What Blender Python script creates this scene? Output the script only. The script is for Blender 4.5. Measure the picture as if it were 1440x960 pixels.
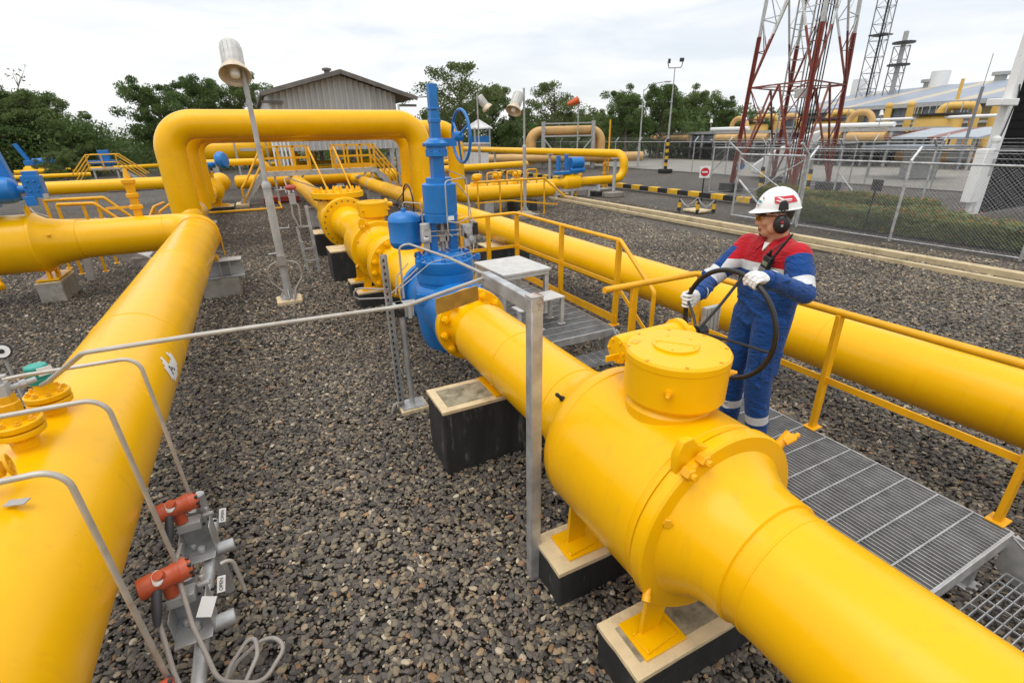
import bpy, bmesh, math, random
import numpy as np
from mathutils import Vector, Matrix, noise as mnoise
random.seed(7)
PI = math.pi
for _o in list(bpy.data.objects): bpy.data.objects.remove(_o)
SC = bpy.context.scene
COL = SC.collection
V = Vector

# ---------------------------------------------------------------- camera
H = 2.55                                  # eye height above the gravel
YAW, PITCH, ROLL = math.radians(26.2), math.atan(288 / 685.0), math.atan(0.021)
_fw = V((math.sin(YAW), math.cos(YAW), 0)); _rt = V((math.cos(YAW), -math.sin(YAW), 0)); _up = V((0, 0, 1))
CD = _fw * math.cos(PITCH) - _up * math.sin(PITCH)
_u = _fw * math.sin(PITCH) + _up * math.cos(PITCH)
CR = _rt * math.cos(ROLL) - _u * math.sin(ROLL)
CU = _u * math.cos(ROLL) + _rt * math.sin(ROLL)
cam = bpy.data.cameras.new('camera'); camo = bpy.data.objects.new('camera', cam); COL.objects.link(camo)
cam.sensor_width = 36; cam.sensor_fit = 'HORIZONTAL'; cam.lens = 685 / 1440 * 36
cam.clip_start = 0.05; cam.clip_end = 3000
M_ = Matrix((CR, CU, -CD)).transposed().to_4x4(); M_.translation = V((0, 0, H)); camo.matrix_world = M_
cam.dof.use_dof = True; cam.dof.focus_distance = 3.4; cam.dof.aperture_fstop = 4.5
SC.camera = camo
# ---------------------------------------------------------------- sky, sun, exposure
SUN_EL, SUN_AZ = math.radians(70), math.radians(250)      # azimuth clockwise from +Y
w = bpy.data.worlds.new('World'); SC.world = w; w.use_nodes = True
nt = w.node_tree; nt.nodes.clear(); N = nt.nodes.new; Lk = nt.links.new
out = N('ShaderNodeOutputWorld')
sky = N('ShaderNodeTexSky'); sky.sky_type = 'NISHITA'; sky.sun_disc = False
sky.sun_elevation = SUN_EL; sky.sun_rotation = SUN_AZ; sky.air_density = 1.0; sky.dust_density = 1.5; sky.ozone_density = 2
bg1 = N('ShaderNodeBackground'); bg1.inputs[1].default_value = 0.15; Lk(sky.outputs[0], bg1.inputs[0])
bg2 = N('ShaderNodeBackground'); bg2.inputs[1].default_value = 1.06
tc = N('ShaderNodeTexCoord'); mp = N('ShaderNodeMapping'); mp.inputs['Scale'].default_value = (1.2, 1.2, 5.5)
Lk(tc.outputs['Generated'], mp.inputs[0])
nz = N('ShaderNodeTexNoise'); nz.inputs['Scale'].default_value = 2.2; nz.inputs['Detail'].default_value = 7; nz.inputs['Roughness'].default_value = .55
nz.inputs['Distortion'].default_value = .35
Lk(mp.outputs[0], nz.inputs['Vector'])
rp = N('ShaderNodeValToRGB'); rp.color_ramp.elements[0].position = .36; rp.color_ramp.elements[0].color = (.68, .68, .68, 1)
rp.color_ramp.elements[1].position = .56; rp.color_ramp.elements[1].color = (1, 1, 1, 1)
Lk(nz.outputs[0], rp.inputs[0])
nz2 = N('ShaderNodeTexNoise'); nz2.inputs['Scale'].default_value = 3.1; nz2.inputs['Detail'].default_value = 6
Lk(mp.outputs[0], nz2.inputs['Vector'])
rp2 = N('ShaderNodeValToRGB'); rp2.color_ramp.elements[0].position = .33; rp2.color_ramp.elements[0].color = (.91, .935, .965, 1)
rp2.color_ramp.elements[1].position = .60; rp2.color_ramp.elements[1].color = (1, 1, 1, 1)
Lk(nz2.outputs[0], rp2.inputs[0]); Lk(rp2.outputs[0], bg2.inputs[0])
sz = N('ShaderNodeSeparateXYZ'); Lk(tc.outputs['Generated'], sz.inputs[0])      # overcast: the zenith is brighter than the horizon
mz = N('ShaderNodeMapRange'); mz.inputs[1].default_value = 0; mz.inputs[2].default_value = 1; mz.inputs[3].default_value = 1.17; mz.inputs[4].default_value = 1.75; Lk(sz.outputs[2], mz.inputs[0]); Lk(mz.outputs[0], bg2.inputs[1])
mx = N('ShaderNodeMixShader'); Lk(rp.outputs[0], mx.inputs[0]); Lk(bg1.outputs[0], mx.inputs[1]); Lk(bg2.outputs[0], mx.inputs[2])
Lk(mx.outputs[0], out.inputs[0])
sl = bpy.data.lights.new('sun', 'SUN'); so = bpy.data.objects.new('sun', sl); COL.objects.link(so)
sl.energy = 1.5; sl.angle = math.radians(45); sl.color = (1, .965, .91)
so.rotation_euler = (PI / 2 - SUN_EL, 0, -SUN_AZ + PI) ; so.location = (0, -5, 30)
sd = V((math.sin(SUN_AZ) * math.cos(SUN_EL), math.cos(SUN_AZ) * math.cos(SUN_EL), math.sin(SUN_EL)))
so.rotation_euler = sd.to_track_quat('Z', 'Y').to_euler()
SC.view_settings.view_transform = 'Standard'; SC.view_settings.look = 'None'
SC.view_settings.exposure = -0.16; SC.view_settings.gamma = 1; SC.view_settings.use_curve_mapping = False
SC.render.engine = 'CYCLES'

# ---------------------------------------------------------------- measured points of the place
def ray(px, py): return CD + CR * ((px - 720) / 685.0) - CU * ((py - 480) / 685.0)
EYE = V((0, 0, H))
def at(px, py, z=0.0):
    r = ray(px, py); return EYE + r * ((z - H) / r.z)
def onX(px, py, x):
    r = ray(px, py); return EYE + r * (x / r.x)
def onY(px, py, y):
    r = ray(px, py); return EYE + r * (y / r.y)

# ---------------------------------------------------------------- mesh builder
def perp(d):
    d = d.normalized(); a = V((0, 0, 1)) if abs(d.z) < .9 else V((1, 0, 0))
    u = d.cross(a).normalized(); return u, d.cross(u).normalized()
class MB:
    def __init__(s): s.v = []; s.f = []; s.m = []; s.mi = 0; s.cuts = []
    def cut(s):                                # what follows is a piece of its own
        s.cuts.append((len(s.v), len(s.f))); return s
    def add(s, vs, fs):
        o = len(s.v); s.v += [V(p) for p in vs]; s.f += [tuple(i + o for i in f) for f in fs]; s.m += [s.mi] * len(fs); return s
    def box(s, c, size, rz=0, rot=None):
        c = V(c); hx, hy, hz = size[0] / 2, size[1] / 2, size[2] / 2
        R = rot if rot is not None else Matrix.Rotation(rz, 3, 'Z')
        vs = [c + R @ V((x * hx, y * hy, z * hz)) for z in (-1, 1) for x, y in ((-1, -1), (1, -1), (1, 1), (-1, 1))]
        return s.add(vs, [(3, 2, 1, 0), (4, 5, 6, 7), (0, 1, 5, 4), (1, 2, 6, 5), (2, 3, 7, 6), (3, 0, 4, 7)])
    def box2(s, a, b): return s.box([(a[i] + b[i]) / 2 for i in range(3)], [abs(a[i] - b[i]) for i in range(3)])
    def prism(s, poly, d):                     # planar polygon (3d points) extruded by vector d
        n = len(poly); d = V(d); vs = [V(p) for p in poly] + [V(p) + d for p in poly]
        return s.add(vs, [tuple(range(n - 1, -1, -1)), tuple(range(n, 2 * n))] + [(i, (i + 1) % n, n + (i + 1) % n, n + i) for i in range(n)])
    def bar(s, p, q, w=.05, h=None, up=(0, 0, 1)):
        p, q = V(p), V(q); h = w if h is None else h; d = (q - p).normalized(); up = V(up)
        if abs(d.dot(up)) > .98: up = V((1, 0, 0))
        x = d.cross(up).normalized() * (w / 2); y = x.cross(d).normalized() * (h / 2)
        vs = [p - x - y, p + x - y, p + x + y, p - x + y, q - x - y, q + x - y, q + x + y, q - x + y]
        return s.add(vs, [(3, 2, 1, 0), (4, 5, 6, 7), (0, 1, 5, 4), (1, 2, 6, 5), (2, 3, 7, 6), (3, 0, 4, 7)])
    def angle(s, p, q, w=.06, t=.008, side=1):      # L section
        p, q = V(p), V(q); d = (q - p).normalized(); u, v = perp(d)
        s.bar(p + u * (w / 2) * side, q + u * (w / 2) * side, t, w, up=u); return s.bar(p + v * (w / 2), q + v * (w / 2), t, w, up=v)
    def ibeam(s, p, q, w=.2, h=.2, t=.014, up=(0, 0, 1)):
        p, q = V(p), V(q); up = V(up); s.bar(p + up * (h / 2 - t / 2), q + up * (h / 2 - t / 2), w, t, up)
        s.bar(p - up * (h / 2 - t / 2), q - up * (h / 2 - t / 2), w, t, up); return s.bar(p, q, t, h - 2 * t, up)
    def lathe(s, prof, o, ax, n=40, cap=True):       # prof: [(t, r)] along the axis
        o = V(o); ax = V(ax).normalized(); u, v = perp(ax); vs = []; fs = []
        for t, r in prof:
            for k in range(n):
                a = 2 * PI * k / n; vs.append(o + ax * t + (u * math.cos(a) + v * math.sin(a)) * max(r, 1e-5))
        for j in range(len(prof) - 1):
            for k in range(n): fs.append((j * n + k, j * n + (k + 1) % n, (j + 1) * n + (k + 1) % n, (j + 1) * n + k))
        if cap: fs.append(tuple(range(n - 1, -1, -1))); m = (len(prof) - 1) * n; fs.append(tuple(range(m, m + n)))
        return s.add(vs, fs)
    def cyl(s, p, q, r, r2=None, n=24, ch=0):
        p, q = V(p), V(q); L = (q - p).length; r2 = r if r2 is None else r2
        pr = [(0, r), (L, r2)] if not ch else [(0, r - ch), (ch, r), (L - ch, r2), (L, r2 - ch)]
        return s.lathe(pr, p, q - p, n)
    def ball(s, c, r, sc=(1, 1, 1), n=20, m=12, rot=None):
        c = V(c); vs = []; fs = []
        for j in range(m + 1):
            ph = PI * j / m
            for k in range(n):
                a = 2 * PI * k / n; p = V((r * sc[0] * math.sin(ph) * math.cos(a), r * sc[1] * math.sin(ph) * math.sin(a), -r * sc[2] * math.cos(ph)))
                vs.append(c + (rot @ p if rot is not None else p))
        for j in range(m):
            for k in range(n): fs.append((j * n + k, j * n + (k + 1) % n, (j + 1) * n + (k + 1) % n, (j + 1) * n + k))
        return s.add(vs, fs)
    def tube(s, pts, r, n=12, bend=0, closed=False, seg=7, cap=True, rr=None):
        pts = [V(p) for p in pts]
        if bend:
            P2 = [pts[0]]
            for i in range(1, len(pts) - 1):
                a, b, c = pts[i - 1], pts[i], pts[i + 1]; d1 = (a - b).normalized(); d2 = (c - b).normalized()
                ang = d1.angle(d2); 
                if ang > PI - .02: P2.append(b); continue
                bl = bend[i - 1] if isinstance(bend, (list, tuple)) else bend
                L = min(bl / math.tan(ang / 2), (a - b).length * .49 if i > 1 else (a - b).length * .98, (c - b).length * .49 if i < len(pts) - 2 else (c - b).length * .98)
                R = L * math.tan(ang / 2); cen = b + (d1 + d2).normalized() * (R / math.sin(ang / 2))
                s0 = b + d1 * L - cen; s1 = b + d2 * L - cen; tot = s0.angle(s1); axx = s0.cross(s1).normalized()
                for k in range(seg + 1): P2.append(cen + Matrix.Rotation(tot * k / seg, 3, axx) @ s0)
            P2.append(pts[-1]); pts = P2
        q = [pts[0]]
        for p in pts[1:]:
            if (p - q[-1]).length > 1e-5: q.append(p)
        pts = q; m = len(pts); tan = []
        for i in range(m):
            a = pts[i - 1] if (i or closed) else pts[0]; b = pts[(i + 1) % m] if (i < m - 1 or closed) else pts[-1]
            tan.append((b - a).normalized())
        u, _ = perp(tan[0]); vs = []; fs = []
        for i in range(m):
            t = tan[i]
            if i: 
                ax = tan[i - 1].cross(t)
                if ax.length > 1e-7: u = Matrix.Rotation(tan[i - 1].angle(t), 3, ax.normalized()) @ u
            u = (u - t * u.dot(t)).normalized(); vv = t.cross(u); ri = rr[i] if rr else r
            for k in range(n):
                a = 2 * PI * k / n; vs.append(pts[i] + (u * math.cos(a) + vv * math.sin(a)) * ri)
        for i in range(m if closed else m - 1):
            j = (i + 1) % m; sh = 0
            if closed and j == 0:
                best = 1e9
                for q0 in range(n):
                    d0 = (vs[i * n] - vs[q0]).length
                    if d0 < best: best = d0; sh = q0
            for k in range(n): fs.append((i * n + k, i * n + (k + 1) % n, j * n + (k + 1 + sh) % n, j * n + (k + sh) % n))
        if cap and not closed: fs.append(tuple(range(n - 1, -1, -1))); fs.append(tuple(range((m - 1) * n, m * n)))
        return s.add(vs, fs)
    def torus(s, c, ax, R, r, n=48, m=12):
        c = V(c); u, v = perp(V(ax)); return s.tube([c + (u * math.cos(2 * PI * k / n) + v * math.sin(2 * PI * k / n)) * R for k in range(n)], r, m, closed=True)
    def bolt(s, p, ax, r=.02, h=.02, stud=.012):
        p = V(p); ax = V(ax).normalized(); s.lathe([(0, r), (h * .85, r), (h, r * .85)], p, ax, 6)
        if stud: s.cyl(p + ax * (h - .002), p + ax * (h + stud), r * .55, n=8)
        return s
    def bolts(s, c, ax, R, n, r=.02, h=.025, ph=0, stud=.012, cut=False):
        c = V(c); u, v = perp(V(ax))
        for k in range(n):
            if cut: s.cut()
            a = 2 * PI * (k + ph) / n; s.bolt(c + (u * math.cos(a) + v * math.sin(a)) * R, ax, r, h, stud)
        return s
    def build(s, name, mat, parent=None, bevel=0, smooth=35, seg=2):
        if s.cuts:
            cs = [c for c in s.cuts if c[0]]; cs = [(0, 0)] + cs + [(len(s.v), len(s.f))]; o = None
            for (v0, f0), (v1, f1) in zip(cs, cs[1:]):
                q = MB(); q.v = s.v[v0:v1]; q.f = [tuple(i - v0 for i in f) for f in s.f[f0:f1]]; q.m = s.m[f0:f1]; r_ = q.build(name, mat, parent, bevel, smooth, seg); o = o or r_
            return o
        me = bpy.data.meshes.new(name); o = bpy.data.objects.new(name, me); COL.objects.link(o)
        inv = Matrix.Identity(4)
        if parent is not None:
            o.parent = parent; inv = wm(parent).inverted()
        me.from_pydata([tuple(inv @ p) for p in s.v], [], s.f)
        mats = mat if isinstance(mat, (list, tuple)) else [mat]
        for q in mats: me.materials.append(q)
        if len(mats) > 1: me.polygons.foreach_set('material_index', s.m)
        bm = bmesh.new(); bm.from_mesh(me); bmesh.ops.recalc_face_normals(bm, faces=bm.faces); bm.to_mesh(me); bm.free()
        if smooth: 
            me.shade_smooth(); me.set_sharp_from_angle(angle=math.radians(smooth))
        me.update()
        if bevel:
            b = o.modifiers.new('bevel', 'BEVEL'); b.width = bevel; b.segments = seg; b.limit_method = 'ANGLE'; b.angle_limit = math.radians(40); b.harden_normals = False
        return o
def wm(o):
    m = Matrix.LocRotScale(o.location, o.rotation_euler, o.scale)
    return wm(o.parent) @ m if o.parent else m
def tag(o, label=None, cat=None, group=None, kind=None):
    if label: o['label'] = label
    if cat: o['category'] = cat
    if group: o['group'] = group
    if kind: o['kind'] = kind
    return o
def thing(name, loc, label, cat, group=None, rz=0):
    o = bpy.data.objects.new(name, None); COL.objects.link(o); o.empty_display_size = .1
    o.location = V(loc); o.rotation_euler = (0, 0, rz)
    return tag(o, label, cat, group)
def dup(root, loc, rz=None, label=None, group=None, scale=None):
    def cp(o, par):
        c = o.copy(); COL.objects.link(c); c.parent = par
        for ch in o.children: cp(ch, c)
        return c
    r = cp(root, None); r.location = V(loc)
    if rz is not None: r.rotation_euler = (0, 0, rz)
    if scale is not None: r.scale = scale if hasattr(scale, '__len__') else (scale,) * 3
    if label: r['label'] = label
    if group: r['group'] = group
    return r
def text_mesh(body, size, extrude=.0006):
    cu = bpy.data.curves.new('lettering', 'FONT'); cu.body = body; cu.size = size; cu.extrude = extrude; cu.align_x = 'CENTER'; cu.align_y = 'CENTER'
    o = bpy.data.objects.new('lettering', cu); COL.objects.link(o)
    dg = bpy.context.evaluated_depsgraph_get(); me = bpy.data.meshes.new_from_object(o.evaluated_get(dg))
    bpy.data.objects.remove(o); bpy.data.curves.remove(cu); return me
def lettering(body, size, mat, c, ux, uy, parent, name='lettering'):
    me = text_mesh(body, size); me.materials.clear(); me.materials.append(mat)
    o = bpy.data.objects.new(name, me); COL.objects.link(o); o.parent = parent
    ux = V(ux).normalized(); uy = V(uy).normalized(); uz = ux.cross(uy).normalized()
    m = Matrix((ux, uy, uz)).transposed().to_4x4(); m.translation = V(c); me.transform(wm(parent).inverted() @ m)
    return o

# ---------------------------------------------------------------- materials
def mat(name, col, rough=.5, metal=0, var=.0, vscale=6, bump=0, bscale=60, col2=None, spec=.5, coat=0, stretch=None, detail=4, dirt=None, dscale=1.5, dlo=.55, dhi=.75, rvar=0, chips=None, streak=None):
    m = bpy.data.materials.new(name); m.use_nodes = True; t = m.node_tree; b = t.nodes['Principled BSDF']
    b.inputs['Base Color'].default_value = (*col, 1); b.inputs['Roughness'].default_value = rough; b.inputs['Metallic'].default_value = metal
    b.inputs['Specular IOR Level'].default_value = spec; b.inputs['Coat Weight'].default_value = coat; b.inputs['Coat Roughness'].default_value = .12
    n = t.nodes.new; l = t.links.new
    tc = n('ShaderNodeTexCoord'); mp = n('ShaderNodeMapping'); l(tc.outputs['Object'], mp.inputs[0])
    if stretch: mp.inputs['Scale'].default_value = stretch
    cur = None
    if var or col2:
        z = n('ShaderNodeTexNoise'); z.inputs['Scale'].default_value = vscale; z.inputs['Detail'].default_value = detail; l(mp.outputs[0], z.inputs['Vector'])
        r = n('ShaderNodeValToRGB'); r.color_ramp.elements[0].position = .3; r.color_ramp.elements[1].position = .7; l(z.outputs[0], r.inputs[0])
        c2 = col2 if col2 else tuple(c * (1 - var) for c in col); c1 = col if col2 else tuple(min(1, c * (1 + var * .6)) for c in col)
        r.color_ramp.elements[0].color = (*c2, 1); r.color_ramp.elements[1].color = (*c1, 1); cur = r.outputs[0]
        if rvar:
            mr = n('ShaderNodeMapRange'); mr.inputs[3].default_value = rough - rvar; mr.inputs[4].default_value = rough + rvar; l(z.outputs[0], mr.inputs[0]); l(mr.outputs[0], b.inputs['Roughness'])
    if dirt:
        z = n('ShaderNodeTexNoise'); z.inputs['Scale'].default_value = dscale; z.inputs['Detail'].default_value = 9; z.inputs['Roughness'].default_value = .68; l(mp.outputs[0], z.inputs['Vector'])
        r = n('ShaderNodeMapRange'); r.inputs[1].default_value = dlo; r.inputs[2].default_value = dhi; l(z.outputs[0], r.inputs[0])
        x = n('ShaderNodeMix'); x.data_type = 'RGBA'; l(r.outputs[0], x.inputs[0])
        if cur: l(cur, x.inputs[6])
        else: x.inputs[6].default_value = (*col, 1)
        x.inputs[7].default_value = (*dirt, 1); cur = x.outputs[2]
    for cc, sc_, lo, hi, st in ((chips, 34, .735, .75, None), (streak, 5, .56, .86, (3.2, 3.2, .25))):
        if not cc: continue
        v_ = mp.outputs[0]
        if st: mp2 = n('ShaderNodeMapping'); mp2.inputs['Scale'].default_value = st; l(tc.outputs['Object'], mp2.inputs[0]); v_ = mp2.outputs[0]
        z = n('ShaderNodeTexNoise'); z.inputs['Scale'].default_value = sc_; z.inputs['Detail'].default_value = 6; z.inputs['Roughness'].default_value = .6; l(v_, z.inputs['Vector'])
        r = n('ShaderNodeMapRange'); r.inputs[1].default_value = lo; r.inputs[2].default_value = hi; l(z.outputs[0], r.inputs[0])
        x = n('ShaderNodeMix'); x.data_type = 'RGBA'; l(r.outputs[0], x.inputs[0]); l(cur, x.inputs[6]); x.inputs[7].default_value = (*cc, 1); cur = x.outputs[2]
    if cur: l(cur, b.inputs['Base Color'])
    if bump:
        z = n('ShaderNodeTexNoise'); z.inputs['Scale'].default_value = bscale; z.inputs['Detail'].default_value = 5; l(mp.outputs[0], z.inputs['Vector'])
        bp = n('ShaderNodeBump'); bp.inputs['Strength'].default_value = bump; bp.inputs['Distance'].default_value = .01; l(z.outputs[0], bp.inputs['Height']); l(bp.outputs[0], b.inputs['Normal'])
    return m
YEL = mat('yellow_paint', (.86, .455, .001), .25, var=.05, vscale=2.2, bump=.03, bscale=26, dirt=(.78, .40, .004), dscale=3.0, dlo=.60, dhi=1.05, rvar=.08, spec=.32, chips=(.40, .23, .03), streak=(.74, .38, .008))
YELR = mat('yellow_rail_paint', (.79, .385, .0015), .38, var=.12, vscale=5, bump=.05, bscale=40, dirt=(.45, .21, .03), dscale=7, dlo=.60, dhi=.80)
YELF = mat('faded_ochre_paint', (.60, .36, .13), .55, var=.15, vscale=1.2)
BLU = mat('blue_paint', (.009, .165, .49), .36, var=.14, vscale=5, bump=.07, bscale=45, dirt=(.012, .09, .30), dscale=6, dlo=.58, dhi=.85)
GAL = mat('galvanised_steel', (.50, .51, .51), .45, .55, var=.30, vscale=9, bump=.05, bscale=70, dirt=(.30, .27, .23), dscale=5, dlo=.55, dhi=.75)
GALP = mat('grey_painted_steel', (.42, .42, .41), .55, .1, var=.2, vscale=7, dirt=(.22, .17, .12), dscale=5, dlo=.58, dhi=.75)
LGREY = mat('pale_grey_steel', (.55, .54, .51), .5, .1, var=.16, vscale=10, dirt=(.33, .28, .22), dscale=8, dlo=.6, dhi=.8)
RUSTY = mat('rust_stained_steel', (.46, .43, .39), .55, .3, var=.25, vscale=9, dirt=(.20, .07, .02), dscale=11, dlo=.5, dhi=.62)
TUBE = mat('stainless_tube', (.47, .44, .39), .48, .40, var=.15, vscale=14, dirt=(.36, .27, .19), dscale=9, dlo=.55, dhi=.75)
GRAT = mat('grating_steel', (.44, .45, .46), .45, .5, var=.25, vscale=12)
DARK = mat('dark_steel', (.045, .045, .05), .45, .2, var=.2)
BLK = mat('black_rubber', (.012, .012, .013), .38, var=.3, vscale=20)
BLKP = mat('black_panel_sheet', (.008, .008, .009), .8, spec=.08)
BLKM = mat('matt_black_paint', (.02, .02, .022), .6, var=.3, vscale=5)
CONB = mat('black_painted_concrete', (.026, .027, .028), .6, var=.4, vscale=6, bump=.5, bscale=24, dirt=(.17, .17, .16), dscale=9, dlo=.58, dhi=.74, stretch=(1.5, 1.5, .32))
CONC = mat('cream_painted_concrete', (.66, .53, .32), .65, var=.14, vscale=9, bump=.25, bscale=45, dirt=(.30, .24, .15), dscale=6, dlo=.52, dhi=.74)
CONS = mat('stained_bare_concrete', (.33, .29, .20), .75, var=.25, vscale=10, bump=.3, bscale=60, dirt=(.10, .095, .05), dscale=8, dlo=.45, dhi=.66)
CONG = mat('grey_concrete', (.30, .28, .24), .75, var=.2, vscale=6, bump=.3, bscale=40, dirt=(.15, .13, .10), dscale=4, dlo=.5, dhi=.7)
ROADM = mat('road_concrete', (.25, .235, .205), .8, var=.18, vscale=.6, bump=.2, bscale=10, dirt=(.26, .24, .21), dscale=.35)
YLWB = mat('kerb_yellow', (.72, .42, .02), .6, var=.2, vscale=6, dirt=(.3, .2, .05), dscale=6)
REDOX = mat('red_oxide_paint', (.22, .045, .028), .5, var=.2, vscale=3, dirt=(.16, .04, .03), dscale=2)
WHT = mat('white_paint', (.78, .78, .77), .45, var=.06, vscale=3, dirt=(.5, .48, .44), dscale=3, dlo=.6, dhi=.85)
TOWW = mat('weathered_white_paint', (.60, .60, .58), .5, var=.12, vscale=3)
TAGW = mat('tag_white', (.80, .80, .78), .4)
INK = mat('ink_black', (.015, .015, .02), .5)
TEAL = mat('teal_cap_paint', (.02, .30, .24), .4, var=.2, vscale=14)
ORNG = mat('orange_red_enamel', (.50, .09, .032), .38, var=.12, vscale=18, bump=.05)
CABL = mat('grey_cable', (.34, .31, .28), .5, var=.12, vscale=20)
GLAND = mat('dark_grey_boot', (.05, .052, .06), .5, var=.2, vscale=20)
REDP = mat('red_paint', (.52, .02, .03), .4)
REDSK = mat('red_skid_paint', (.42, .06, .04), .5, var=.2)
LAMPG = mat('lamp_glass', (.72, .70, .62), .15, spec=.6)
LAMPI = mat('lamp_reflector', (.62, .52, .38), .4, .2, var=.2, vscale=9)
ROOFM = mat('weathered_roof_sheet', (.16, .145, .13), .7, var=.3, vscale=2)
CLAD = mat('grey_cladding', (.50, .50, .49), .5, var=.1, vscale=1.2, dirt=(.36, .35, .34), dscale=1.5, stretch=(1, 1, .2))
DKCL = mat('blue_grey_cladding', (.20, .225, .26), .55, var=.15, vscale=.4, stretch=(1, 1, .2))
def stripes(name, c1, c2, axis, period, frac, rough=.5, c3=None):
    m = mat(name, c1, rough); t = m.node_tree; n = t.nodes.new; l = t.links.new; b = t.nodes['Principled BSDF']
    tc = n('ShaderNodeTexCoord'); sp = n('ShaderNodeSeparateXYZ'); l(tc.outputs['Object'], sp.inputs[0])
    d = n('ShaderNodeMath'); d.operation = 'DIVIDE'; d.inputs[1].default_value = period; l(sp.outputs[axis], d.inputs[0])
    f = n('ShaderNodeMath'); f.operation = 'FRACT'; l(d.outputs[0], f.inputs[0])
    g = n('ShaderNodeMath'); g.operation = 'LESS_THAN'; g.inputs[1].default_value = frac; l(f.outputs[0], g.inputs[0])
    x = n('ShaderNodeMix'); x.data_type = 'RGBA'; x.inputs[6].default_value = (*c1, 1); x.inputs[7].default_value = (*c2, 1); l(g.outputs[0], x.inputs[0])
    z = n('ShaderNodeTexNoise'); z.inputs['Scale'].default_value = .8; z.inputs['Detail'].default_value = 6; l(tc.outputs['Object'], z.inputs[0])
    mr = n('ShaderNodeMapRange'); mr.inputs[3].default_value = .72; mr.inputs[4].default_value = 1.18; l(z.outputs[0], mr.inputs[0])
    y = n('ShaderNodeMix'); y.data_type = 'RGBA'; y.blend_type = 'MULTIPLY'; y.inputs[0].default_value = 1; l(x.outputs[2], y.inputs[6]); l(mr.outputs[0], y.inputs[7])
    l(y.outputs[2], b.inputs['Base Color']); return m
HAZ = stripes('hazard_bands', (.02, .02, .02), (.72, .42, .02), 2, .44, .5)
HAZY = stripes('hazard_bands_kerb', (.025, .025, .025), (.72, .42, .02), 1, 1.5, .5, .6)
WROOF = stripes('striped_roof_sheet', (.26, .30, .36), (.48, .42, .30), 1, 6.5, .24)
RROOF = stripes('rust_streaked_roof_sheet', (.36, .40, .44), (.22, .08, .06), 1, 3.1, .26)
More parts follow.
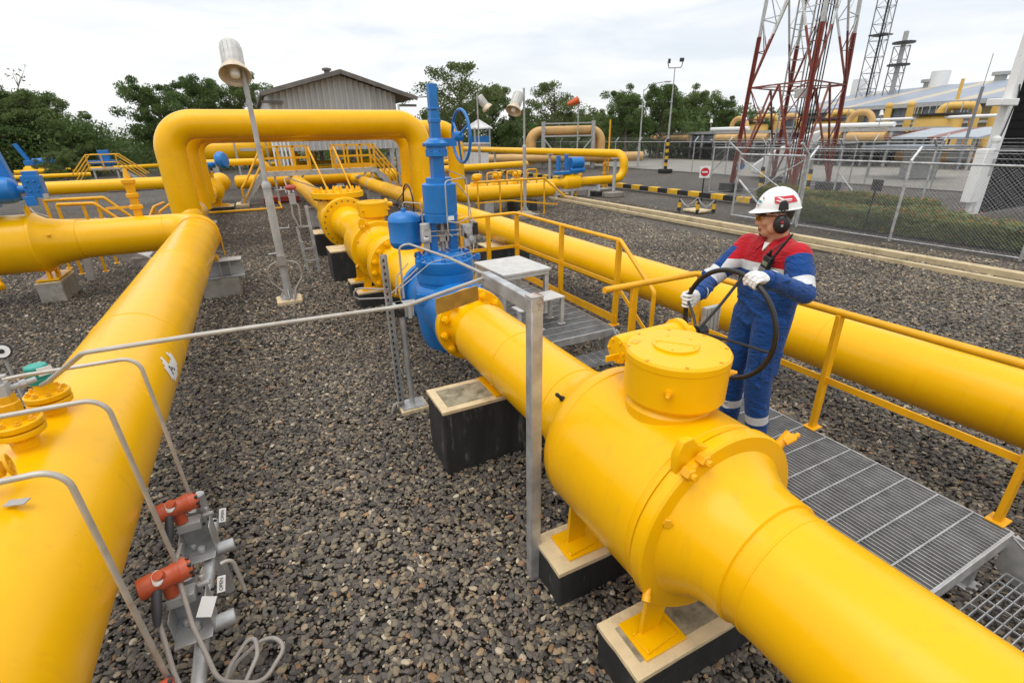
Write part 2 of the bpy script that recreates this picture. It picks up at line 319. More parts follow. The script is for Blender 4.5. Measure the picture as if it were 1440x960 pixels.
def gravel_mat(name, ground):
    m = bpy.data.materials.new(name); m.use_nodes = True; t = m.node_tree; b = t.nodes['Principled BSDF']; n = t.nodes.new; l = t.links.new
    b.inputs['Roughness'].default_value = .62
    rp = n('ShaderNodeValToRGB'); cr = rp.color_ramp
    stops = [(0, (0.046, 0.04, 0.036)), (0.2, (0.079, 0.068, 0.058)), (0.38, (0.13, 0.108, 0.086)), (0.53, (0.097, 0.088, 0.08)), (0.66, (0.182, 0.152, 0.108)), (0.79, (0.259, 0.207, 0.13)), (0.89, (0.141, 0.127, 0.108)), (0.93, (0.297, 0.164, 0.075)), (0.95, (0.33, 0.254, 0.15)), (0.97, (0.374, 0.297, 0.2)), (1, (0.55, 0.477, 0.36))]
    cr.elements[0].position = 0; cr.elements[0].color = (*stops[0][1], 1); cr.elements[1].position = 1; cr.elements[1].color = (*stops[-1][1], 1)
    for p, c in stops[1:-1]:
        e = cr.elements.new(p); e.color = (*c, 1)
    tc = n('ShaderNodeTexCoord')
    if ground:
        nz0 = n('ShaderNodeTexNoise'); nz0.inputs['Scale'].default_value = 9; l(tc.outputs['Object'], nz0.inputs['Vector'])
        mx0 = n('ShaderNodeMix'); mx0.data_type = 'RGBA'; mx0.blend_type = 'LINEAR_LIGHT'; mx0.inputs[0].default_value = .03; l(tc.outputs['Object'], mx0.inputs[6]); l(nz0.outputs[1], mx0.inputs[7])
        v = n('ShaderNodeTexVoronoi'); v.inputs['Scale'].default_value = 27; l(mx0.outputs[2], v.inputs['Vector'])
        sep = n('ShaderNodeSeparateColor'); l(v.outputs['Color'], sep.inputs[0]); l(sep.outputs[0], rp.inputs[0])
        v2 = n('ShaderNodeTexVoronoi'); v2.feature = 'DISTANCE_TO_EDGE'; v2.inputs['Scale'].default_value = 27; l(mx0.outputs[2], v2.inputs['Vector'])
        mr = n('ShaderNodeMapRange'); mr.inputs[1].default_value = 0; mr.inputs[2].default_value = .22; l(v2.outputs[0], mr.inputs[0])
        gap = n('ShaderNodeMix'); gap.data_type = 'RGBA'; gap.inputs[6].default_value = (.030, .027, .025, 1); l(mr.outputs[0], gap.inputs[0]); l(rp.outputs[0], gap.inputs[7])
        # broad wear: dusty and damp areas
        nb = n('ShaderNodeTexNoise'); nb.inputs['Scale'].default_value = .32; nb.inputs['Detail'].default_value = 5; l(tc.outputs['Object'], nb.inputs['Vector'])
        mb = n('ShaderNodeMapRange'); mb.inputs[1].default_value = .35; mb.inputs[2].default_value = .7; mb.inputs[3].default_value = .78; mb.inputs[4].default_value = 1.25; l(nb.outputs[0], mb.inputs[0])
        ml = n('ShaderNodeMix'); ml.data_type = 'RGBA'; ml.blend_type = 'MULTIPLY'; ml.inputs[0].default_value = 1; l(gap.outputs[2], ml.inputs[6]); l(mb.outputs[0], ml.inputs[7])
        l(ml.outputs[2], b.inputs['Base Color'])
        ad = n('ShaderNodeMath'); ad.operation = 'MULTIPLY'; l(mr.outputs[0], ad.inputs[0]); ad.inputs[1].default_value = 1
        ad2 = n('ShaderNodeMath'); ad2.operation = 'MULTIPLY_ADD'; l(sep.outputs[1], ad2.inputs[0]); ad2.inputs[1].default_value = .8; l(ad.outputs[0], ad2.inputs[2])
        bp = n('ShaderNodeBump'); bp.inputs['Strength'].default_value = .9; bp.inputs['Distance'].default_value = .02; l(ad2.outputs[0], bp.inputs['Height']); l(bp.outputs[0], b.inputs['Normal'])
    else:
        oi = n('ShaderNodeObjectInfo'); l(oi.outputs['Random'], rp.inputs[0])
        nb = n('ShaderNodeTexNoise'); nb.inputs['Scale'].default_value = .55; nb.inputs['Detail'].default_value = 4; l(oi.outputs['Location'], nb.inputs['Vector'])
        mb = n('ShaderNodeMapRange'); mb.inputs[1].default_value = .32; mb.inputs[2].default_value = .7; mb.inputs[3].default_value = .72; mb.inputs[4].default_value = 1.28; l(nb.outputs[0], mb.inputs[0])
        z = n('ShaderNodeTexNoise'); z.inputs['Scale'].default_value = 3.5; z.inputs['Detail'].default_value = 6; z.inputs['Roughness'].default_value = .65; l(tc.outputs['Object'], z.inputs['Vector'])
        mr = n('ShaderNodeMapRange'); mr.inputs[3].default_value = .62; mr.inputs[4].default_value = 1.4; l(z.outputs[0], mr.inputs[0])
        ml = n('ShaderNodeMix'); ml.data_type = 'RGBA'; ml.blend_type = 'MULTIPLY'; ml.inputs[0].default_value = 1; l(rp.outputs[0], ml.inputs[6]); l(mr.outputs[0], ml.inputs[7])
        m2 = n('ShaderNodeMix'); m2.data_type = 'RGBA'; m2.blend_type = 'MULTIPLY'; m2.inputs[0].default_value = 1; l(ml.outputs[2], m2.inputs[6]); l(mb.outputs[0], m2.inputs[7]); l(m2.outputs[2], b.inputs['Base Color'])
        bp = n('ShaderNodeBump'); bp.inputs['Strength'].default_value = .3; bp.inputs['Distance'].default_value = .1; l(z.outputs[0], bp.inputs['Height']); l(bp.outputs[0], b.inputs['Normal'])
    return m
GRVG = gravel_mat('gravel_ground', True); GRVS = gravel_mat('gravel_stone', False)
def leaf_mat(name, c1, c2):
    m = mat(name, c1, .5, col2=c2, vscale=.55, detail=3, spec=.35); t = m.node_tree; b = t.nodes['Principled BSDF']; n = t.nodes.new; l = t.links.new
    tr = n('ShaderNodeBsdfTranslucent'); src = b.inputs['Base Color'].links[0].from_socket; hs = n('ShaderNodeHueSaturation'); hs.inputs['Value'].default_value = 1.5; l(src, hs.inputs['Color']); l(hs.outputs[0], tr.inputs[0])
    mx = n('ShaderNodeMixShader'); mx.inputs[0].default_value = .32; l(b.outputs[0], mx.inputs[1]); l(tr.outputs[0], mx.inputs[2]); l(mx.outputs[0], t.nodes['Material Output'].inputs[0])
    return m
LEAFA = leaf_mat('leaf_dark_green', (.105, .160, .042), (.050, .090, .026))
LEAFB = leaf_mat('leaf_mid_green', (.140, .200, .055), (.074, .118, .032))
LEAFC = leaf_mat('leaf_olive', (.150, .180, .060), (.072, .102, .032))
HEDG = leaf_mat('hedge_leaf', (.17, .19, .034), (.075, .105, .02))
HEDR = mat('hedge_flower', (.50, .16, .035), .5, var=.3, vscale=9)
BARK = mat('bark', (.14, .11, .085), .8, var=.35, vscale=8, bump=.5, bscale=30)

# ================================================================ SETTING
def sheet(name, pts, z, m, kind='structure'):
    b = MB(); b.add([(p[0], p[1], z) for p in pts], [tuple(range(len(pts)))]); o = b.build(name, m, smooth=0); return tag(o, kind=kind)
GRASSM = mat('rough_grass_ground', (.075, .095, .032), .9, col2=(.11, .085, .05), vscale=.5, bump=.5, bscale=6)
sheet('ground', [(-900, -300), (900, -300), (900, 1200), (-900, 1200)], -.06, GRASSM)
sheet('gravel_yard', [(-32, -12), (26, -12), (27.2, 4), (27.3, 60), (-40, 60)], -.03, GRVG)
def strip(name, pts, wd, z, m):
    b = MB(); L = [V(p) for p in pts]
    for i in range(len(L) - 1):
        d = (L[i + 1] - L[i]).normalized(); s = V((d.y, -d.x, 0)) * wd / 2
        b.add([L[i] - s + V((0, 0, z)), L[i] + s + V((0, 0, z)), L[i + 1] + s + V((0, 0, z)), L[i + 1] - s + V((0, 0, z))], [(0, 1, 2, 3)])
    return tag(b.build(name, m, smooth=0), kind='structure')
ASPH = mat('asphalt', (.085, .083, .08), .85, var=.25, vscale=1.5, bump=.3, bscale=60)
sheet('concrete_road', [(26.5, -12), (40, -12), (40, 4), (34, 70), (27.3, 70), (27.3, 30)], .004, ROADM)
sheet('far_yard', [(40, -30), (130, -30), (130, 70), (34, 70)], .0, CONG)

# gravel: loose stones over the visible yard
def stone_proto(k):
    rnd = random.Random(50 + k); bm = bmesh.new(); bmesh.ops.create_icosphere(bm, subdivisions=2, radius=1)
    sx, sy, sz = rnd.uniform(.75, 1.25), rnd.uniform(.62, .95), rnd.uniform(.26, .46); off = V((rnd.uniform(0, 99),) * 3)
    cuts = [(V((rnd.gauss(0, 1), rnd.gauss(0, 1), rnd.gauss(0, .7))).normalized(), rnd.uniform(.55, .85)) for _ in range(7)]
    for v in bm.verts:
        p = v.co.copy()
        for nrm, d in cuts:
            e = p.dot(nrm) - d
            if e > 0: p -= nrm * e * .85
        p *= 1 + .16 * mnoise.noise(p * 1.6 + off)
        v.co = V((p.x * sx, p.y * sy, p.z * sz))
    me = bpy.data.meshes.new('stone'); bm.to_mesh(me); bm.free(); me.shade_smooth(); me.set_sharp_from_angle(angle=math.radians(42)); me.materials.append(GRVS)
    return bpy.data.objects.new('stone', me)
SCOL = bpy.data.collections.new('stone_kinds')
for k in range(9): SCOL.objects.link(stone_proto(k))
def scatter_tree(name, dens, smin, smax, seed):
    g = bpy.data.node_groups.new(name, 'GeometryNodeTree'); n = g.nodes.new; l = g.links.new
    g.interface.new_socket('Geometry', in_out='INPUT', socket_type='NodeSocketGeometry'); g.interface.new_socket('Geometry', in_out='OUTPUT', socket_type='NodeSocketGeometry')
    gi = n('NodeGroupInput'); go = n('NodeGroupOutput')
    d = n('GeometryNodeDistributePointsOnFaces'); d.inputs['Density'].default_value = dens; d.inputs['Seed'].default_value = seed
    ci = n('GeometryNodeCollectionInfo'); ci.inputs[0].default_value = SCOL; ci.inputs['Separate Children'].default_value = True; ci.inputs['Reset Children'].default_value = True
    ip = n('GeometryNodeInstanceOnPoints'); ip.inputs['Pick Instance'].default_value = True
    rr = n('FunctionNodeRandomValue'); rr.data_type = 'FLOAT_VECTOR'; rr.inputs[0].default_value = (-.34, -.34, 0); rr.inputs[1].default_value = (.34, .34, 6.283)
    rs = n('FunctionNodeRandomValue'); rs.data_type = 'FLOAT'; rs.inputs[2].default_value = 0; rs.inputs[3].default_value = 1
    pw = n('ShaderNodeMath'); pw.operation = 'POWER'; pw.inputs[1].default_value = 2.5; l(rs.outputs[1], pw.inputs[0])
    mr = n('ShaderNodeMapRange'); mr.inputs[3].default_value = smin; mr.inputs[4].default_value = smax; l(pw.outputs[0], mr.inputs[0])
    rz = n('FunctionNodeRandomValue'); rz.data_type = 'FLOAT_VECTOR'; rz.inputs[0].default_value = (0, 0, -.004); rz.inputs[1].default_value = (0, 0, .014); rz.inputs['Seed'].default_value = 5
    sp = n('GeometryNodeSetPosition'); l(d.outputs[0], sp.inputs[0]); l(rz.outputs[0], sp.inputs['Offset'])
    l(gi.outputs[0], d.inputs[0]); l(sp.outputs[0], ip.inputs[0]); l(ci.outputs[0], ip.inputs['Instance']); l(rr.outputs[0], ip.inputs['Rotation']); l(mr.outputs[0], ip.inputs['Scale'])
    l(ip.outputs[0], go.inputs[0]); return g
def gravel(pts, dens, smin, smax, seed):
    x0, x1, y0, y1 = pts[0][0], pts[1][0], pts[0][1], pts[2][1]; nx, ny = int((x1 - x0) / .22), int((y1 - y0) / .22); b = MB(); vs = []
    for j in range(ny + 1):
        for i in range(nx + 1):
            x, y = x0 + (x1 - x0) * i / nx, y0 + (y1 - y0) * j / ny; vs.append((x, y, .008 + .022 * mnoise.noise(V((x * .9, y * .9, 3))) + .012 * mnoise.noise(V((x * 2.6, y * 2.6, 9)))))
    b.add(vs, [(j * (nx + 1) + i, j * (nx + 1) + i + 1, (j + 1) * (nx + 1) + i + 1, (j + 1) * (nx + 1) + i) for j in range(ny) for i in range(nx)]); o = b.build('loose_gravel', GRVG, smooth=80); tag(o, kind='stuff')
    o['label'] = 'loose dark grey and brown gravel stones covering the yard'; o['category'] = 'gravel'
    m = o.modifiers.new('scatter', 'NODES'); m.node_group = scatter_tree('scatter_%d' % seed, dens, smin, smax, seed)
gravel([(-2.6, .6), (5.6, .6), (5.6, 6.5), (-2.6, 6.5)], 3000, .0095, .032, 1)
gravel([(-2.6, 6.5), (10.5, 6.5), (10.5, 13), (-2.6, 13)], 1400, .012, .036, 2)
gravel([(5.6, .4), (13.3, .4), (13.3, 6.5), (5.6, 6.5)], 1600, .0115, .034, 3)
gravel([(-9.5, 6), (-2.6, 6), (-2.6, 13), (-9.5, 13)], 900, .013, .032, 4)
gravel([(-9.5, .5), (-2.6, .5), (-2.6, 6), (-9.5, 6)], 800, .013, .032, 7)
gravel([(2, -3), (13.3, -3), (13.3, .45), (2, .45)], 900, .012, .032, 8)
gravel([(-12, 13), (13.2, 13), (13.2, 24), (-12, 24)], 420, .017, .036, 6)

# cream drain kerbs and hazard kerb
def kerb(name, p, q, wd, h, m, label, cat='kerb', group=None):
    p, q = V(p), V(q); b = MB(); b.bar(p + V((0, 0, h / 2)), q + V((0, 0, h / 2)), wd, h); o = b.build(name, m, bevel=.012); return tag(o, label, cat, group)
KCRM = mat('cream_kerb', (.56, .45, .27), .7, var=.15, vscale=4, dirt=(.28, .22, .13), dscale=3, dlo=.5, dhi=.72)
kerb('drain_kerb', (11.95, -3, 0), (11.95, 19, 0), .20, .13, KCRM, 'cream concrete drain kerb, the one nearer the wire fence', group='cream drain kerbs')
kerb('drain_kerb', (11.33, -3, 0), (11.33, 19, 0), .10, .10, KCRM, 'narrow cream concrete drain kerb, the one nearer the yellow pipes', group='cream drain kerbs')
b = MB()
for i in range(40):
    y = 11 + i * .62; b.mi = i % 2; b.box((16.5, y + .31, .16), (.3, .615, .2))
tag(b.build('hazard_kerb', [BLKM, YLWB], bevel=.015), 'long low kerb painted in black and yellow bands across the gravel yard', 'kerb')
b = MB()
for i in range(9): b.box((16.55, 11.6 + i * 2.8, .03), (.5, .5, .08))
# ================================================================ TREES
def leaf_cloud(b, clumps, n, ls, rnd, mats=2):
    for _ in range(n):
        c, r = rnd.choice(clumps)
        d = V((rnd.gauss(0, 1), rnd.gauss(0, 1), rnd.gauss(0, 1))).normalized() * r * (rnd.random() ** .42)
        d.z *= .72; p = c + d
        s = ls * rnd.uniform(.55, 1.35); ax = V((rnd.gauss(0, 1), rnd.gauss(0, 1), rnd.gauss(0, .6))).normalized(); u, v = perp(ax)
        a = rnd.uniform(0, 6.28); u2 = u * math.cos(a) + v * math.sin(a); v2 = -u * math.sin(a) + v * math.cos(a)
        b.mi = 0 if rnd.random() < .6 else 1
        b.add([p - u2 * s, p + v2 * s * .45 + ax * s * .15, p + u2 * s, p - v2 * s * .45 + ax * s * .15], [(0, 1, 2, 3)])
def tree_proto(seed, kind, h):
    rnd = random.Random(seed); tr = MB(); clumps = []
    th = h * {'round': .34, 'airy': .30, 'low': .14, 'bare': .35}[kind]
    sway = V((rnd.uniform(-.3, .3), rnd.uniform(-.3, .3), 0))
    base = [V((0, 0, -.1)), V((0, 0, th * .5)) + sway * .4, V((0, 0, th)) + sway]
    tr.tube(base + [V((0, 0, h * .78)) + sway * 1.6], .1, 9, rr=[h * .024, h * .019, h * .015, h * .004])
    nl = {'round': 15, 'airy': 15, 'low': 17, 'bare': 12}[kind]
    W = h * {'round': .42, 'airy': .46, 'low': .55, 'bare': .34}[kind]
    for k in range(nl):
        a = 2.4 * k + rnd.uniform(-.4, .4); t = (k + .5) / nl
        z0 = th * (.75 + .3 * t) + (h * .5) * t * .8
        z1 = z0 + h * rnd.uniform(.12, .30); rad = W * rnd.uniform(.45, 1.0) * (1 - .62 * t ** 2)
        s = V((0, 0, min(z0, h * .74))) + sway; e = V((math.cos(a) * rad, math.sin(a) * rad, min(z1, h * .95))) + sway
        mid = (s + e) / 2 + V((0, 0, -h * .02 + rnd.uniform(-.1, .2)))
        tr.tube([s, mid, e], .05, 6, rr=[h * .008, h * .006, h * .002])
        for q in range(3):
            e2 = e + V((rnd.gauss(0, 1), rnd.gauss(0, 1), rnd.gauss(0, .6))) * h * .08; tr.tube([mid.lerp(e, .5), e2], .02, 4, rr=[h * .0035, h * .001])
            clumps.append((e2, h * rnd.uniform(.05, .095)))
        clumps.append((e, h * rnd.uniform(.07, .12))); clumps.append((mid + V((0, 0, h * .03)), h * rnd.uniform(.06, .10)))
    if kind == 'low':
        for k in range(14):
            a = rnd.uniform(0, 6.28); rr_ = W * rnd.uniform(.5, .95); clumps.append((V((math.cos(a) * rr_, math.sin(a) * rr_, h * rnd.uniform(.12, .4))), h * .12))
    cr = MB()
    leaf_cloud(cr, clumps, {'round': 19000, 'airy': 10500, 'low': 22000, 'bare': 600}[kind], h * (.0135 if kind != 'airy' else .0125), rnd)
    return tr, cr
TREES = {}
def plant_tree(kind, seed, p, h, mats, label, group='trees beyond the yard', rz=0, sx=1.0):
    key = (kind, seed, mats[0].name)
    if key not in TREES:
        r = thing('tree', (0, 0, 0), label, 'tree', group); tr, cr = tree_proto(seed, kind, 8.0)
        tr.build('trunk', BARK, r, smooth=60); cr.build('crown', mats, r, smooth=0); TREES[key] = r; o = r; o.location = V(p); o.rotation_euler = (0, 0, rz); s = h / 8; o.scale = (s * sx, s * sx, s); return o
    s = h / 8; return dup(TREES[key], p, rz, label, group, (s * sx, s * sx, s))
def far(px, D):                                 # ground point at depth D along the picture column px
    r = ray(px, 200); r = V((r.x, r.y, 0)); k = D / r.length; return V((r.x * k, r.y * k, 0))
def ztop(px, py, D):
    r = ray(px, py); return H + r.z / math.hypot(r.x, r.y) * D
TR = [  # kind, seed, column, top row, distance, materials, width, label
 ('low', 1, -40, 128, 44, 'A', 1.0, 'dark bushy tree cut by the left picture edge'),
 ('low', 2, 55, 138, 48, 'A', .85, 'broad dark green tree at the far left below the bare branches'),
 ('bare', 3, 30, 106, 46, 'C', 1.0, 'nearly bare grey tree rising above the crowns at far left'),
 ('round', 35, 8, 132, 46, 'A', 1.15, 'tall dark tree at the left picture edge beside the bare branches'),
 ('round', 36, 72, 136, 44, 'B', 1.1, 'tall layered green tree right of the bare branches at left'),
 ('low', 4, 98, 160, 42, 'B', .75, 'sloping mid green tree right of the bare tree at left'),
 ('low', 5, 75, 208, 34, 'C', 1.05, 'small yellow green bush behind the far blue actuator at left'),
 ('low', 6, 150, 186, 60, 'A', 1.0, 'low dark tree in the dip of the skyline at left'),
 ('low', 7, 180, 190, 52, 'A', .9, 'low dark tree just left of the tall pipe loop'),
 ('round', 8, 232, 124, 54, 'A', 1.0, 'tall dark tree above the left bend of the pipe loop'),
 ('round', 9, 283, 117, 56, 'A', .95, 'tall round tree behind the big front lamp post'),
 ('round', 10, 345, 118, 58, 'B', 1.0, 'leafy tree between the front lamp post and the shelter roof'),
 ('low', 11, 255, 170, 50, 'A', .9, 'dense dark tree low behind the top pipe of the loop'),
 ('airy', 12, 648, 95, 46, 'C', 1.15, 'tall airy pale green tree behind the blue valve stem'),
 ('low', 13, 610, 150, 52, 'A', .9, 'dark tree low behind the right bend of the pipe loop'),
 ('low', 14, 705, 165, 52, 'A', .9, 'dark rounded tree behind the white hanging lamps'),
 ('airy', 15, 780, 120, 48, 'C', 1.1, 'loose feathery tree above the faded pipe portal'),
 ('low', 16, 760, 165, 56, 'A', 1.0, 'dark tree framed by the faded pipe portal'),
 ('low', 17, 825, 158, 54, 'B', .9, 'green tree just right of the faded pipe portal'),
 ('round', 18, 880, 130, 52, 'A', .95, 'tall full tree left of the arm street lamp'),
 ('round', 19, 925, 126, 55, 'A', 1.0, 'tall full tree behind the floodlight mast'),
 ('round', 20, 965, 132, 60, 'B', 1.0, 'tall tree right of the floodlight mast'),
 ('low', 21, 905, 165, 60, 'A', 1.0, 'dark tree low between the two light masts'),
 ('low', 22, 1015, 148, 75, 'B', 1.1, 'lighter green tree left of the lattice tower'),
 ('low', 23, 1060, 150, 80, 'B', 1.1, 'lighter green tree seen between the tower legs'),
 ('low', 24, 1105, 158, 84, 'B', 1.0, 'distant green tree behind the lattice tower, left of the long roof'),
 ('low', 31, 628, 150, 64, 'B', 1.15, 'green tree low behind the blue stem, right of the shelter eave'),
 ('low', 32, 735, 150, 64, 'A', 1.15, 'dark tree between the hanging floodlights and the faded portal'),
 ('low', 33, 795, 152, 66, 'B', 1.15, 'green tree rising behind the right half of the faded portal'),
 ('low', 34, 845, 150, 68, 'A', 1.1, 'dark green tree close behind the right leg of the faded portal'),
 ('low', 26, 865, 150, 58, 'B', 1.0, 'mid green tree filling the gap left of the street lamp'),
 ('round', 27, 1000, 138, 66, 'A', 1.0, 'tall dark tree halfway between the floodlight mast and the tower'),
 ('round', 28, 690, 128, 54, 'B', .95, 'leafy tree behind the two hanging floodlights'),
 ('low', 29, 1045, 152, 70, 'A', 1.1, 'dark tree just left of the near tower leg'),
 ('low', 30, 945, 148, 64, 'B', 1.1, 'bushy tree directly behind the floodlight mast foot'),
 ('low', 25, 985, 165, 70, 'A', 1.0, 'dark tree over the left end of the grey cooler deck'),
]
LM = {'A': [LEAFA, LEAFB], 'B': [LEAFB, LEAFC], 'C': [LEAFC, LEAFB]}
SEEDMAP = {'low': (1, 4), 'round': (8, 18), 'airy': (12,), 'bare': (3,)}
for i, (kind, sd_, px, py, D, mm, sx, lab) in enumerate(TR):
    D = D * 1.4 if px < 200 else D * 1.08; h = ztop(px, py, D); plant_tree(kind, SEEDMAP[kind][i % len(SEEDMAP[kind])], far(px, D), h * 1.04, LM[mm], lab, rz=i * 1.7, sx=sx)
# dense scrub closing the horizon behind the trees
rnd = random.Random(3); cr = MB(); cl = []
for k in range(420):
    px = rnd.uniform(-330, 1130); D = rnd.uniform(58, 74) if px < 980 else rnd.uniform(86, 100); p = far(px, D); cl.append((p + V((0, 0, rnd.uniform(.3, 4.2 if px < 980 else 5.5))), rnd.uniform(1.2, 2.4)))
leaf_cloud(cr, cl, 100000, .15, rnd)
o = cr.build('far_scrub', LM['A'], smooth=0); tag(o, 'dark unbroken scrub closing the horizon under the trees', 'scrub', kind='stuff')

# ================================================================ MAIN LINE (runs along Y at AX, AZ)
AX, AZ, PR = 1.59, .90, .277
def ring_weld(b, c, ax, r): b.torus(c, ax, r - .001, .0055, 56, 6)
def pipe_run(name, pts, r, label, group=None, bend=0, m=None, welds=(), n=44, caps=()):
    b = MB(); b.tube(pts, r, n, bend=bend, seg=14)
    for c, sc in caps: b.ball(c, r * .999, sc, 32, 16)
    for c, ax in welds: ring_weld(b, c, ax, r)
    o = b.build(name, m or YEL, smooth=50); return tag(o, label, 'pipe', group)
pipe_run('gas_pipe', [(AX, -4, AZ), (AX, .86, AZ)], PR, 'fat yellow pipe in the near right corner, welded to the valve the worker is turning', welds=[((AX, .80, AZ), (0, 1, 0))])
pipe_run('gas_pipe', [(AX, 2.24, AZ), (AX, 3.80, AZ)], PR, 'short yellow pipe between the near valve drum and the blue valve', welds=[((AX, 2.30, AZ), (0, 1, 0)), ((AX, 3.05, AZ), (0, 1, 0))])

# --- ball valve, built once round its centre and copied
def handwheel(root, hub, R, drop, ntube=.0145, m=BLK, spokes=3, ph=.3, ax=V((1, 0, 0)), name='handwheel', depth=.21):
    u, v = V((0, 1, 0)), V((0, 0, 1)); c = hub + ax * depth; b = MB()
    b.torus(c, ax, R, ntube, 72, 12)
    for k in range(spokes):
        a = ph + 2 * PI * k / spokes; e = c + (u * math.cos(a) + v * math.sin(a)) * R
        b.tube([hub + (e - c).normalized() * .03, hub.lerp(e, .5) , e], .0085, 8)
    b.cyl(hub - ax * .03, hub + ax * .035, .034, n=16)
    return b.build(name, m, root, smooth=40), c
def ball_valve(o, label):
    o = V(o); root = thing('ball_valve', (o.x, o.y, 0), label, 'valve', 'yellow ball valves with drum gearbox')
    P = lambda x, y, z: o + V((x, y, z))
    b = MB()                                            # shell: weld neck, cone, cap, barrel, cap, cone, neck
    b.lathe([(-.70, .277), (-.66, .279), (-.655, .292), (-.56, .300), (-.50, .318), (-.44, .352), (-.405, .385), (-.395, .392)], o, (0, 1, 0), 72)
    b.lathe([(-.405, .40), (-.402, .452), (-.392, .462), (-.345, .464), (-.335, .458)], o, (0, 1, 0), 72)
    b.lathe([(-.335, .40), (-.325, .452), (-.305, .452), (-.300, .447), (-.292, .447), (-.287, .452), (.335, .452), (.340, .447), (.350, .447), (.355, .452), (.41, .450), (.435, .440), (.445, .425), (.45, .38)], o, (0, 1, 0), 72)
    b.lathe([(.44, .395), (.47, .385), (.56, .335), (.64, .305), (.70, .296), (.705, .281), (.73, .277)], o, (0, 1, 0), 72)
    b.build('body', YEL, root, smooth=30)
    b = MB()                                            # stem neck and gearbox drum
    b.lathe([(.40, .20), (.455, .20), (.47, .185), (.50, .18), (.50, .15), (.54, .15)], o, (0, 0, 1), 48)
    b.build('stem_neck', YEL, root, smooth=30)
    b = MB()
    zt = .725
    b.lathe([(.485, .19), (.49, .226), (.505, .236), (zt - .045, .238), (zt - .040, .241), (zt - .012, .241), (zt, .232)], P(.03, 0, 0), (0, 0, 1), 72)
    g = b.build('gearbox', YEL, root, smooth=30)
    b = MB(); b.lathe([(zt - .002, .106), (zt + .010, .106), (zt + .013, .102)], P(.035, .02, 0), (0, 0, 1), 48); b.box(P(.035, .02, zt + .0135), (.19, .010, .004), rz=-.9)
    b.build('cover_plate', YEL, g, smooth=30)
    b = MB()
    for k in range(8): a = k * PI / 4 + .2; b.cut(); b.lathe([(0, .010), (.004, .010), (.004, .006)], P(.025 + math.cos(a) * .222, math.sin(a) * .222, zt - .004), (0, 0, 1), 10)
    for k in range(5): a = k * 1.257; b.cut(); b.lathe([(0, .006), (.004, .005)], P(.035 + math.cos(a) * .09, .02 + math.sin(a) * .09, zt + .012), (0, 0, 1), 8)
    b.build('cover_screw', YELR, g, smooth=30)
    b = MB(); b.box(P(-.10, .15, zt + .001), (.055, .035, .004), rz=.5); b.build('name_plate', YELR, g)
    b = MB()                                            # grease fittings on the drum
    for a in (-2.45, -.55):
        d = V((math.cos(a), math.sin(a), 0)); q = P(.03, 0, .60) + d * .232; b.cut()
        b.cyl(q, q + d * .022, .020, n=20); b.lathe([(0, .013), (.018, .013), (.018, .009), (.03, .009), (.034, .006)], q + d * .02, d, 8)
    b.build('grease_fitting', YELR, g, smooth=30)
    b = MB()                                            # worm housing at the back of the drum and the input shaft
    b.lathe([(-.10, .03), (-.095, .072), (-.06, .078), (.30, .078), (.305, .095), (.335, .095), (.34, .085), (.345, .05)], P(.0, .29, .625), (1, 0, 0), 32)
    b.bolts(P(-.098, .29, .625), (-1, 0, 0), .058, 6, .009, .008, stud=0)
    b.lathe([(.0, .058), (.05, .055), (.06, .045), (.14, .04)], P(.28, .29, .625), (1, 0, 0), 28)
    b.box(P(-.13, .27, .60), (.09, .012, .03))
    b.build('worm_housing', YEL, root, smooth=30)
    b = MB(); b.cyl(P(.40, .30, .62), P(.52, .30, .612), .016, n=16); b.build('input_shaft', DARK, root)
    # lifting lug with two bolts, plugs, drain
    b = MB(); L = []
    for x, z in ((-.225, .36), (-.235, .45), (-.205, .515), (-.155, .52), (-.115, .475), (-.075, .455), (-.03, .44)): L.append(P(x - .06, -.37, z))
    b.prism(L, (0, .035, 0)); b.build('lifting_lug', YEL, root, bevel=.006)
    b = MB()
    b.bolt(P(-.255, -.385, .385), (0, -1, 0), .030, .042, .02); b.cut(); b.bolt(P(-.180, -.385, .425), (0, -1, 0), .030, .042, .02)
    b.build('lug_bolt', YELR, root, smooth=30)
    b = MB()
    b.cyl(P(.33, -.37, .28), P(.40, -.385, .36), .022, n=16); b.bolt(P(.36, -.395, .33), (.6, -.35, .55), .020, .05, .02)
    b.cut(); b.bolt(P(-.335, -.40, .17), (-.55, -.8, .1), .024, .022, 0)
    b.cut(); b.lathe([(0, .03), (.012, .03), (.012, .016), (.07, .016), (.072, .02), (.10, .02), (.104, .012)], P(-.36, -.37, -.165), (-.6, -.5, -.62), 16)
    b.build('plug', YELR, root, smooth=30)
    b = MB()                                            # neck nozzle towards the far side
    b.lathe([(0, .018), (.01, .018), (.012, .012), (.04, .010), (.045, .013), (.06, .010)], P(-.235, .57, .235), (-.7, .1, .72), 12); b.build('bleed_nipple', BLKM, root, smooth=30)
    for yy in (-.33, .33):                              # feet on the plinths
        b = MB()
        for sx in (-1, 1):
            b.cut(); b.box(P(.26 * sx, yy, -.622), (.25, .21, .016)); b.box(P(.27 * sx, yy - .03, -.608), (.2, .10, .014), rz=.1)
            q = P(.27 * sx, yy, -.61)
            b.prism([q + V((-.07 * sx * -1, 0, 0)), q + V((.05 * sx, 0, 0)), P(.17 * sx, yy, -.30), P(.33 * sx, yy, -.26)] if sx > 0 else [q + V((-.06, 0, 0)), q + V((.05, 0, 0)), P(-.15, yy, -.36), P(-.31, yy, -.29)], (0, .022, 0))
            for bx, by in ((-.085, -.075), (-.085, .02)): b.bolt(q + V((bx * 1, by, .005)), (0, 0, 1), .011, .006, .006)
        b.build('foot', YEL, root, bevel=.003)
    hub = P(.50, .30, .612); hw, c = handwheel(root, hub, .318, 0, spokes=4, ph=.20)
    return root, c
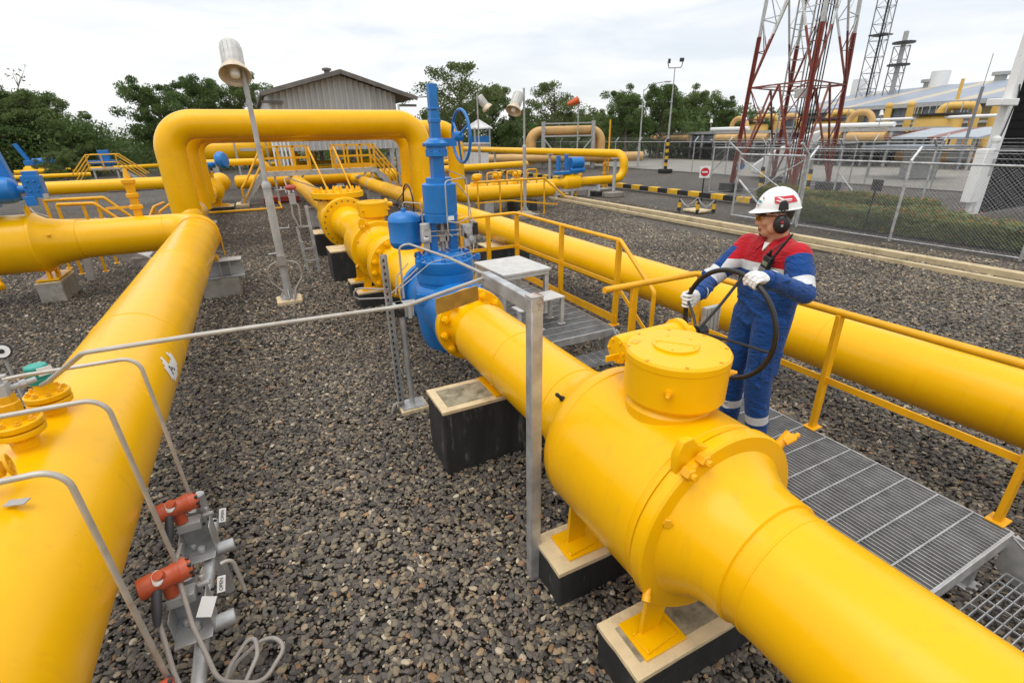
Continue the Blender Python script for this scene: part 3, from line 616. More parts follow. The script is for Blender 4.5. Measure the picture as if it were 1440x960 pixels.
VALVE, WHEEL_C = ball_valve((AX, 1.53, AZ), 'large yellow ball valve whose black handwheel the worker is turning')
V2 = dup(VALVE, (AX, 8.35, 0), label='yellow ball valve with drum gearbox between the blue valve and the bolted check valve')

# plinths
def plinth(x0, x1, y0, y1, h, label, group='black plinths with cream tops', stain=True, taper=.0, m=None):
    cx_, cy_ = (x0 + x1) / 2, (y0 + y1) / 2; r = thing('concrete_plinth', (cx_, cy_, 0), label, 'plinth', group)
    b = MB(); t = .028
    vs = [(x0 - taper, y0 - taper, -.02), (x1 + taper, y0 - taper, -.02), (x1 + taper, y1 + taper, -.02), (x0 - taper, y1 + taper, -.02), (x0, y0, h - t), (x1, y0, h - t), (x1, y1, h - t), (x0, y1, h - t)]
    b.add(vs, [(3, 2, 1, 0), (4, 5, 6, 7), (0, 1, 5, 4), (1, 2, 6, 5), (2, 3, 7, 6), (3, 0, 4, 7)]); b.build('block', m or CONB, r, bevel=.012)
    b = MB(); b.box2((x0 - .004, y0 - .004, h - t), (x1 + .004, y1 + .004, h)); b.build('top', CONC, r, bevel=.014)
    if y0 < 11:                                        # worn edges
        for c in r.children:
            bm = bmesh.new(); bm.from_mesh(c.data); bmesh.ops.subdivide_edges(bm, edges=bm.edges[:], cuts=14, use_grid_fill=True)
            for v in bm.verts:
                p = v.co * 7 + V((x0, y0, 0)) * 3; e = mnoise.noise(p) * .006 + min(0, mnoise.noise(p * 2.3) + .25) * .018; q = v.co.normalized(); v.co += V((q.x * e, q.y * e, e * .25 if c.name.startswith('top') else 0))
            bm.to_mesh(c.data); bm.free(); c.data.shade_smooth(); c.data.set_sharp_from_angle(angle=math.radians(35))
    if stain:
        b = MB(); b.box2((x0 + .06, y0 + .06, h - .01), (x1 - .06, y1 - .06, h + .004)); b.build('bare_patch', CONS, r, smooth=0)
    return r
plinth(1.11, 2.07, 1.71, 2.02, .27, 'low cream topped plinth under the valve drum, beside the galvanised post', stain=False)
plinth(1.12, 2.06, 1.05, 1.36, .27, 'stained low plinth nearest the camera under the yellow valve')
plinth(.945, 2.2, 3.15, 3.56, .605, 'tall black block with a cream rimmed top under the pipe beside the worker valve')
pb = MB(); pb.box((1.52, 3.355, .612), (.24, .38, .012)); pb.prism([(1.44, 3.34, .612), (1.75, 3.34, .612), (1.70, 3.34, .66), (1.49, 3.34, .66)], (0, .04, 0)); tag(pb.build('pipe_saddle', YEL), 'yellow saddle plate on the tall black block', 'pipe saddle')
plinth(1.13, 2.05, 7.85, 8.17, .27, 'low plinth with cream top under the second yellow valve, nearer one', stain=False)
plinth(1.13, 2.05, 8.55, 8.85, .27, 'low plinth with cream top under the second yellow valve, farther one', stain=False)
plinth(1.0, 2.1, 9.75, 10.35, .60, 'tall black block with cream top between the second valve and the check valve', stain=False)
plinth(.98, 2.15, 12.3, 12.9, .55, 'black block with cream top under the far end of the check valve', stain=False)
plinth(4.0, 5.0, 9.2, 9.7, .45, 'black block with cream edge under the long right pipe behind the blue valve', stain=False)
plinth(4.0, 5.0, 14.4, 15.2, .45, 'black block under the foot of the overhead loop on the right pipe', stain=False)

# --- blue control valve
def blue_valve():
    o = V((AX, 4.78, AZ)); P = lambda x, y, z: o + V((x, y, z))
    root = thing('control_valve', (o.x, o.y, 0), 'tall blue control valve with stem column, actuator cylinder and side handwheel on the main line', 'valve')
    b = MB()
    b.lathe([(-.57, .29), (-.55, .295), (-.5, .295), (-.34, .305), (-.2, .32), (0, .33), (.2, .32), (.34, .305), (.5, .295), (.57, .29)], o, (0, 1, 0), 56)
    b.lathe([(-.45, .20), (-.43, .26), (-.30, .31), (-.1, .33), (.08, .335), (.20, .33), (.225, .315), (.25, .285), (.285, .285), (.30, .295), (.395, .295)], o, (0, 0, 1), 64)
    b.box(P(0, 0, -.44), (.32, .40, .05)); b.box(P(-.235, -.17, .15), (.15, .24, .10), rz=.6); b.box(P(.235, -.17, .15), (.15, .24, .10), rz=-.6)
    b.build('body', BLU, root, smooth=32)
    b = MB(); b.lathe([(.395, .25), (.398, .296), (.405, .300), (.51, .300), (.52, .290), (.525, .235), (.56, .20), (.575, .16), (.58, .13)], o, (0, 0, 1), 64)
    bon = b.build('bonnet', BLU, root, smooth=32)
    b = MB(); b.bolts(P(0, 0, .522), (0, 0, 1), .262, 14, .026, .026, .2, .022, cut=True); b.build('bonnet_bolt', BLU, bon, smooth=30)
    b = MB()
    for a in (-2.7, -.35, .5, 2.2):
        d = V((math.cos(a), math.sin(a), 0)); b.cut(); b.box(P(0, 0, .50) + d * .31, (.12, .045, .035), rz=a); b.cyl(P(0, 0, .50) + d * .35 + V((0, 0, -.025)), P(0, 0, .50) + d * .35 + V((0, 0, .035)), .024, n=10)
    b.build('lifting_eye', BLU, bon, smooth=30)
    b = MB()                                           # yoke
    for x in (-.105, .105): b.cut(); b.bar(P(x, .0, .54), P(x, .0, .90), .08, .08, up=(0, 1, 0)); b.box(P(x, 0, .575), (.12, .16, .05))
    b.build('yoke', BLU, root, bevel=.008)
    b = MB(); b.cyl(P(0, 0, .56), P(0, 0, .94), .022, n=14); b.box(P(0, -.03, .72), (.10, .05, .07)); b.box(P(.02, -.05, .70), (.022, .01, .18)); b.build('stem', TUBE, root, bevel=.003)
    cylm = MB(); cylm.lathe([(.875, .14), (.882, .162), (.955, .166), (.959, .161), (.971, .161), (.975, .166), (1.235, .166), (1.245, .15), (1.25, .125), (1.295, .123), (1.297, .10)], o, (0, 0, 1), 40)
    act = cylm.build('actuator_cylinder', BLU, root, smooth=32)
    b = MB(); b.box(P(.045, -.163, .925), (.065, .010, .04), rz=.2); b.build('name_plate', TAGW, act)
    b = MB()                                           # column above: square trunk, gear head, square stem cover
    b.box(P(-.005, 0, 1.39), (.11, .11, .24)); b.lathe([(1.485, .09), (1.49, .105), (1.53, .105), (1.535, .098), (1.575, .095), (1.585, .08)], o, (0, 0, 1), 32)
    b.lathe([(1.575, .125), (1.582, .13), (1.605, .13), (1.63, .085), (1.65, .07)], o, (0, 0, 1), 6)
    b.bolts(P(0, 0, 1.535), (0, 0, 1), .10, 8, .012, .010, stud=0)
    b.bar(P(.0, 0, 1.61), P(.20, .0, 1.61), .07, .07); b.build('gear_head', BLU, root, bevel=.005, smooth=32)
    b = MB(); b.box(P(0, 0, 1.76), (.088, .088, .25)); b.box(P(0, 0, 1.80), (.100, .100, .035)); b.box(P(0, 0, 1.90), (.100, .100, .02)); b.box(P(0, 0, 2.0), (.080, .080, .21))
    b.build('stem_cover', BLU, root, bevel=.004)
    b = MB(); hub = P(.23, 0, 1.66); ax = V((1, 0, 0)); c = hub + V((.03, 0, 0))
    b.torus(c, ax, .235, .0145, 64, 10)
    for k in range(3):
        a = .6 + 2 * PI * k / 3; b.tube([hub, c + V((0, math.cos(a), math.sin(a))) * .235], .011, 8)
    b.cyl(hub - ax * .05, hub + ax * .04, .045, n=18); b.build('handwheel', BLU, root, smooth=40)
    # accumulator tank on its bracket
    tc = P(-.32, .22, .80); b = MB()
    b.lathe([(-.205, .03), (-.20, .09), (-.18, .14), (-.15, .161), (-.12, .166), (-.118, .169), (-.11, .166), (.08, .166), (.088, .169), (.09, .166), (.12, .159), (.155, .125), (.172, .07), (.178, .026), (.205, .024)], tc, (0, 0, 1), 40)
    tk = b.build('accumulator_tank', BLU, root, smooth=32)
    b = MB(); b.box(tc + V((.20, -.02, 0)), (.04, .10, .26)); b.bar(tc + V((.20, -.02, 0)), P(-.05, .12, .82), .05, .14); b.build('tank_bracket', BLU, tk, bevel=.004)
    # instruments on both sides of the yoke
    b = MB()
    b.box(P(-.19, -.05, .76), (.09, .08, .13)); b.cyl(P(-.19, -.05, .82), P(-.19, -.05, .88), .05, n=16); b.box(P(-.19, -.06, .66), (.05, .05, .10)); b.cyl(P(-.23, -.10, .73), P(-.18, -.10, .73), .03, n=12)
    b.cut(); b.box(P(.23, -.08, .78), (.10, .08, .12)); b.cyl(P(.23, -.14, .79), P(.23, -.05, .79), .045, n=18); b.box(P(.29, -.06, .72), (.07, .07, .16)); b.box(P(.22, -.1, .66), (.06, .05, .08)); b.box(P(.30, -.08, .84), (.05, .05, .07)); b.cyl(P(.26, -.15, .70), P(.26, -.1, .70), .028, n=14)
    b.build('instrument_block', GALP, root, bevel=.006)
    b = MB(); b.box(P(.32, -.10, .79), (.05, .04, .12)); b.cut(); b.box(P(-.2, -.10, .74), (.03, .03, .05)); b.cut(); b.box(P(.2, -.12, .74), (.03, .03, .04)); b.build('solenoid', BLKM, root, bevel=.004)
    b = MB(); r = .0065
    b.tube([P(.02, -.23, .76), P(-.02, -.24, .80), P(-.02, -.245, 1.28), P(.18, -.235, 1.30), P(.22, -.15, 1.26)], r, 8, bend=.04)
    b.tube([tc + V((0, 0, .22)), tc + V((0, 0, .265)), P(-.18, .05, 1.06), P(-.18, .05, .85)], r, 8, bend=.03)
    b.tube([P(-.2, -.06, .80), P(.25, -.09, .79)], r, 8); b.tube([P(-.2, -.06, .755), P(.25, -.09, .74)], r, 8); b.tube([P(.25, -.1, .9), P(.1, -.2, .88), P(.0, -.21, .9)], r, 8, bend=.03)
    b.tube([P(.29, -.1, .88), P(.28, -.05, 1.1), P(.18, 0, 1.24)], r, 8, bend=.05); b.tube([P(.30, -.1, .70), P(.25, -.2, .58), P(-.25, -.34, .56), P(-.6, -.5, .40)], .004, 6)
    b.tube([P(.30, 0, .85), P(.30, .02, 1.28), P(.1, .02, 1.36)], .005, 6, bend=.06)
    b.build('tubing', TUBE, root, smooth=50)
    # flanges on both sides
    for s in (-1, 1):
        b = MB(); b.lathe([(.55, .28), (.555, .345), (.565, .35), (.625, .35), (.63, .345)], o, (0, s, 0), 56); b.build('blue_flange', BLU, root, smooth=30)
    return root
BV = blue_valve()
def spool(y0, s, label):                             # bolted yellow flange and hub next to the blue valve, towards s
    r = thing('flange_spool', (AX, y0, 0), label, 'pipe flange', 'bolted yellow flange spools'); o = V((AX, y0, AZ)); d = (0, s, 0)
    b = MB(); b.lathe([(0, .25), (.003, .345), (.012, .352), (.075, .352), (.085, .345), (.087, .262), (.12, .235), (.17, .225), (.24, .235), (.34, .272), (.37, .277), (.40, .277)], o, d, 56); b.build('hub', YEL, r, smooth=30)
    b = MB(); b.bolts(o + V((0, s * .086, 0)), d, .298, 12, .036, .038, .3, .022, cut=True); b.build('flange_bolt', YEL, r, smooth=30); return r
spool(4.78 - .632, -1, 'yellow bolted flange on the worker side of the blue valve')
spool(4.78 + .632, 1, 'yellow flange on the far side of the blue valve')
pipe_run('gas_pipe', [(AX, 5.80, AZ), (AX, 6.55, AZ)], PR, 'short yellow pipe behind the blue valve under the blue tank')
r = thing('flange_pair', (AX, 6.75, 0), 'pair of thick yellow flanges with nuts, left of the blue tank on the main line', 'pipe flange')
b = MB(); b.lathe([(-.22, .277), (-.16, .31), (-.12, .33), (-.10, .335), (-.098, .43), (-.09, .44), (-.01, .44), (-.004, .43)], (AX, 6.75, AZ), (0, 1, 0), 56); b.lathe([(.004, .43), (.01, .44), (.09, .44), (.098, .43), (.10, .335), (.30, .30), (.90, .285)], (AX, 6.75, AZ), (0, 1, 0), 56); b.build('flange', YEL, r, smooth=30)
b = MB(); b.bolts((AX, 6.65, AZ), (0, -1, 0), .385, 16, .036, .04, .2, .02, cut=True); b.bolts((AX, 6.85, AZ), (0, 1, 0), .385, 16, .036, .04, .2, .02, cut=True); b.build('flange_bolt', YEL, r, smooth=30)
pipe_run('gas_pipe', [(AX, 9.05, AZ), (AX, 10.6, AZ)], PR, 'yellow pipe between the second ball valve and the check valve')
# --- check valve with bolted cover
r = thing('check_valve', (AX, 12.0, 0), 'yellow check valve with a round bolted cover on top and a ring of bolt holes', 'valve')
o = V((AX, 12.0, AZ)); b = MB()
b.lathe([(-1.55, .277), (-1.45, .30), (-1.15, .33), (-.95, .36), (-.94, .52), (-.92, .535), (-.80, .535), (-.78, .52), (-.77, .42), (-.4, .47), (0, .49), (.4, .47), (.8, .40), (1.1, .30), (1.3, .277)], o, (0, 1, 0), 60)
b.lathe([(.2, .46), (.42, .45), (.44, .44), (.47, .50)], o + V((0, 0, .0)), (0, 0, 1), 48); b.build('body', YEL, r, smooth=30)
b = MB(); b.lathe([(.46, .40), (.462, .545), (.475, .56), (.58, .56), (.59, .55), (.595, .42), (.60, .05)], o, (0, 0, 1), 60); cv = b.build('cover', YEL, r, smooth=30)
b = MB(); b.bolts(o + V((0, 0, .59)), (0, 0, 1), .49, 20, .036, .05, 0, .03, cut=True); b.cut(); b.lathe([(.59, .05), (.66, .05), (.70, .03)], o, (0, 0, 1), 12); b.build('cover_bolt', YEL, cv, smooth=30)
b = MB(); b.bolts(o + V((0, -.94, 0)), (0, -1, 0), .465, 24, .018, .006, .5, 0, cut=True); b.build('flange_hole', DARK, r, smooth=0)
b = MB(); b.bolts(o + V((0, 0, .455)), (0, 0, -1), .50, 20, .03, .03, 0, 0, cut=True); b.build('cover_nut', DARK, r, smooth=0)
pipe_run('gas_pipe', [(AX, 13.25, AZ), (AX, 26.8, AZ)], PR, 'yellow pipe running from the check valve away to the far header')

# ================================================================ OTHER PIPE RUNS
RX, RZ, RR = 4.46, .74, .258
pipe_run('gas_pipe', [(RX, -6, RZ), (RX, 26.6, RZ)], RR, 'long fat yellow pipe running behind the worker along the right of the walkway', welds=[((RX, 2.4, RZ), (0, 1, 0)), ((RX, 8.6, RZ), (0, 1, 0))])
LX, LZ, LR = -1.125, 1.0, .328
pipe_run('header_pipe', [(LX, -4, LZ), (LX, 11.3, LZ), (-3.0, 11.3, LZ)], LR, 'fattest yellow pipe at the left, with an elbow turning away to the left', bend=.52, welds=[((LX, 10.72, LZ), (0, 1, 0)), ((LX, 4.6, LZ), (0, 1, 0)), ((-1.70, 11.3, LZ), (1, 0, 0)), ((LX, 7.3, LZ), (0, 1, 0))])
b = MB(); b.torus((LX, 10.45, LZ), (0, 1, 0), LR + .006, .018, 56, 8); b.cyl((LX + .345, 10.45, LZ), (LX + .345, 10.45, .62), .012, n=8)
tag(b.build('pipe_clamp', YELR), 'yellow clamp band round the left pipe just before its elbow', 'pipe clamp')
# support beam under the left pipe elbow
r = thing('support_beam', (-.72, 9.85, 0), 'short grey steel beam sticking out under the left pipe elbow', 'support beam')
b = MB(); b.ibeam((-1.75, 9.9, .50), (-.50, 9.9, .50), .30, .30, .018)
for x in (-.85, -.7): b.box((x, 9.9, .5), (.012, .28, .26))
b.build('beam', GALP, r, bevel=.003)
b = MB(); b.box((-.9, 9.9, .17), (.6, .30, .34)); b.build('footing', CONG, r, bevel=.01)
b = MB(); b.box((-1.1, 9.9, .69), (.5, .2, .06)); b.build('packing', YELR, r)
# left ball valve with blue actuator (mostly outside the frame)
def left_valve():
    o = V((-4.43, 11.3, LZ)); P = lambda x, y, z: o + V((x, y, z))
    root = thing('actuated_valve', (o.x, o.y, 0), 'big yellow valve body cut by the left picture edge, with a blue actuator on top', 'valve')
    b = MB(); b.lathe([(1.45, .337), (1.38, .345), (1.30, .36), (1.05, .40), (.93, .475), (.90, .505), (.86, .508), (.85, .488), (-.85, .488), (-.86, .508), (-.90, .505), (-1.3, .36), (-1.5, .337)], o, (1, 0, 0), 64)
    b.build('body', YEL, root, smooth=30)
    b = MB(); b.prism([P(.87, -.18, .44), P(.87, -.02, .44), P(.87, -.03, .60), P(.87, -.10, .64), P(.87, -.17, .58)], (.035, 0, 0)); b.bolt(P(1.12, -.36, .16), (.3, -.9, .3), .03, .03, .02); b.build('lifting_lug', YEL, root, bevel=.006)
    for x in (.86, -.72):
        b = MB(); b.box(P(x, .08, -.60), (.32, .8, .03)); 
        for yy in (-.14, .28): b.bar(P(x, yy, -.60), P(x, yy * .8, -.36), .11, .05, up=(1, 0, 0))
        b.build('foot', YEL, root, bevel=.004)
    b = MB(); b.cyl(P(.30, -.40, -.46), P(.30, -.42, -.62), .02, n=10); b.lathe([(0, .04), (.06, .04), (.06, .055), (.10, .055), (.11, .03)], P(.30, -.42, -.56), (.2, -.9, -.4), 14); b.build('drain_valve', YELR, root, smooth=30)
    b = MB(); b.cyl(P(0, 0, .44), P(0, 0, .62), .30, n=40); b.box(P(.1, -.05, .66), (.75, .7, .10)); b.build('mounting_plate', BLU, root, bevel=.008)
    b = MB(); b.lathe([(-1.3, .10), (-1.28, .21), (.42, .21), (.50, .19), (.55, .13), (.57, .07), (.70, .06)], P(.36, -.22, .90), (1, 0, 0), 40); b.build('actuator_cylinder', BLU, root, smooth=32)
    b = MB(); b.box(P(1.14, -.22, .94), (.24, .20, .34)); b.box(P(1.14, -.22, 1.14), (.18, .16, .08)); b.box(P(1.06, -.30, .72), (.14, .10, .14)); b.bolts(P(1.14, -.325, .95), (0, -1, 0), .09, 6, .018, .02); b.build('limit_switch', BLU, root, bevel=.02)
    b = MB(); b.bar(P(.74, .15, .70), P(.50, .15, 2.6), .20, .16, up=(0, 1, 0)); b.bar(P(.40, .1, .66), P(.2, .1, 1.5), .14, .14, up=(0, 1, 0)); b.build('stem_column', BLU, root, bevel=.01)
    b = MB(); b.tube([P(.98, -.3, .66), P(1.06, -.4, .55), P(1.2, -.35, .46)], .012, 8); b.box(P(1.26, -.3, .78), (.06, .05, .09)); b.cyl(P(1.1, -.3, .74), P(1.42, -.3, .74), .008, n=8); b.build('tubing', TUBE, root)
    return root
left_valve()
plinth(-3.76, -3.40, 10.98, 11.8, .37, 'pale concrete block under the near foot of the left edge valve', group='bare concrete blocks at the left valve', stain=False, m=CONG)
plinth(-5.7, -5.0, 10.6, 11.85, .38, 'mossy concrete block at the left picture edge under the valve', group='bare concrete blocks at the left valve', stain=False, m=CONG)
# vent stack on the left header
def vent_stack(p, h, label, s=1.0):
    p = V(p); r = thing('vent_stack', p, label, 'vent valve')
    b = MB(); z = [0, .14, .16, .22, .24, .36, .38, .44, .46, .62, .64, .70, .72, .9]; rr = [.07, .07, .11, .11, .07, .07, .10, .10, .075, .085, .11, .11, .06, .03]
    b.lathe([(z[i] * h / .9, rr[i] * s) for i in range(len(z))], p, (0, 0, 1), 16); b.build('valve_body', YELR, r, smooth=30)
    b = MB(); b.cyl(p + V((-.34 * s, 0, h * .55)), p + V((.34 * s, 0, h * .55)), .012, n=8); b.build('lever', DARK, r)
    b = MB(); b.bar(p + V((-.45 * s, 0, h * .22)), p + V((-.05, 0, h * .22)), .035, .04); b.build('side_branch', YELR, r); return r
vent_stack((-2.08, 11.45, 1.30), .85, 'slim yellow vent valve standing on the left header pipe')

# overhead loops
def loop(name, y, x0, x1, zt, zl, zr, r, label, bend=.62):
    return pipe_run(name, [(x0, y, zl), (x0, y, zt), (x1, y, zt), (x1, y, zr)], r, label, 'overhead pipe loops', bend=bend, welds=[((x0, y, zt - .68), (0, 0, 1)), ((x1, y, zt - .68), (0, 0, 1)), ((x0, y, zl + .75), (0, 0, 1))])
loop('pipe_loop', 14.9, -1.70, RX, 2.97, .85, .8, .325, 'largest and nearest yellow pipe loop arching over the yard')
loop('pipe_loop', 16.4, -1.50, 6.12, 2.82, .85, .75, .26, 'second pipe loop behind the nearest one, its right leg beside the blue handwheel', bend=.55)
loop('pipe_loop', 18.2, -1.48, 4.95, 2.78, .85, .8, .25, 'third and rearmost pipe loop seen only at its left leg', bend=.55)
YLX = -1.62
pipe_run('gas_pipe', [(YLX, 14.75, .84), (YLX, 23.6, .84)], .27, 'yellow pipe joining the left feet of the three loops', caps=[((YLX, 14.75, .84), (1, 1, 1))])
r = thing('pipe_support', (YLX, 16, 0), 'grey steel stool under the left feet of the pipe loops', 'pipe support')
b = MB(); b.bar((YLX, 15.6, 0), (YLX, 15.6, .55), .45, .5); b.box((YLX, 15.6, .56), (.9, .6, .04)); b.build('stool', GALP, r, bevel=.01)
b = MB(); b.torus((YLX, 15.9, .84), (0, 1, 0), .275, .02, 40, 6); b.build('strap', GAL, r)
# yellow valve with blue actuator behind the loops
r = thing('actuated_valve', (YLX + .05, 22.6, 0), 'yellow valve with a round blue actuator seen inside the pipe loop', 'valve')
b = MB(); b.lathe([(-.6, .27), (-.5, .36), (-.42, .47), (.42, .47), (.5, .36), (.6, .27)], (YLX, 22.6, .9), (0, 1, 0), 40); b.cyl((YLX, 22.6, 1.3), (YLX, 22.6, 1.55), .22, n=28); b.ball((YLX + .35, 23.3, 1.1), .36, (1, 1, 1)); b.build('body', YEL, r, smooth=40)
b = MB(); b.box((YLX - .1, 22.3, 1.68), (.5, .4, .36)); b.cyl((YLX - .3, 22.0, 1.78), (YLX + .35, 22.3, 1.78), .11, n=18); b.build('gear_case', BLU, r, bevel=.02)
b = MB(); b.lathe([(0, .15), (.06, .26), (.14, .31), (.24, .31), (.33, .25), (.36, .1)], (YLX + .45, 22.2, 1.92), (1, -.5, .1), 32); b.build('actuator', BLU, r, smooth=40)
b = MB(); b.box((YLX, 22.9, .28), (1.0, .5, .06)); b.box((YLX, 22.9, .45), (.5, .3, .35)); b.build('foot', YEL, r, bevel=.01)
plinth(YLX - .5, YLX + .65, 22.5, 23.4, .25, 'dark plinth under the valve with the round blue actuator', stain=False)
pipe_run('gas_pipe', [(-16, 28.0, .9), (YLX, 28.0, .9), (YLX, 23.2, .9)], .27, 'yellow pipe crossing the yard at left beyond the header', bend=.5)
# right leg of the second loop: capped spur
pipe_run('gas_pipe', [(6.12, 16.4, .9), (6.12, 16.4, .72), (9.85, 16.4, .70)], .25, 'capped yellow spur lying to the right of the blue handwheel', bend=.45, caps=[((9.85, 16.4, .70), (.55, 1, 1))])
# far header
pipe_run('far_header', [(-.75, 26.8, .84), (6.6, 26.8, .84)], .30, 'yellow header pipe under the stair platform in front of the shelter', caps=[((-.75, 26.8, .84), (.5, 1, 1))])
pipe_run('gas_pipe', [(.6, 26.8, .84), (.6, 26.8, 1.70), (-3.2, 27.2, 1.70)], .15, 'thin yellow pipe rising from the far header and passing under the vessel', bend=.4)
b = MB(); b.torus((AX, 25.4, AZ), (0, 1, 0), PR + .006, .02, 40, 6); b.cyl((AX, 25.4, .6), (AX, 25.4, 0), .05, n=10); tag(b.build('pipe_strap', GAL), 'grey strap and leg on the main line close to the far header', 'pipe support')
b = MB(); b.torus((RX, 22.4, RZ), (0, 1, 0), RR + .006, .02, 40, 6); b.box((RX, 22.4, .25), (.5, .35, .5)); tag(b.build('pipe_strap', GAL), 'grey strap and stool on the right pipe close to the far header', 'pipe support')
# three leg brackets: small instrument stands

# ================================================================ WALKWAY PLATFORMS
def grating(b, x0, x1, y0, y1, z, along='x', pitch=.034, cross=.105, h=.03, t=.0045):
    """bearing bars along one axis, thin cross rods along the other"""
    if along == 'x':
        n = int((y1 - y0) / pitch)
        for i in range(n + 1): y = y0 + (y1 - y0) * i / n; b.box(((x0 + x1) / 2, y, z - h / 2), (x1 - x0, t, h))
        m = int((x1 - x0) / cross)
        for i in range(m + 1): x = x0 + (x1 - x0) * i / m; b.box((x, (y0 + y1) / 2, z - .005), (.006, y1 - y0, .010))
    else:
        n = int((x1 - x0) / pitch)
        for i in range(n + 1): x = x0 + (x1 - x0) * i / n; b.box((x, (y0 + y1) / 2, z - h / 2), (t, y1 - y0, h))
        m = int((y1 - y0) / cross)
        for i in range(m + 1): y = y0 + (y1 - y0) * i / m; b.box(((x0 + x1) / 2, y, z - .005), (x1 - x0, .006, .010))
def walkway(name, x0, x1, y0, y1, z, label, treads, group='grating walkway platforms'):
    r = thing(name, ((x0 + x1) / 2, (y0 + y1) / 2, 0), label, 'platform', group)
    b = MB(); grating(b, x0, x1, y0, y1, z, 'y', .030, .172)
    m_ = int((y1 - y0) / .172)
    for k in range(m_ + 1): b.box(((x0 + x1) / 2, y0 + (y1 - y0) * k / m_, z + .0005), (x1 - x0, .0085, .009))
    b.build('grating', GRAT, r, smooth=0)
    b = MB()
    for x in (x0 - .006, x1 + .006): b.box((x, (y0 + y1) / 2, z - .06), (.012, y1 - y0, .12))
    for y in (y0 - .006, y1 + .006): b.box(((x0 + x1) / 2, y, z - .04), (x1 - x0, .012, .085))
    b.build('frame', GAL, r, bevel=.002)
    b = MB()
    for x in (x0 + .05, x1 - .05):
        for y in (y0 + .08, (y0 + y1) / 2, y1 - .08): b.cut(); b.box((x, y, (z - .09) / 2), (.06, .06, z - .09)); b.box((x, y, .012), (.13, .13, .012))
    b.build('leg', GAL, r, bevel=.003)
    for (ty0, ty1, tz) in treads:
        b = MB(); grating(b, x0 + .02, x1 - .06, ty0, ty1, tz, 'x', .034, .10); b.box(((x0 + x1) / 2 - .02, ty0 if ty0 < y0 else ty1, tz - .02), (x1 - x0 - .08, .006, .045)); b.build('stair_tread', GRAT, r, smooth=0)
    if treads:
        ya = y0 if treads[0][0] < y0 else y1; sgn = -1 if ya == y0 else 1; b = MB()
        for x in (x0 + .0, x1 - .03): b.cut(); b.prism([(x, ya, z), (x, ya + sgn * .10, z), (x, ya + sgn * .62, .06), (x, ya + sgn * .62, 0), (x, ya + sgn * .44, 0), (x, ya, z - .24)], (.01, 0, 0)); b.bar((x + .02, ya + sgn * .02, z - .01), (x + .02, ya + sgn * .60, .06), .05, .008)
        b.build('stringer', GAL, r, bevel=.002)
    return r
W1 = walkway('walkway_platform', 2.22, 3.42, .64, 3.12, .45, 'galvanised grating platform the worker stands on', [(.30, .58, .23), (-.02, .26, .06)])
W2 = walkway('walkway_platform', 2.42, 3.44, 4.25, 6.85, .45, 'grating platform beside the blue valve, carrying the pale grey step table', [(3.93, 4.18, .24), (3.60, 3.84, .06)])
def railing(name, segs, posts, label, rz_=None, r=.024, toe=(), mids=(), pw=.052, group='yellow handrails of the walkways', m=None):
    """segs: top rail polylines; mids: flat mid rails; posts: (foot, head); toe: kick plates"""
    m = m or YELR; p0 = posts[0][0]; root = thing(name, (p0[0], p0[1], 0), label, 'railing', group)
    for s in segs: b = MB(); b.tube(s, r, 12, bend=.07); b.build('top_rail', m, root, smooth=50)
    for s in mids:
        b = MB()
        for i in range(len(s) - 1): b.bar(s[i], s[i + 1], .012, .05)
        b.build('mid_rail', m, root, bevel=.002)
    for f, h in posts:
        b = MB(); b.bar(f, h, pw, pw * .55, up=(0, 1, 0)); f = V(f); b.box(f + V((0, 0, .006)), (.11, .09, .012)); b.build('post', m, root, bevel=.003)
    for s in toe:
        b = MB()
        for i in range(len(s) - 1): b.bar(s[i], s[i + 1], .008, .10)
        b.build('toe_board', m, root, bevel=.002)
    return root
X1 = 3.46
railing('handrail', [[(2.40, 3.13, 1.365), (X1, 3.13, 1.365), (X1, .55, 1.385), (X1, -.6, 1.385)]],
        [((X1, 1.84, .45), (X1, 1.84, 1.36)), ((X1, .72, .45), (X1, .72, 1.37)), ((2.72, 3.13, .45), (2.72, 3.13, 1.35)), ((X1, 3.10, .45), (X1, 3.10, 1.35)), ((X1, -.35, .0), (X1, -.35, 1.36))],
        'yellow handrail behind the worker and along the walkway to the right edge', mids=[[(2.72, 3.13, .86), (X1, 3.13, .86), (X1, .68, .86), (X1, .42, .62), (X1, -.35, .30)]], pw=.062, r=.027)
X2 = 3.50
railing('handrail', [[(2.55, 6.88, 1.45), (X2, 6.88, 1.46), (X2, 4.32, 1.46), (X2, 3.72, 1.02), (X2, 3.72, .02)]],
        [((X2, 6.86, .45), (X2, 6.86, 1.45)), ((X2, 5.55, .45), (X2, 5.55, 1.45)), ((X2, 4.34, .45), (X2, 4.34, 1.45)), ((2.60, 6.88, .45), (2.60, 6.88, 1.44)), ((3.02, 6.88, .45), (3.02, 6.88, 1.44))],
        'yellow handrail with toe board round the blue valve platform', mids=[[(2.58, 6.88, .95), (X2, 6.88, .95), (X2, 4.36, .95), (X2, 3.74, .52)]], toe=[[(2.58, 6.87, .53), (X2, 6.87, .53)], [(X2 - .01, 6.85, .53), (X2 - .01, 4.3, .53)]], pw=.065)
gpl = onY(1000, 449, 3.05); r = thing('cable_box', (gpl.x, 3.05, 0), 'grey ribbed metal box on the handrail behind the black handwheel', 'cable box'); b = MB(); b.box((gpl.x, 3.06, gpl.z), (.20, .05, .26)); b.build('case', GALP, r, bevel=.006)
b = MB()
for k in range(4): b.cut(); b.box((gpl.x - .075 + k * .05, 3.03, gpl.z), (.012, .012, .24))
b.build('rib', GAL, r)
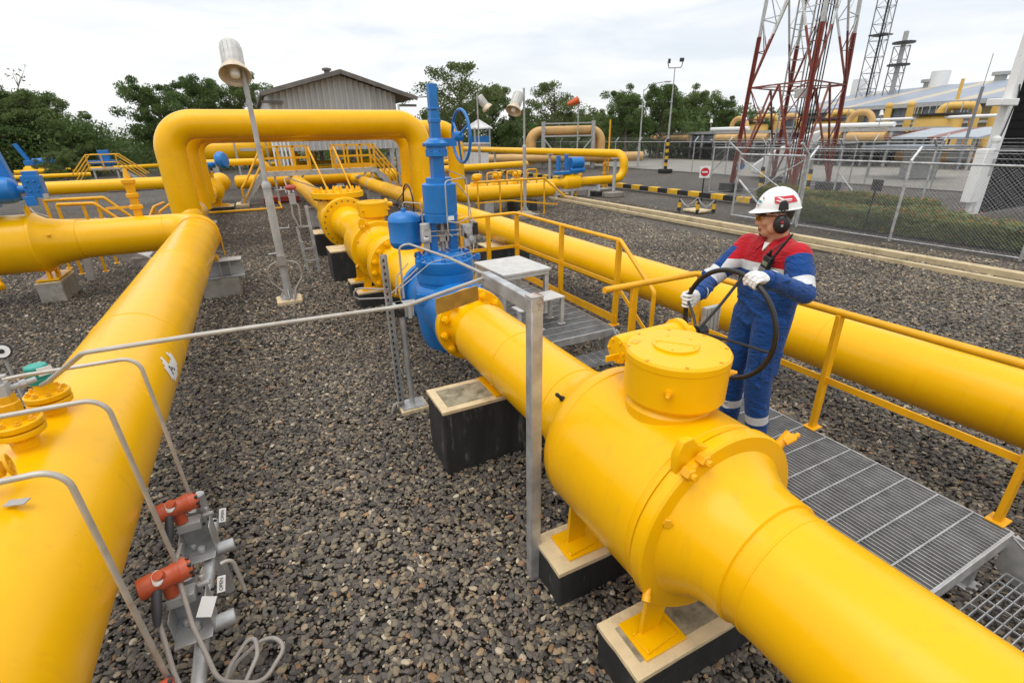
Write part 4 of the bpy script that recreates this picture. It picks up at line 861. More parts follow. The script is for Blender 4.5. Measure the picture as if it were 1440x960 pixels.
# step table on the platform
r = thing('step_table', (2.7, 5.4, .45), 'pale grey steel step table with a lower step standing on the grating', 'step stool')
b = MB(); b.box((2.70, 5.45, 1.035), (.68, .80, .03), rz=.05); b.build('table_top', LGREY, r, bevel=.006)
b = MB(); b.box((2.70, 5.45, .995), (.64, .76, .05), rz=.05); b.build('apron', LGREY, r, bevel=.004)
b = MB()
for x, y in ((2.40, 5.10), (3.02, 5.14), (2.38, 5.80), (2.98, 5.82)): b.cut(); b.box((x, y, .735), (.055, .055, .55)); b.box((x, y, .456), (.09, .09, .01))
b.build('leg', LGREY, r, bevel=.004)
b = MB(); b.box((2.82, 4.80, .79), (.36, .30, .02), rz=.05); b.build('lower_step', LGREY, r, bevel=.004)
b = MB(); b.box((2.52, 4.72, .72), (.30, .20, .02), rz=.05); b.build('lower_step', LGREY, r, bevel=.004)
b = MB()
for x, y, h in ((2.98, 4.69, .78), (2.68, 4.92, .78), (2.66, 4.64, .71), (2.39, 4.66, .71), (2.96, 4.93, .78)): b.cut(); b.box((x, y, (h + .45) / 2), (.045, .045, h - .45)); b.box((x, y, .456), (.09, .07, .01))
b.build('step_leg', LGREY, r, bevel=.004)

# ================================================================ GALVANISED POST WITH ARM, LINES
r = thing('steel_post', (1.09, 1.98, 0), 'galvanised box post in the foreground with a flat arm and rusty corner', 'post')
b = MB(); b.bar((1.09, 1.98, -.02), (1.10, 1.98, 1.83), .066, .066, up=(0, 1, 0)); b.build('upright', GAL, r, bevel=.006)
b = MB(); b.box((1.098, 2.29, 1.785), (.05, .55, .085)); b.build('arm', GAL, r, bevel=.008)
b = MB(); b.box((1.10, 1.98, 1.836), (.070, .070, .010)); b.box((1.10, 1.945, 1.80), (.064, .005, .06)); b.build('rusty_cap', RUSTY, r, bevel=.002)
b = MB(); b.tube([(1.12, 2.55, 1.81), (1.09, 2.56, 1.79), (.55, 2.30, 1.785), (-.36, 2.365, 1.785), (-.76, 2.40, 1.775), (-.98, 2.62, 1.60), (-1.10, 2.86, 1.50)], .0105, 10, bend=.05)
tag(b.build('impulse_line', TUBE), 'long metal impulse line from the left pipe nozzle to the galvanised post', 'tube')
b = MB(); b.tube([(1.11, 2.56, 1.80), (1.16, 3.4, 1.735), (1.115, 4.33, 1.68), (1.03, 4.35, 1.66), (1.025, 4.35, 1.18)], .0105, 10, bend=.06)
tag(b.build('impulse_line', TUBE), 'metal impulse line from the post arm past the blue tank to the slotted stand', 'tube')
b = MB(); b.prism([(.70, 2.285, 1.80), (.98, 2.40, 1.80), (.98, 2.40, 1.715), (.70, 2.285, 1.715)], (-.003, .008, 0)); tag(b.build('identity_plate', mat('brass_plate', (.42, .25, .05), .42, .35, var=.25, vscale=14)), 'blank brass coloured plate hanging on the long metal line', 'plate')
# slotted channel stand
r = thing('instrument_stand', (.93, 4.37, 0), 'slotted steel channel stand with junction block and thin pipe leg on a cream base', 'instrument stand')
b = MB()
for dx in (-.028, .028): b.box((.885 + dx, 4.36, .80), (.004, .04, 1.6))
b.box((.885, 4.38, .80), (.06, .004, 1.6)); b.build('slotted_channel', GAL, r)
b = MB()
for k in range(24): b.cut(); b.box((.885, 4.377, .12 + k * .062), (.016, .003, .03))
b.build('slot', DARK, r, smooth=0)
b = MB(); b.cyl((1.00, 4.36, .04), (.99, 4.36, 1.10), .026, n=16); b.box((1.0, 4.36, .055), (.24, .20, .012)); b.build('pipe_leg', GAL, r, smooth=40)
b = MB(); b.box((1.0, 4.36, .025), (.28, .24, .05)); b.build('base', CONC, r, bevel=.006)
b = MB(); b.box((1.02, 4.34, 1.13), (.22, .10, .03)); b.box((1.05, 4.33, 1.07), (.09, .07, .12)); b.cyl((1.05, 4.28, 1.0), (1.05, 4.28, 1.12), .02, n=10); b.build('bracket', GALP, r, bevel=.004)
b = MB(); b.box((.97, 4.34, 1.08), (.08, .09, .13)); b.cyl((.97, 4.30, 1.10), (.97, 4.24, 1.10), .025, n=10); b.build('solenoid', BLKM, r, bevel=.008)
b = MB(); b.tube([(.95, 4.34, 1.22), (1.02, 4.5, 1.36), (1.16, 4.6, 1.44)], .006, 8); b.tube([(.90, 4.36, 1.28), (.62, 4.5, 1.30), (.60, 4.55, 1.18), (.9, 4.5, 1.16), (1.35, 4.65, 1.43)], .008, 8, bend=.09); b.tube([(.90, 4.36, .10), (.80, 4.33, .12), (.78, 4.33, .02)], .012, 8, bend=.05); b.build('cable', CABL, r, smooth=50)

# ================================================================ TRANSMITTERS BY THE LEFT PIPE
def transmitter(y, x, zt, label, tagdir=1):
    r = thing('transmitter', (x, y, 0), label, 'transmitter', 'orange pressure transmitters beside the left pipe'); P = lambda a, b_, c: V((x + a, y + b_, zt + c))
    axd = V((.97, .25, .02)).normalized()
    b = MB(); b.lathe([(-.105, .030), (-.10, .046), (-.05, .050), (-.045, .046), (-.02, .044), (.02, .044), (.03, .047), (.05, .052), (.055, .048), (.085, .048), (.09, .043), (.10, .040)], P(0, 0, 0), axd, 28)
    b.cyl(P(0, 0, -.03), P(0, 0, -.10), .030, n=18); b.cyl(P(-.01, -.02, .03), P(-.015, -.035, .055), .022, n=14); h = b.build('housing', ORNG, r, smooth=32)
    b = MB()
    for k in range(8): a = k * PI / 4; u, v = perp(axd); b.cut(); b.box(P(0, 0, 0) + axd * .092 + (u * math.cos(a) + v * math.sin(a)) * .043, (.014, .014, .014))
    b.build('cap_notch', DARK, h, smooth=0)
    b = MB(); b.ball(P(-.02, -.030, .036), .030, (.8, 1.15, .35), 18, 10, Matrix.Rotation(.7, 3, 'X')); b.build('name_plate', TAGW, h)
    b = MB(); b.lathe([(0, .016), (.03, .020), (.09, .020), (.12, .017), (.15, .011)], P(-.03, -.05, -.005), (-.12, -.55, -.83), 16); b.build('cable_boot', GLAND, r, smooth=50)
    b = MB()                                           # U bracket and yoke plate
    b.box(P(.05, .03, -.20), (.15, .006, .17)); b.box(P(.05, -.055, -.285), (.15, .17, .006)); b.box(P(.126, -.03, -.22), (.005, .12, .20)); b.box(P(-.026, -.03, -.24), (.005, .12, .14)); b.build('bracket', GAL, r, bevel=.002)
    b = MB()
    for q in range(6): b.cut(); b.cyl(P(.0 + .028 * q, .0255, -.15 - .012 * (q % 2) * 2), P(.0 + .028 * q, .0245, -.15 - .012 * (q % 2) * 2), .009 if q % 2 else .006, n=10)
    b.build('bracket_hole', DARK, r, smooth=0)
    b = MB(); b.box(P(.03, .0, -.13), (.11, .07, .05)); b.cyl(P(.06, -.07, -.28), P(.06, -.07, -.25), .02, n=6); b.cyl(P(.02, -.03, -.28), P(.02, -.03, -.25), .014, n=6); b.cyl(P(.10, .0, -.10), P(.15, -.01, -.09), .012, n=10); b.cyl(P(.12, .01, -.09), P(.12, .01, -.06), .010, n=8); b.build('manifold', GALP, r, bevel=.003)
    b = MB(); b.cyl(P(.05, .08, -.40), P(.05, .08, -.10), .03, n=18); b.lathe([(-.02, .036), (.07, .036), (.075, .032)], P(.13, -.03, -.33), (1, .1, 0), 18); b.build('pipe_clamp', GAL, r, smooth=40)
    b = MB(); c = P(.19, -.02, -.12); ux = V((.20, .42, .88)).normalized(); uz = V((.35, -.88, .30)); uz = (uz - ux * uz.dot(ux)).normalized(); uy = uz.cross(ux)
    R = Matrix((ux, uy, uz)).transposed(); b.box(c, (.074, .034, .002), rot=R); t_ = b.build('tag', TAGW, r); lettering('OPEN', .022, INK, c + uz * .0022, ux, uy, t_)
    return r
TP = [(2.66, -.71, .76, 'orange red pressure transmitter, the farthest of the three by the left pipe'), (2.12, -.69, .78, 'orange red pressure transmitter, the middle of the three by the left pipe'), (1.55, -.70, .74, 'orange red pressure transmitter half cut by the bottom picture edge')]
for y, x, z, lab in TP: transmitter(y, x, z, lab)
r = thing('pipe_stand', (-.62, 2.75, 0), 'galvanised pipe stand carrying the orange transmitters beside the left pipe', 'pipe stand')
b = MB(); b.cyl((-.62, 2.74, 0), (-.62, 2.74, .75), .03, n=18); b.cyl((-.61, 1.40, 0), (-.61, 1.40, .75), .03, n=18); b.cyl((-.625, 2.9, .42), (-.625, 1.2, .44), .03, n=18); b.build('tube_frame', GAL, r, smooth=40)
# sensing tubes arching over the left pipe
for (ys, bz, by), lab in zip(((2.66, 1.615, 2.70), (2.12, 1.675, 2.13), (1.62, 1.68, 1.645)), ('sensing tube bent over the left pipe to the farthest transmitter', 'sensing tube bent over the left pipe to the middle transmitter', 'sensing tube bent over the left pipe nearest to the camera')):
    xb = -.665; b = MB(); b.tube([(-2.2, by + .12, bz - .10), (-1.1, by + .04, bz - .01), (xb, by, bz), (-.64, ys + .02, .72)], .0095, 12, bend=[.4, .07])
    tag(b.build('sensing_tube', TUBE), lab, 'tube', 'sensing tubes over the left pipe')
b = MB(); b.tube([(-.72, 2.55, .60), (-.70, 2.42, .66), (-.655, 2.16, .80), (-.62, 1.98, .60), (-.55, 1.80, .42), (-.40, 1.80, .30), (-.30, 1.98, .26), (-.38, 2.10, .25), (-.52, 2.02, .24), (-.62, 1.95, .15)], .0100, 12, bend=.10)
tag(b.build('instrument_cable', CABL), 'grey cable looping from the farthest transmitter towards the gravel', 'cable')
b = MB(); b.tube([(-.735, 2.01, .64), (-.70, 1.86, .50), (-.64, 1.70, .36), (-.54, 1.72, .28), (-.42, 1.96, .30), (-.43, 2.08, .33), (-.54, 1.98, .28), (-.60, 1.86, .22)], .0100, 12, bend=.08)
tag(b.build('instrument_cable', CABL), 'grey cable looping from the middle transmitter into a small coil', 'cable')
b = MB(); b.box((-.56, 2.02, .635), (.06, .003, .085), rot=Matrix.Rotation(.5, 3, 'Y') @ Matrix.Rotation(-.5, 3, 'X')); tag(b.build('paper_tag', TAGW), 'plain white tag between the two rear transmitters', 'tag')
b = MB(); b.tube([(-.52, 2.28, .62), (-.47, 2.30, .62), (-.45, 2.26, .42)], .010, 8, bend=.04); tag(b.build('drain_tube', TUBE), 'short bent drain tube behind the middle transmitter', 'tube')

# nozzles on top of the left pipe
def nozzle(p, label, cap):
    p = V(p); r = thing('nozzle', p, label, 'nozzle', 'flanged nozzles on the left pipe')
    b = MB(); b.lathe([(-.04, .05), (.02, .05), (.03, .042), (.045, .042), (.05, .088), (.072, .090), (.076, .088)], p, (0, 0, 1), 32); b.lathe([(.084, .088), (.088, .090), (.108, .090), (.112, .086), (.113, .045), (.135, .040), (.18, .040)], p, (0, 0, 1), 32)
    b.cyl(p + V((0, 0, .07)), p + V((0, 0, .09)), .06, n=20); b.build('flange', YEL, r, smooth=32)
    b = MB(); b.bolts(p + V((0, 0, .110)), (0, 0, 1), .068, 8, .013, .012, .5, .008, cut=True); b.bolts(p + V((0, 0, .055)), (0, 0, -1), .068, 8, .013, .012, .5, .004, cut=True); b.build('flange_bolt', YELR, r, smooth=30)
    b = MB()
    if cap == 'teal':
        b.lathe([(.165, .046), (.19, .048), (.195, .043), (.20, .047), (.25, .047), (.256, .042)], p, (0, 0, 1), 8); b.build('cap', TEAL, r, smooth=30)
        b = MB(); b.box(p + V((.045, -.045, .235)), (.055, .004, .04), rz=.5); b.build('tag', TAGW, r)
    else:
        b.lathe([(.17, .045), (.20, .045), (.205, .038), (.235, .036)], p, (0, 0, 1), 8); b.build('hex_plug', YELR, r, smooth=30)
        b = MB(); b.box(p + V((0, 0, .26)), (.05, .05, .06)); b.cyl(p + V((0, 0, .28)), p + V((0, 0, .315)), .016, n=12); b.box(p + V((-.04, 0, .32)), (.15, .022, .012)); b.cyl(p + V((.02, .02, .255)), p + V((.10, .06, .262)), .012, n=10); b.cyl(p + V((.05, .035, .258)), p + V((.07, .045, .26)), .018, n=6); b.cyl(p + V((-.02, -.0, .255)), p + V((-.12, -.03, .25)), .012, n=10); b.build('needle_valve', GALP, r, bevel=.002)
    return r
nozzle((-1.12, 2.93, 1.325), 'flanged nozzle with a teal green screw cap and tag on the left pipe', 'teal')
nozzle((-1.13, 2.60, 1.345), 'flanged nozzle with a grey needle valve on the left pipe', 'valve')
r = thing('drain_cock', (-1.1, 2.18, 1.3), 'small yellow cock with a spoked handwheel on top of the left pipe', 'valve')
b = MB(); b.cyl((-1.16, 2.22, 1.30), (-1.16, 2.22, 1.43), .028, n=16); b.lathe([(0, .02), (.03, .04), (.06, .04), (.07, .026), (.10, .026), (.11, .036), (.14, .036), (.15, .02)], (-1.20, 2.19, 1.42), (.9, .25, .1), 14); b.build('body', YELR, r, smooth=35)
b = MB(); b.torus((-1.045, 2.235, 1.435), (.9, .25, .1), .042, .006, 24, 6)
for k in range(4): a = k * PI / 2; u, v = perp(V((.9, .25, .1))); b.tube([(-1.045, 2.235, 1.435), V((-1.045, 2.235, 1.435)) + (u * math.cos(a) + v * math.sin(a)) * .042], .004, 6)
b.build('handwheel', YELR, r, smooth=40)
b = MB(); b.box((-1.02, 2.12, 1.335), (.07, .035, .004), rz=-.3); tag(b.build('loose_plate', GALP), 'small loose metal plate lying on the left pipe', 'plate')
# warning tags strapped to the left pipe
r = thing('pipe_tag', (-.83, 4.05, 1.1), 'white diamond tag with dark marks stuck to the side of the left pipe', 'tag')
b = MB(); c = V((LX, 3.98, LZ)); f = lambda a, y: c + V((math.cos(a) * (LR + .003), y, math.sin(a) * (LR + .003)))
G = [[f(-.10 + .62 * i / 8, -.16 + .30 * j / 8) for j in range(9)] for i in range(9)]
for i in range(8):
    for j in range(8):
        if abs(i - 3.5) + abs(j - 3.5) < 5.2 and not (i > 4 and 2 < j < 6): b.add([G[i][j], G[i][j + 1], G[i + 1][j + 1], G[i + 1][j]], [(0, 1, 2, 3)])
b.build('sticker', TAGW, r, smooth=60)
b = MB()
for i, j in ((2, 2), (2, 4), (3, 2), (3, 3), (4, 2)): b.cut(); k = 1.004; q = [c + (p - c) * 1.003 for p in (G[i][j].lerp(G[i][j + 1], .2), G[i][j + 1].lerp(G[i + 1][j + 1], .3), G[i + 1][j + 1].lerp(G[i + 1][j], .5), G[i + 1][j].lerp(G[i][j], .2))]; b.add(q, [(0, 1, 2, 3)])
b.build('ink_mark', INK, r, smooth=0)
r = thing('pressure_gauge', (-2.9, 5.3, 0), 'round black rimmed gauge at the left picture edge above the gravel', 'gauge')
gp = at(2, 494, .75); b = MB(); b.cyl(gp, (gp.x, gp.y, 0), .014, n=10); b.box((gp.x, gp.y, .01), (.2, .2, .03)); b.build('stem', GALP, r)
gd = (EYE - gp).normalized(); b = MB(); b.lathe([(-.03, .05), (0, .075), (.02, .077), (.022, .06)], gp, gd, 32); b.build('case', BLKM, r, smooth=35)
b = MB(); b.cyl(gp + gd * .018, gp + gd * .024, .060, n=32); b.build('dial', TAGW, r); u, v = perp(gd); b = MB(); b.bar(gp + gd * .026, gp + gd * .026 + u * .035 + v * .02, .012, .002, up=gd); b.cyl(gp + gd * .024, gp + gd * .028, .022, n=16); b.build('needle', INK, r)

# ================================================================ LAMP POSTS
def flood_lamp(root, c, d, s=1.0):
    """bell shaped floodlight: c at the rim centre, d the way the opening faces"""
    d = V(d).normalized(); c = V(c)
    b = MB(); b.lathe([(-.66 * s, .10 * s), (-.655 * s, .155 * s), (-.63 * s, .170 * s), (-.20 * s, .175 * s), (-.17 * s, .165 * s)], c, d, 28)
    for k in range(14):
        a = 2 * PI * k / 14; u, v = perp(d); e = (u * math.cos(a) + v * math.sin(a)); b.bar(c + d * (-.60 * s) + e * .176 * s, c + d * (-.22 * s) + e * .176 * s, .012 * s, .018 * s, up=e)
    b.build('lamp_housing', LGREY, root, smooth=40)
    b = MB(); b.lathe([(-.19 * s, .16 * s), (-.15 * s, .19 * s), (-.07 * s, .235 * s), (0, .262 * s), (.012 * s, .264 * s), (.008 * s, .250 * s), (-.06 * s, .222 * s), (-.13 * s, .18 * s), (-.17 * s, .12 * s)], c, d, 36, cap=False); b.build('lamp_shade', LAMPI, root, smooth=60)
    b = MB(); b.lathe([(-.17 * s, .07 * s), (-.05 * s, .085 * s), (.02 * s, .075 * s), (.05 * s, .03 * s)], c, d, 18); b.build('lamp_glass', LAMPG, root, smooth=60)
def lamp_post(base, h, hx, d, label, s=1.0, thick=1.9, cable=False):
    base = V(base); r = thing('lamp_post', base, label, 'lamp post', 'lamp posts with bell floodlights')
    b = MB(); b.cyl(base + V((0, 0, .05)), base + V((0, 0, thick)), .062, n=20); b.lathe([(0, .07), (.06, .066), (.10, .038)], base + V((0, 0, thick - .02)), (0, 0, 1), 20); b.cyl(base + V((0, 0, thick)), base + V((0, 0, h)), .036, n=16)
    top = base + V((0, 0, h - .12)); b.tube([top, V(hx) - V(d).normalized() * .45 * s], .022, 8); b.build('pole', GALP, r, smooth=40)
    b = MB(); b.box(base + V((0, 0, .085)), (.24, .24, .018))
    for k in range(4): b.bar(base + V((math.cos(k * PI / 2), math.sin(k * PI / 2), 0)) * .05 + V((0, 0, .23)), base + V((math.cos(k * PI / 2), math.sin(k * PI / 2), 0)) * .12 + V((0, 0, .10)), .012, .05)
    b.build('base_plate', GAL, r)
    b = MB(); b.box(base + V((0, 0, .035)), (.40, .40, .09)); b.build('footing', CONC, r, bevel=.015)
    flood_lamp(r, hx, d, s)
    if cable:
        b = MB(); b.tube([base + V((.03, -.05, .72)), base + V((.24, -.08, .70)), base + V((.27, -.1, .45)), base + V((.12, -.14, .25)), base + V((.06, -.20, .0))], .016, 8, bend=.14); b.tube([base + V((-.03, -.05, .74)), base + V((-.25, -.06, .66)), base + V((-.22, -.08, .40)), base + V((-.04, -.12, .20)), base + V((.0, -.20, .0))], .014, 8, bend=.14); b.box(base + V((.0, -.03, .74)), (.13, .12, .16)); b.build('cable', CABL, r, smooth=50)
        b = MB(); b.tube([base + V((0, 0, 1.25)), base + V((.20, -.05, 1.25)), base + V((.21, -.05, 1.31))], .010, 8); b.tube([base + V((0, 0, .86)), base + V((-.18, -.05, .86))], .010, 8); b.build('hook', GAL, r)
    return r
lamp_post((.13, 8.86, 0), 3.55, onY(331, 106, 8.75), (-.02, -.60, -.80), 'tall galvanised lamp post in front of the pipe loop with a large bell floodlight', .80, cable=True)
lamp_post((8.40, 15.8, 0), 4.0, onY(722, 156, 15.7), (-.5, -.35, -.8), 'lamp post right of the blue handwheel with its white floodlight tipped left', 1.0, thick=2.2)
lamp_post((11.2, 26.3, 0), 4.65, onY(686, 153, 26.2), (.55, -.3, -.8), 'farther lamp post behind the blue handwheel with its floodlight tipped right', 1.15, thick=2.2)
def light_mast(px, pyb, pxt, pyt, D, label, kind):
    p = at(px, pyb); h = H + ray(pxt, pyt).z / math.hypot(ray(pxt, pyt).x, ray(pxt, pyt).y) * math.hypot(p.x, p.y)
    r = thing('light_mast', p, label, 'light mast'); b = MB(); b.lathe([(0, .075), (h * .5, .055), (h, .03)], p, (0, 0, 1), 12); b.build('pole', GALP, r, smooth=50)
    if kind == 'flood':
        b = MB(); b.tube([p + V((-.38, .3, h + .4)), p + V((-.3, .25, h + .02)), p + V((.3, -.25, h + .02)), p + V((.36, -.3, h + .45))], .035, 8, bend=.1); b.build('bracket', GALP, r)
        b = MB(); b.box(p + V((-.3, .25, h + .42)), (.12, .16, .26), rz=.6); b.cut(); b.box(p + V((.28, -.25, h + .45)), (.27, .16, .22), rz=-.6); b.build('floodlight', DARK, r, bevel=.03)
        b = MB(); b.cyl(p, p + V((0, 0, 2.2)), .115, n=14); b.build('hazard_sleeve', HAZ2, r); b = MB(); b.box(p + V((0, 0, .12)), (.7, .7, .26)); b.build('footing', BLKM, r, bevel=.02)
    else:
        b = MB(); b.tube([p + V((0, 0, h - .1)), p + V((.45, -.35, h + .35)), p + V((1.1, -.85, h + .45))], .04, 8, bend=.3); b.build('arm', GALP, r); b = MB(); b.ball(p + V((1.35, -1.05, h + .48)), .3, (1, .5, .25), rot=Matrix.Rotation(-.65, 3, 'Z')); b.build('lamp_head', LGREY, r)
    return r
HAZ2 = stripes('hazard_bands_pole', (.02, .02, .02), (.72, .42, .02), 2, .44, .5)
light_mast(935, 243, 948, 96, 37, 'slender mast with twin floodlights and a hazard striped foot', 'flood')
light_mast(897, 236, 905, 126, 43, 'slender street lamp with a curved arm, left of the floodlight mast', 'arm')

# ================================================================ SHELTER AND PIPEWORK IN FRONT OF IT
SY = 30.0
def corrugated(b, p0, p1, z0, ztop, pitch=.25, d=.045, nrm=(0, -1, 0)):
    """vertical corrugated sheet along p0-p1 with a variable top"""
    p0, p1 = V(p0), V(p1); L = (p1 - p0).length; n = int(L / pitch * 4); nrm = V(nrm); row0 = []; row1 = []
    for i in range(n + 1):
        t = i / n; q = p0.lerp(p1, t) + nrm * (d if i % 4 in (1, 2) else 0)
        row0.append(V((q.x, q.y, z0(t) if callable(z0) else z0))); row1.append(V((q.x, q.y, ztop(t) if callable(ztop) else ztop)))
    return b.add(row0 + row1, [(i, i + 1, n + 2 + i, n + 1 + i) for i in range(n)])
wl, wr = onY(388, 207, SY).x, onY(564, 207, SY).x; el, er = onY(365, 129, SY), onY(585, 136, SY); rg = onY(477, 98, SY)
r = thing('shelter', ((wl + wr) / 2, SY, 0), 'open sided metering shelter with a pale corrugated gable and weathered roof', 'building')
zb = 2.05; xc = rg.x; ze = lambda x: (el.z + (rg.z - el.z) * (x - el.x) / (rg.x - el.x)) if x < xc else (rg.z + (er.z - rg.z) * (x - rg.x) / (er.x - rg.x))
b = MB(); corrugated(b, (wl, SY + .4, 0), (wr, SY + .4, 0), zb, lambda t: ze(wl + (wr - wl) * t) - .22, .30, .11); b.build('gable_wall', CLAD, r, smooth=0)
b = MB()
for xx in (wl, wr): corrugated(b, (xx, SY + .4, 0), (xx, SY + 13, 0), zb, ze(xx) - .25, .26, .06, (-1 if xx == wl else 1, 0, 0))
b.build('side_cladding', CLAD, r, smooth=0)
b = MB(); y0, y1 = SY - .25, SY + 14
for (a, c) in ((el, rg), (rg, er)): b.prism([(a.x, y0, a.z), (c.x, y0, c.z), (c.x, y0, c.z - .10), (a.x, y0, a.z - .10)], (0, y1 - y0, 0))
b.build('roof', ROOFM, r, smooth=0)
b = MB()
for (a, c) in ((el, rg), (rg, er)): b.bar((a.x, y0 - .03, a.z - .12), (c.x, y0 - .03, c.z - .12), .05, .20)
for k in range(9):
    x = el.x + (er.x - el.x) * (k + .5) / 9; b.box((x, y0 + .3, ze(x) - .16), (.08, .7, .12))
b.box((el.x + .5, SY + .1, el.z - .45), (1.0, .12, .12)); b.box((er.x - .5, SY + .1, er.z - .45), (1.0, .12, .12)); b.build('barge_board', ROOFM, r, smooth=0)
b = MB(); b.lathe([(0, .16), (.3, .16), (.32, .26), (.42, .26), (.46, .1)], (rg.x - .2, SY + 3, rg.z - .05), (0, 0, 1), 12); b.build('roof_vent', ROOFM, r)
b = MB()
for x in (wl + .15, xc - .8, xc + 2.4, wr - .1):
    for y in (SY + .5, SY + 6.5, SY + 12.8): b.cut(); b.ibeam((x, y, 0), (x, y, zb + .3), .24, .22, .02, up=(0, 1, 0))
b.build('column', GALP, r)
b = MB(); b.box(((wl + wr) / 2, SY + .52, zb + .08), (wr - wl, .14, .2)); b.build('beam', GALP, r)
b = MB()
for k in range(2): b.cut(); b.cyl((wr + .12 + k * .1, SY + .1, 0), (wr + .12 + k * .1, SY + .1, er.z - .4 if k == 0 else 2.2), .06, n=10)
for k in range(5): b.cut(); b.cyl((wl - .15 + k * .19, SY - .3, 0), (wl - .15 + k * .19, SY - .3, 2.55), .045, n=8)
b.build('downpipe', WHT, r)
rnd = random.Random(11)
for k, (y, z) in enumerate(((32, 1.1), (34, 1.0), (36.5, 1.2), (39, 1.0))): pipe_run('meter_run', [(wl - .4, y, z), (wr + 3.5, y, z)], .15 + .03 * (k % 2), 'yellow meter run inside the open shelter, %s' % ('frontmost', 'second from the front', 'third from the front', 'rearmost')[k], 'meter runs inside the shelter', n=16)
for k in range(9):
    x = wl + .5 + k * .72; y = 32 + (k % 4) * 1.9; r = thing('riser', (x, y, 0), 'vertical riser with flanged valve inside the open shelter', 'valve', 'risers inside the shelter')
    b = MB(); b.cyl((x, y, 0), (x, y, 2.0), .07, n=12); b.lathe([(-.12, .15), (-.08, .15), (-.07, .1), (.07, .1), (.08, .15), (.12, .15)], (x, y, 1.5), (0, 0, 1), 14); b.build('pipe', YEL if k % 2 else LGREY, r, smooth=35)
    b = MB(); b.box((x + .12, y - .05, 1.72), (.2, .16, .22)); b.build('head', [LGREY, YELR, BLU][k % 3], r, bevel=.02)
# stair platform
PY_ = 24.6; dz = 1.36; xa, xb_, xc_, xd = .45, 2.25, 3.30, 5.05
r = thing('stair_platform', (2.6, PY_, 0), 'yellow railed crossover platform with stairs at both ends in front of the shelter', 'platform')
b = MB(); b.box((2.75, PY_, dz - .05), (4.6, .9, .06)); b.box((2.75, PY_ - .46, dz - .10), (4.7, .05, .2)); b.box((2.75, PY_ + .46, dz - .10), (4.7, .05, .2)); b.build('deck', GALP, r)
def rail_seg(x0, x1, y, lab='rail'):
    b = MB(); n = max(2, int(abs(x1 - x0) / .55)); b.box(((x0 + x1) / 2, y, dz + .98), (x1 - x0, .06, .06)); b.box(((x0 + x1) / 2, y, dz + .52), (x1 - x0, .05, .06)); b.box(((x0 + x1) / 2, y, dz + .10), (x1 - x0, .03, .16))
    for k in range(n + 1): b.box((x0 + (x1 - x0) * k / n, y, dz + .5), (.07, .06, 1.0))
    b.build('railing', YELR, r)
rail_seg(xa, xb_, PY_ - .47); rail_seg(xc_, xd, PY_ - .47); rail_seg(xa, xb_, PY_ + .47); rail_seg(xc_, xd, PY_ + .47)
b = MB()
for y in (PY_ - .47, PY_ + .47):
    b.cut(); b.tube([(xa, y, dz + 1.0), (xa - .85, y, .98), (xa - 1.05, y, .75), (xa - 1.05, y, .05)], .035, 8); b.cut(); b.tube([(xa, y, dz + .5), (xa - .95, y, .35)], .03, 8)
    b.cut(); b.tube([(xd, y, dz + 1.0), (xd + 1.15, y, .85), (xd + 1.15, y, .0)], .035, 8); b.cut(); b.tube([(xd, y, dz + .5), (xd + 1.1, y, .35)], .03, 8); b.cut(); b.bar((xd + .6, y, .5), (xd + .6, y, 1.5), .06)
b.build('stair_rail', YELR, r)
b = MB()
for y in (PY_ - .42, PY_ + .42): b.cut(); b.bar((xa - .1, y, dz - .1), (xa - 1.15, y, .08), .06, .22); b.cut(); b.bar((xd, y, dz - .1), (xd + 1.25, y, .02), .06, .22)
b.build('stringer', GALP, r)
b = MB()
for k in range(5):
    t = (k + .5) / 5; b.cut(); b.box((xa - .1 - 1.0 * t, PY_, dz - .15 - 1.2 * t), (.24, .8, .03)); b.cut(); b.box((xd + 1.2 * t, PY_, dz - .15 - 1.2 * t), (.24, .8, .03))
b.build('stair_tread', GALP, r)
b = MB(); b.box((xa - 1.15, PY_, .06), (.5, 1.1, .14)); b.build('footing', CONC, r, bevel=.02)
b = MB()
for x, x2 in ((xa + .3, xa + .3), (xa + 1.5, xa + .7), (xd - .2, xd - .2), (xd - .4, xd - 1.2)): b.cut(); b.bar((x2, PY_ - .4, 0), (x, PY_ - .4, dz - .1), .08)
b.build('leg', GALP, r)
b = MB()
for x0, x1 in ((xb_, xb_ + .38), (xc_, xc_ + .30)): b.cut(); b.bar((x0, PY_ - .47, dz + .95), (x1, PY_ - 2.2, .5), .06)
b.build('gate_rail', YELR, r)
pipe_run('guard_pipe', [(-2.6, 22.2, .10), (.72, 22.0, .10), (.72, 24.1, .12)], .045, 'thin yellow pipe lying low across the gravel before the platform', m=YELR, n=10)
for i, (x, y) in enumerate(((.9, 25.6), (3.6, 25.8))):
    r = thing('pipe_skid', (x, y, 0), 'low red steel skid under the %s yellow pipe by the far header' % ('main', 'right')[i], 'skid'); b = MB(); b.box((x, y, .12), (1.5, .9, .2)); b.build('frame', REDSK, r); b = MB(); b.box((x, y, .36), (.4, .5, .3)); b.build('stool', GALP, r)
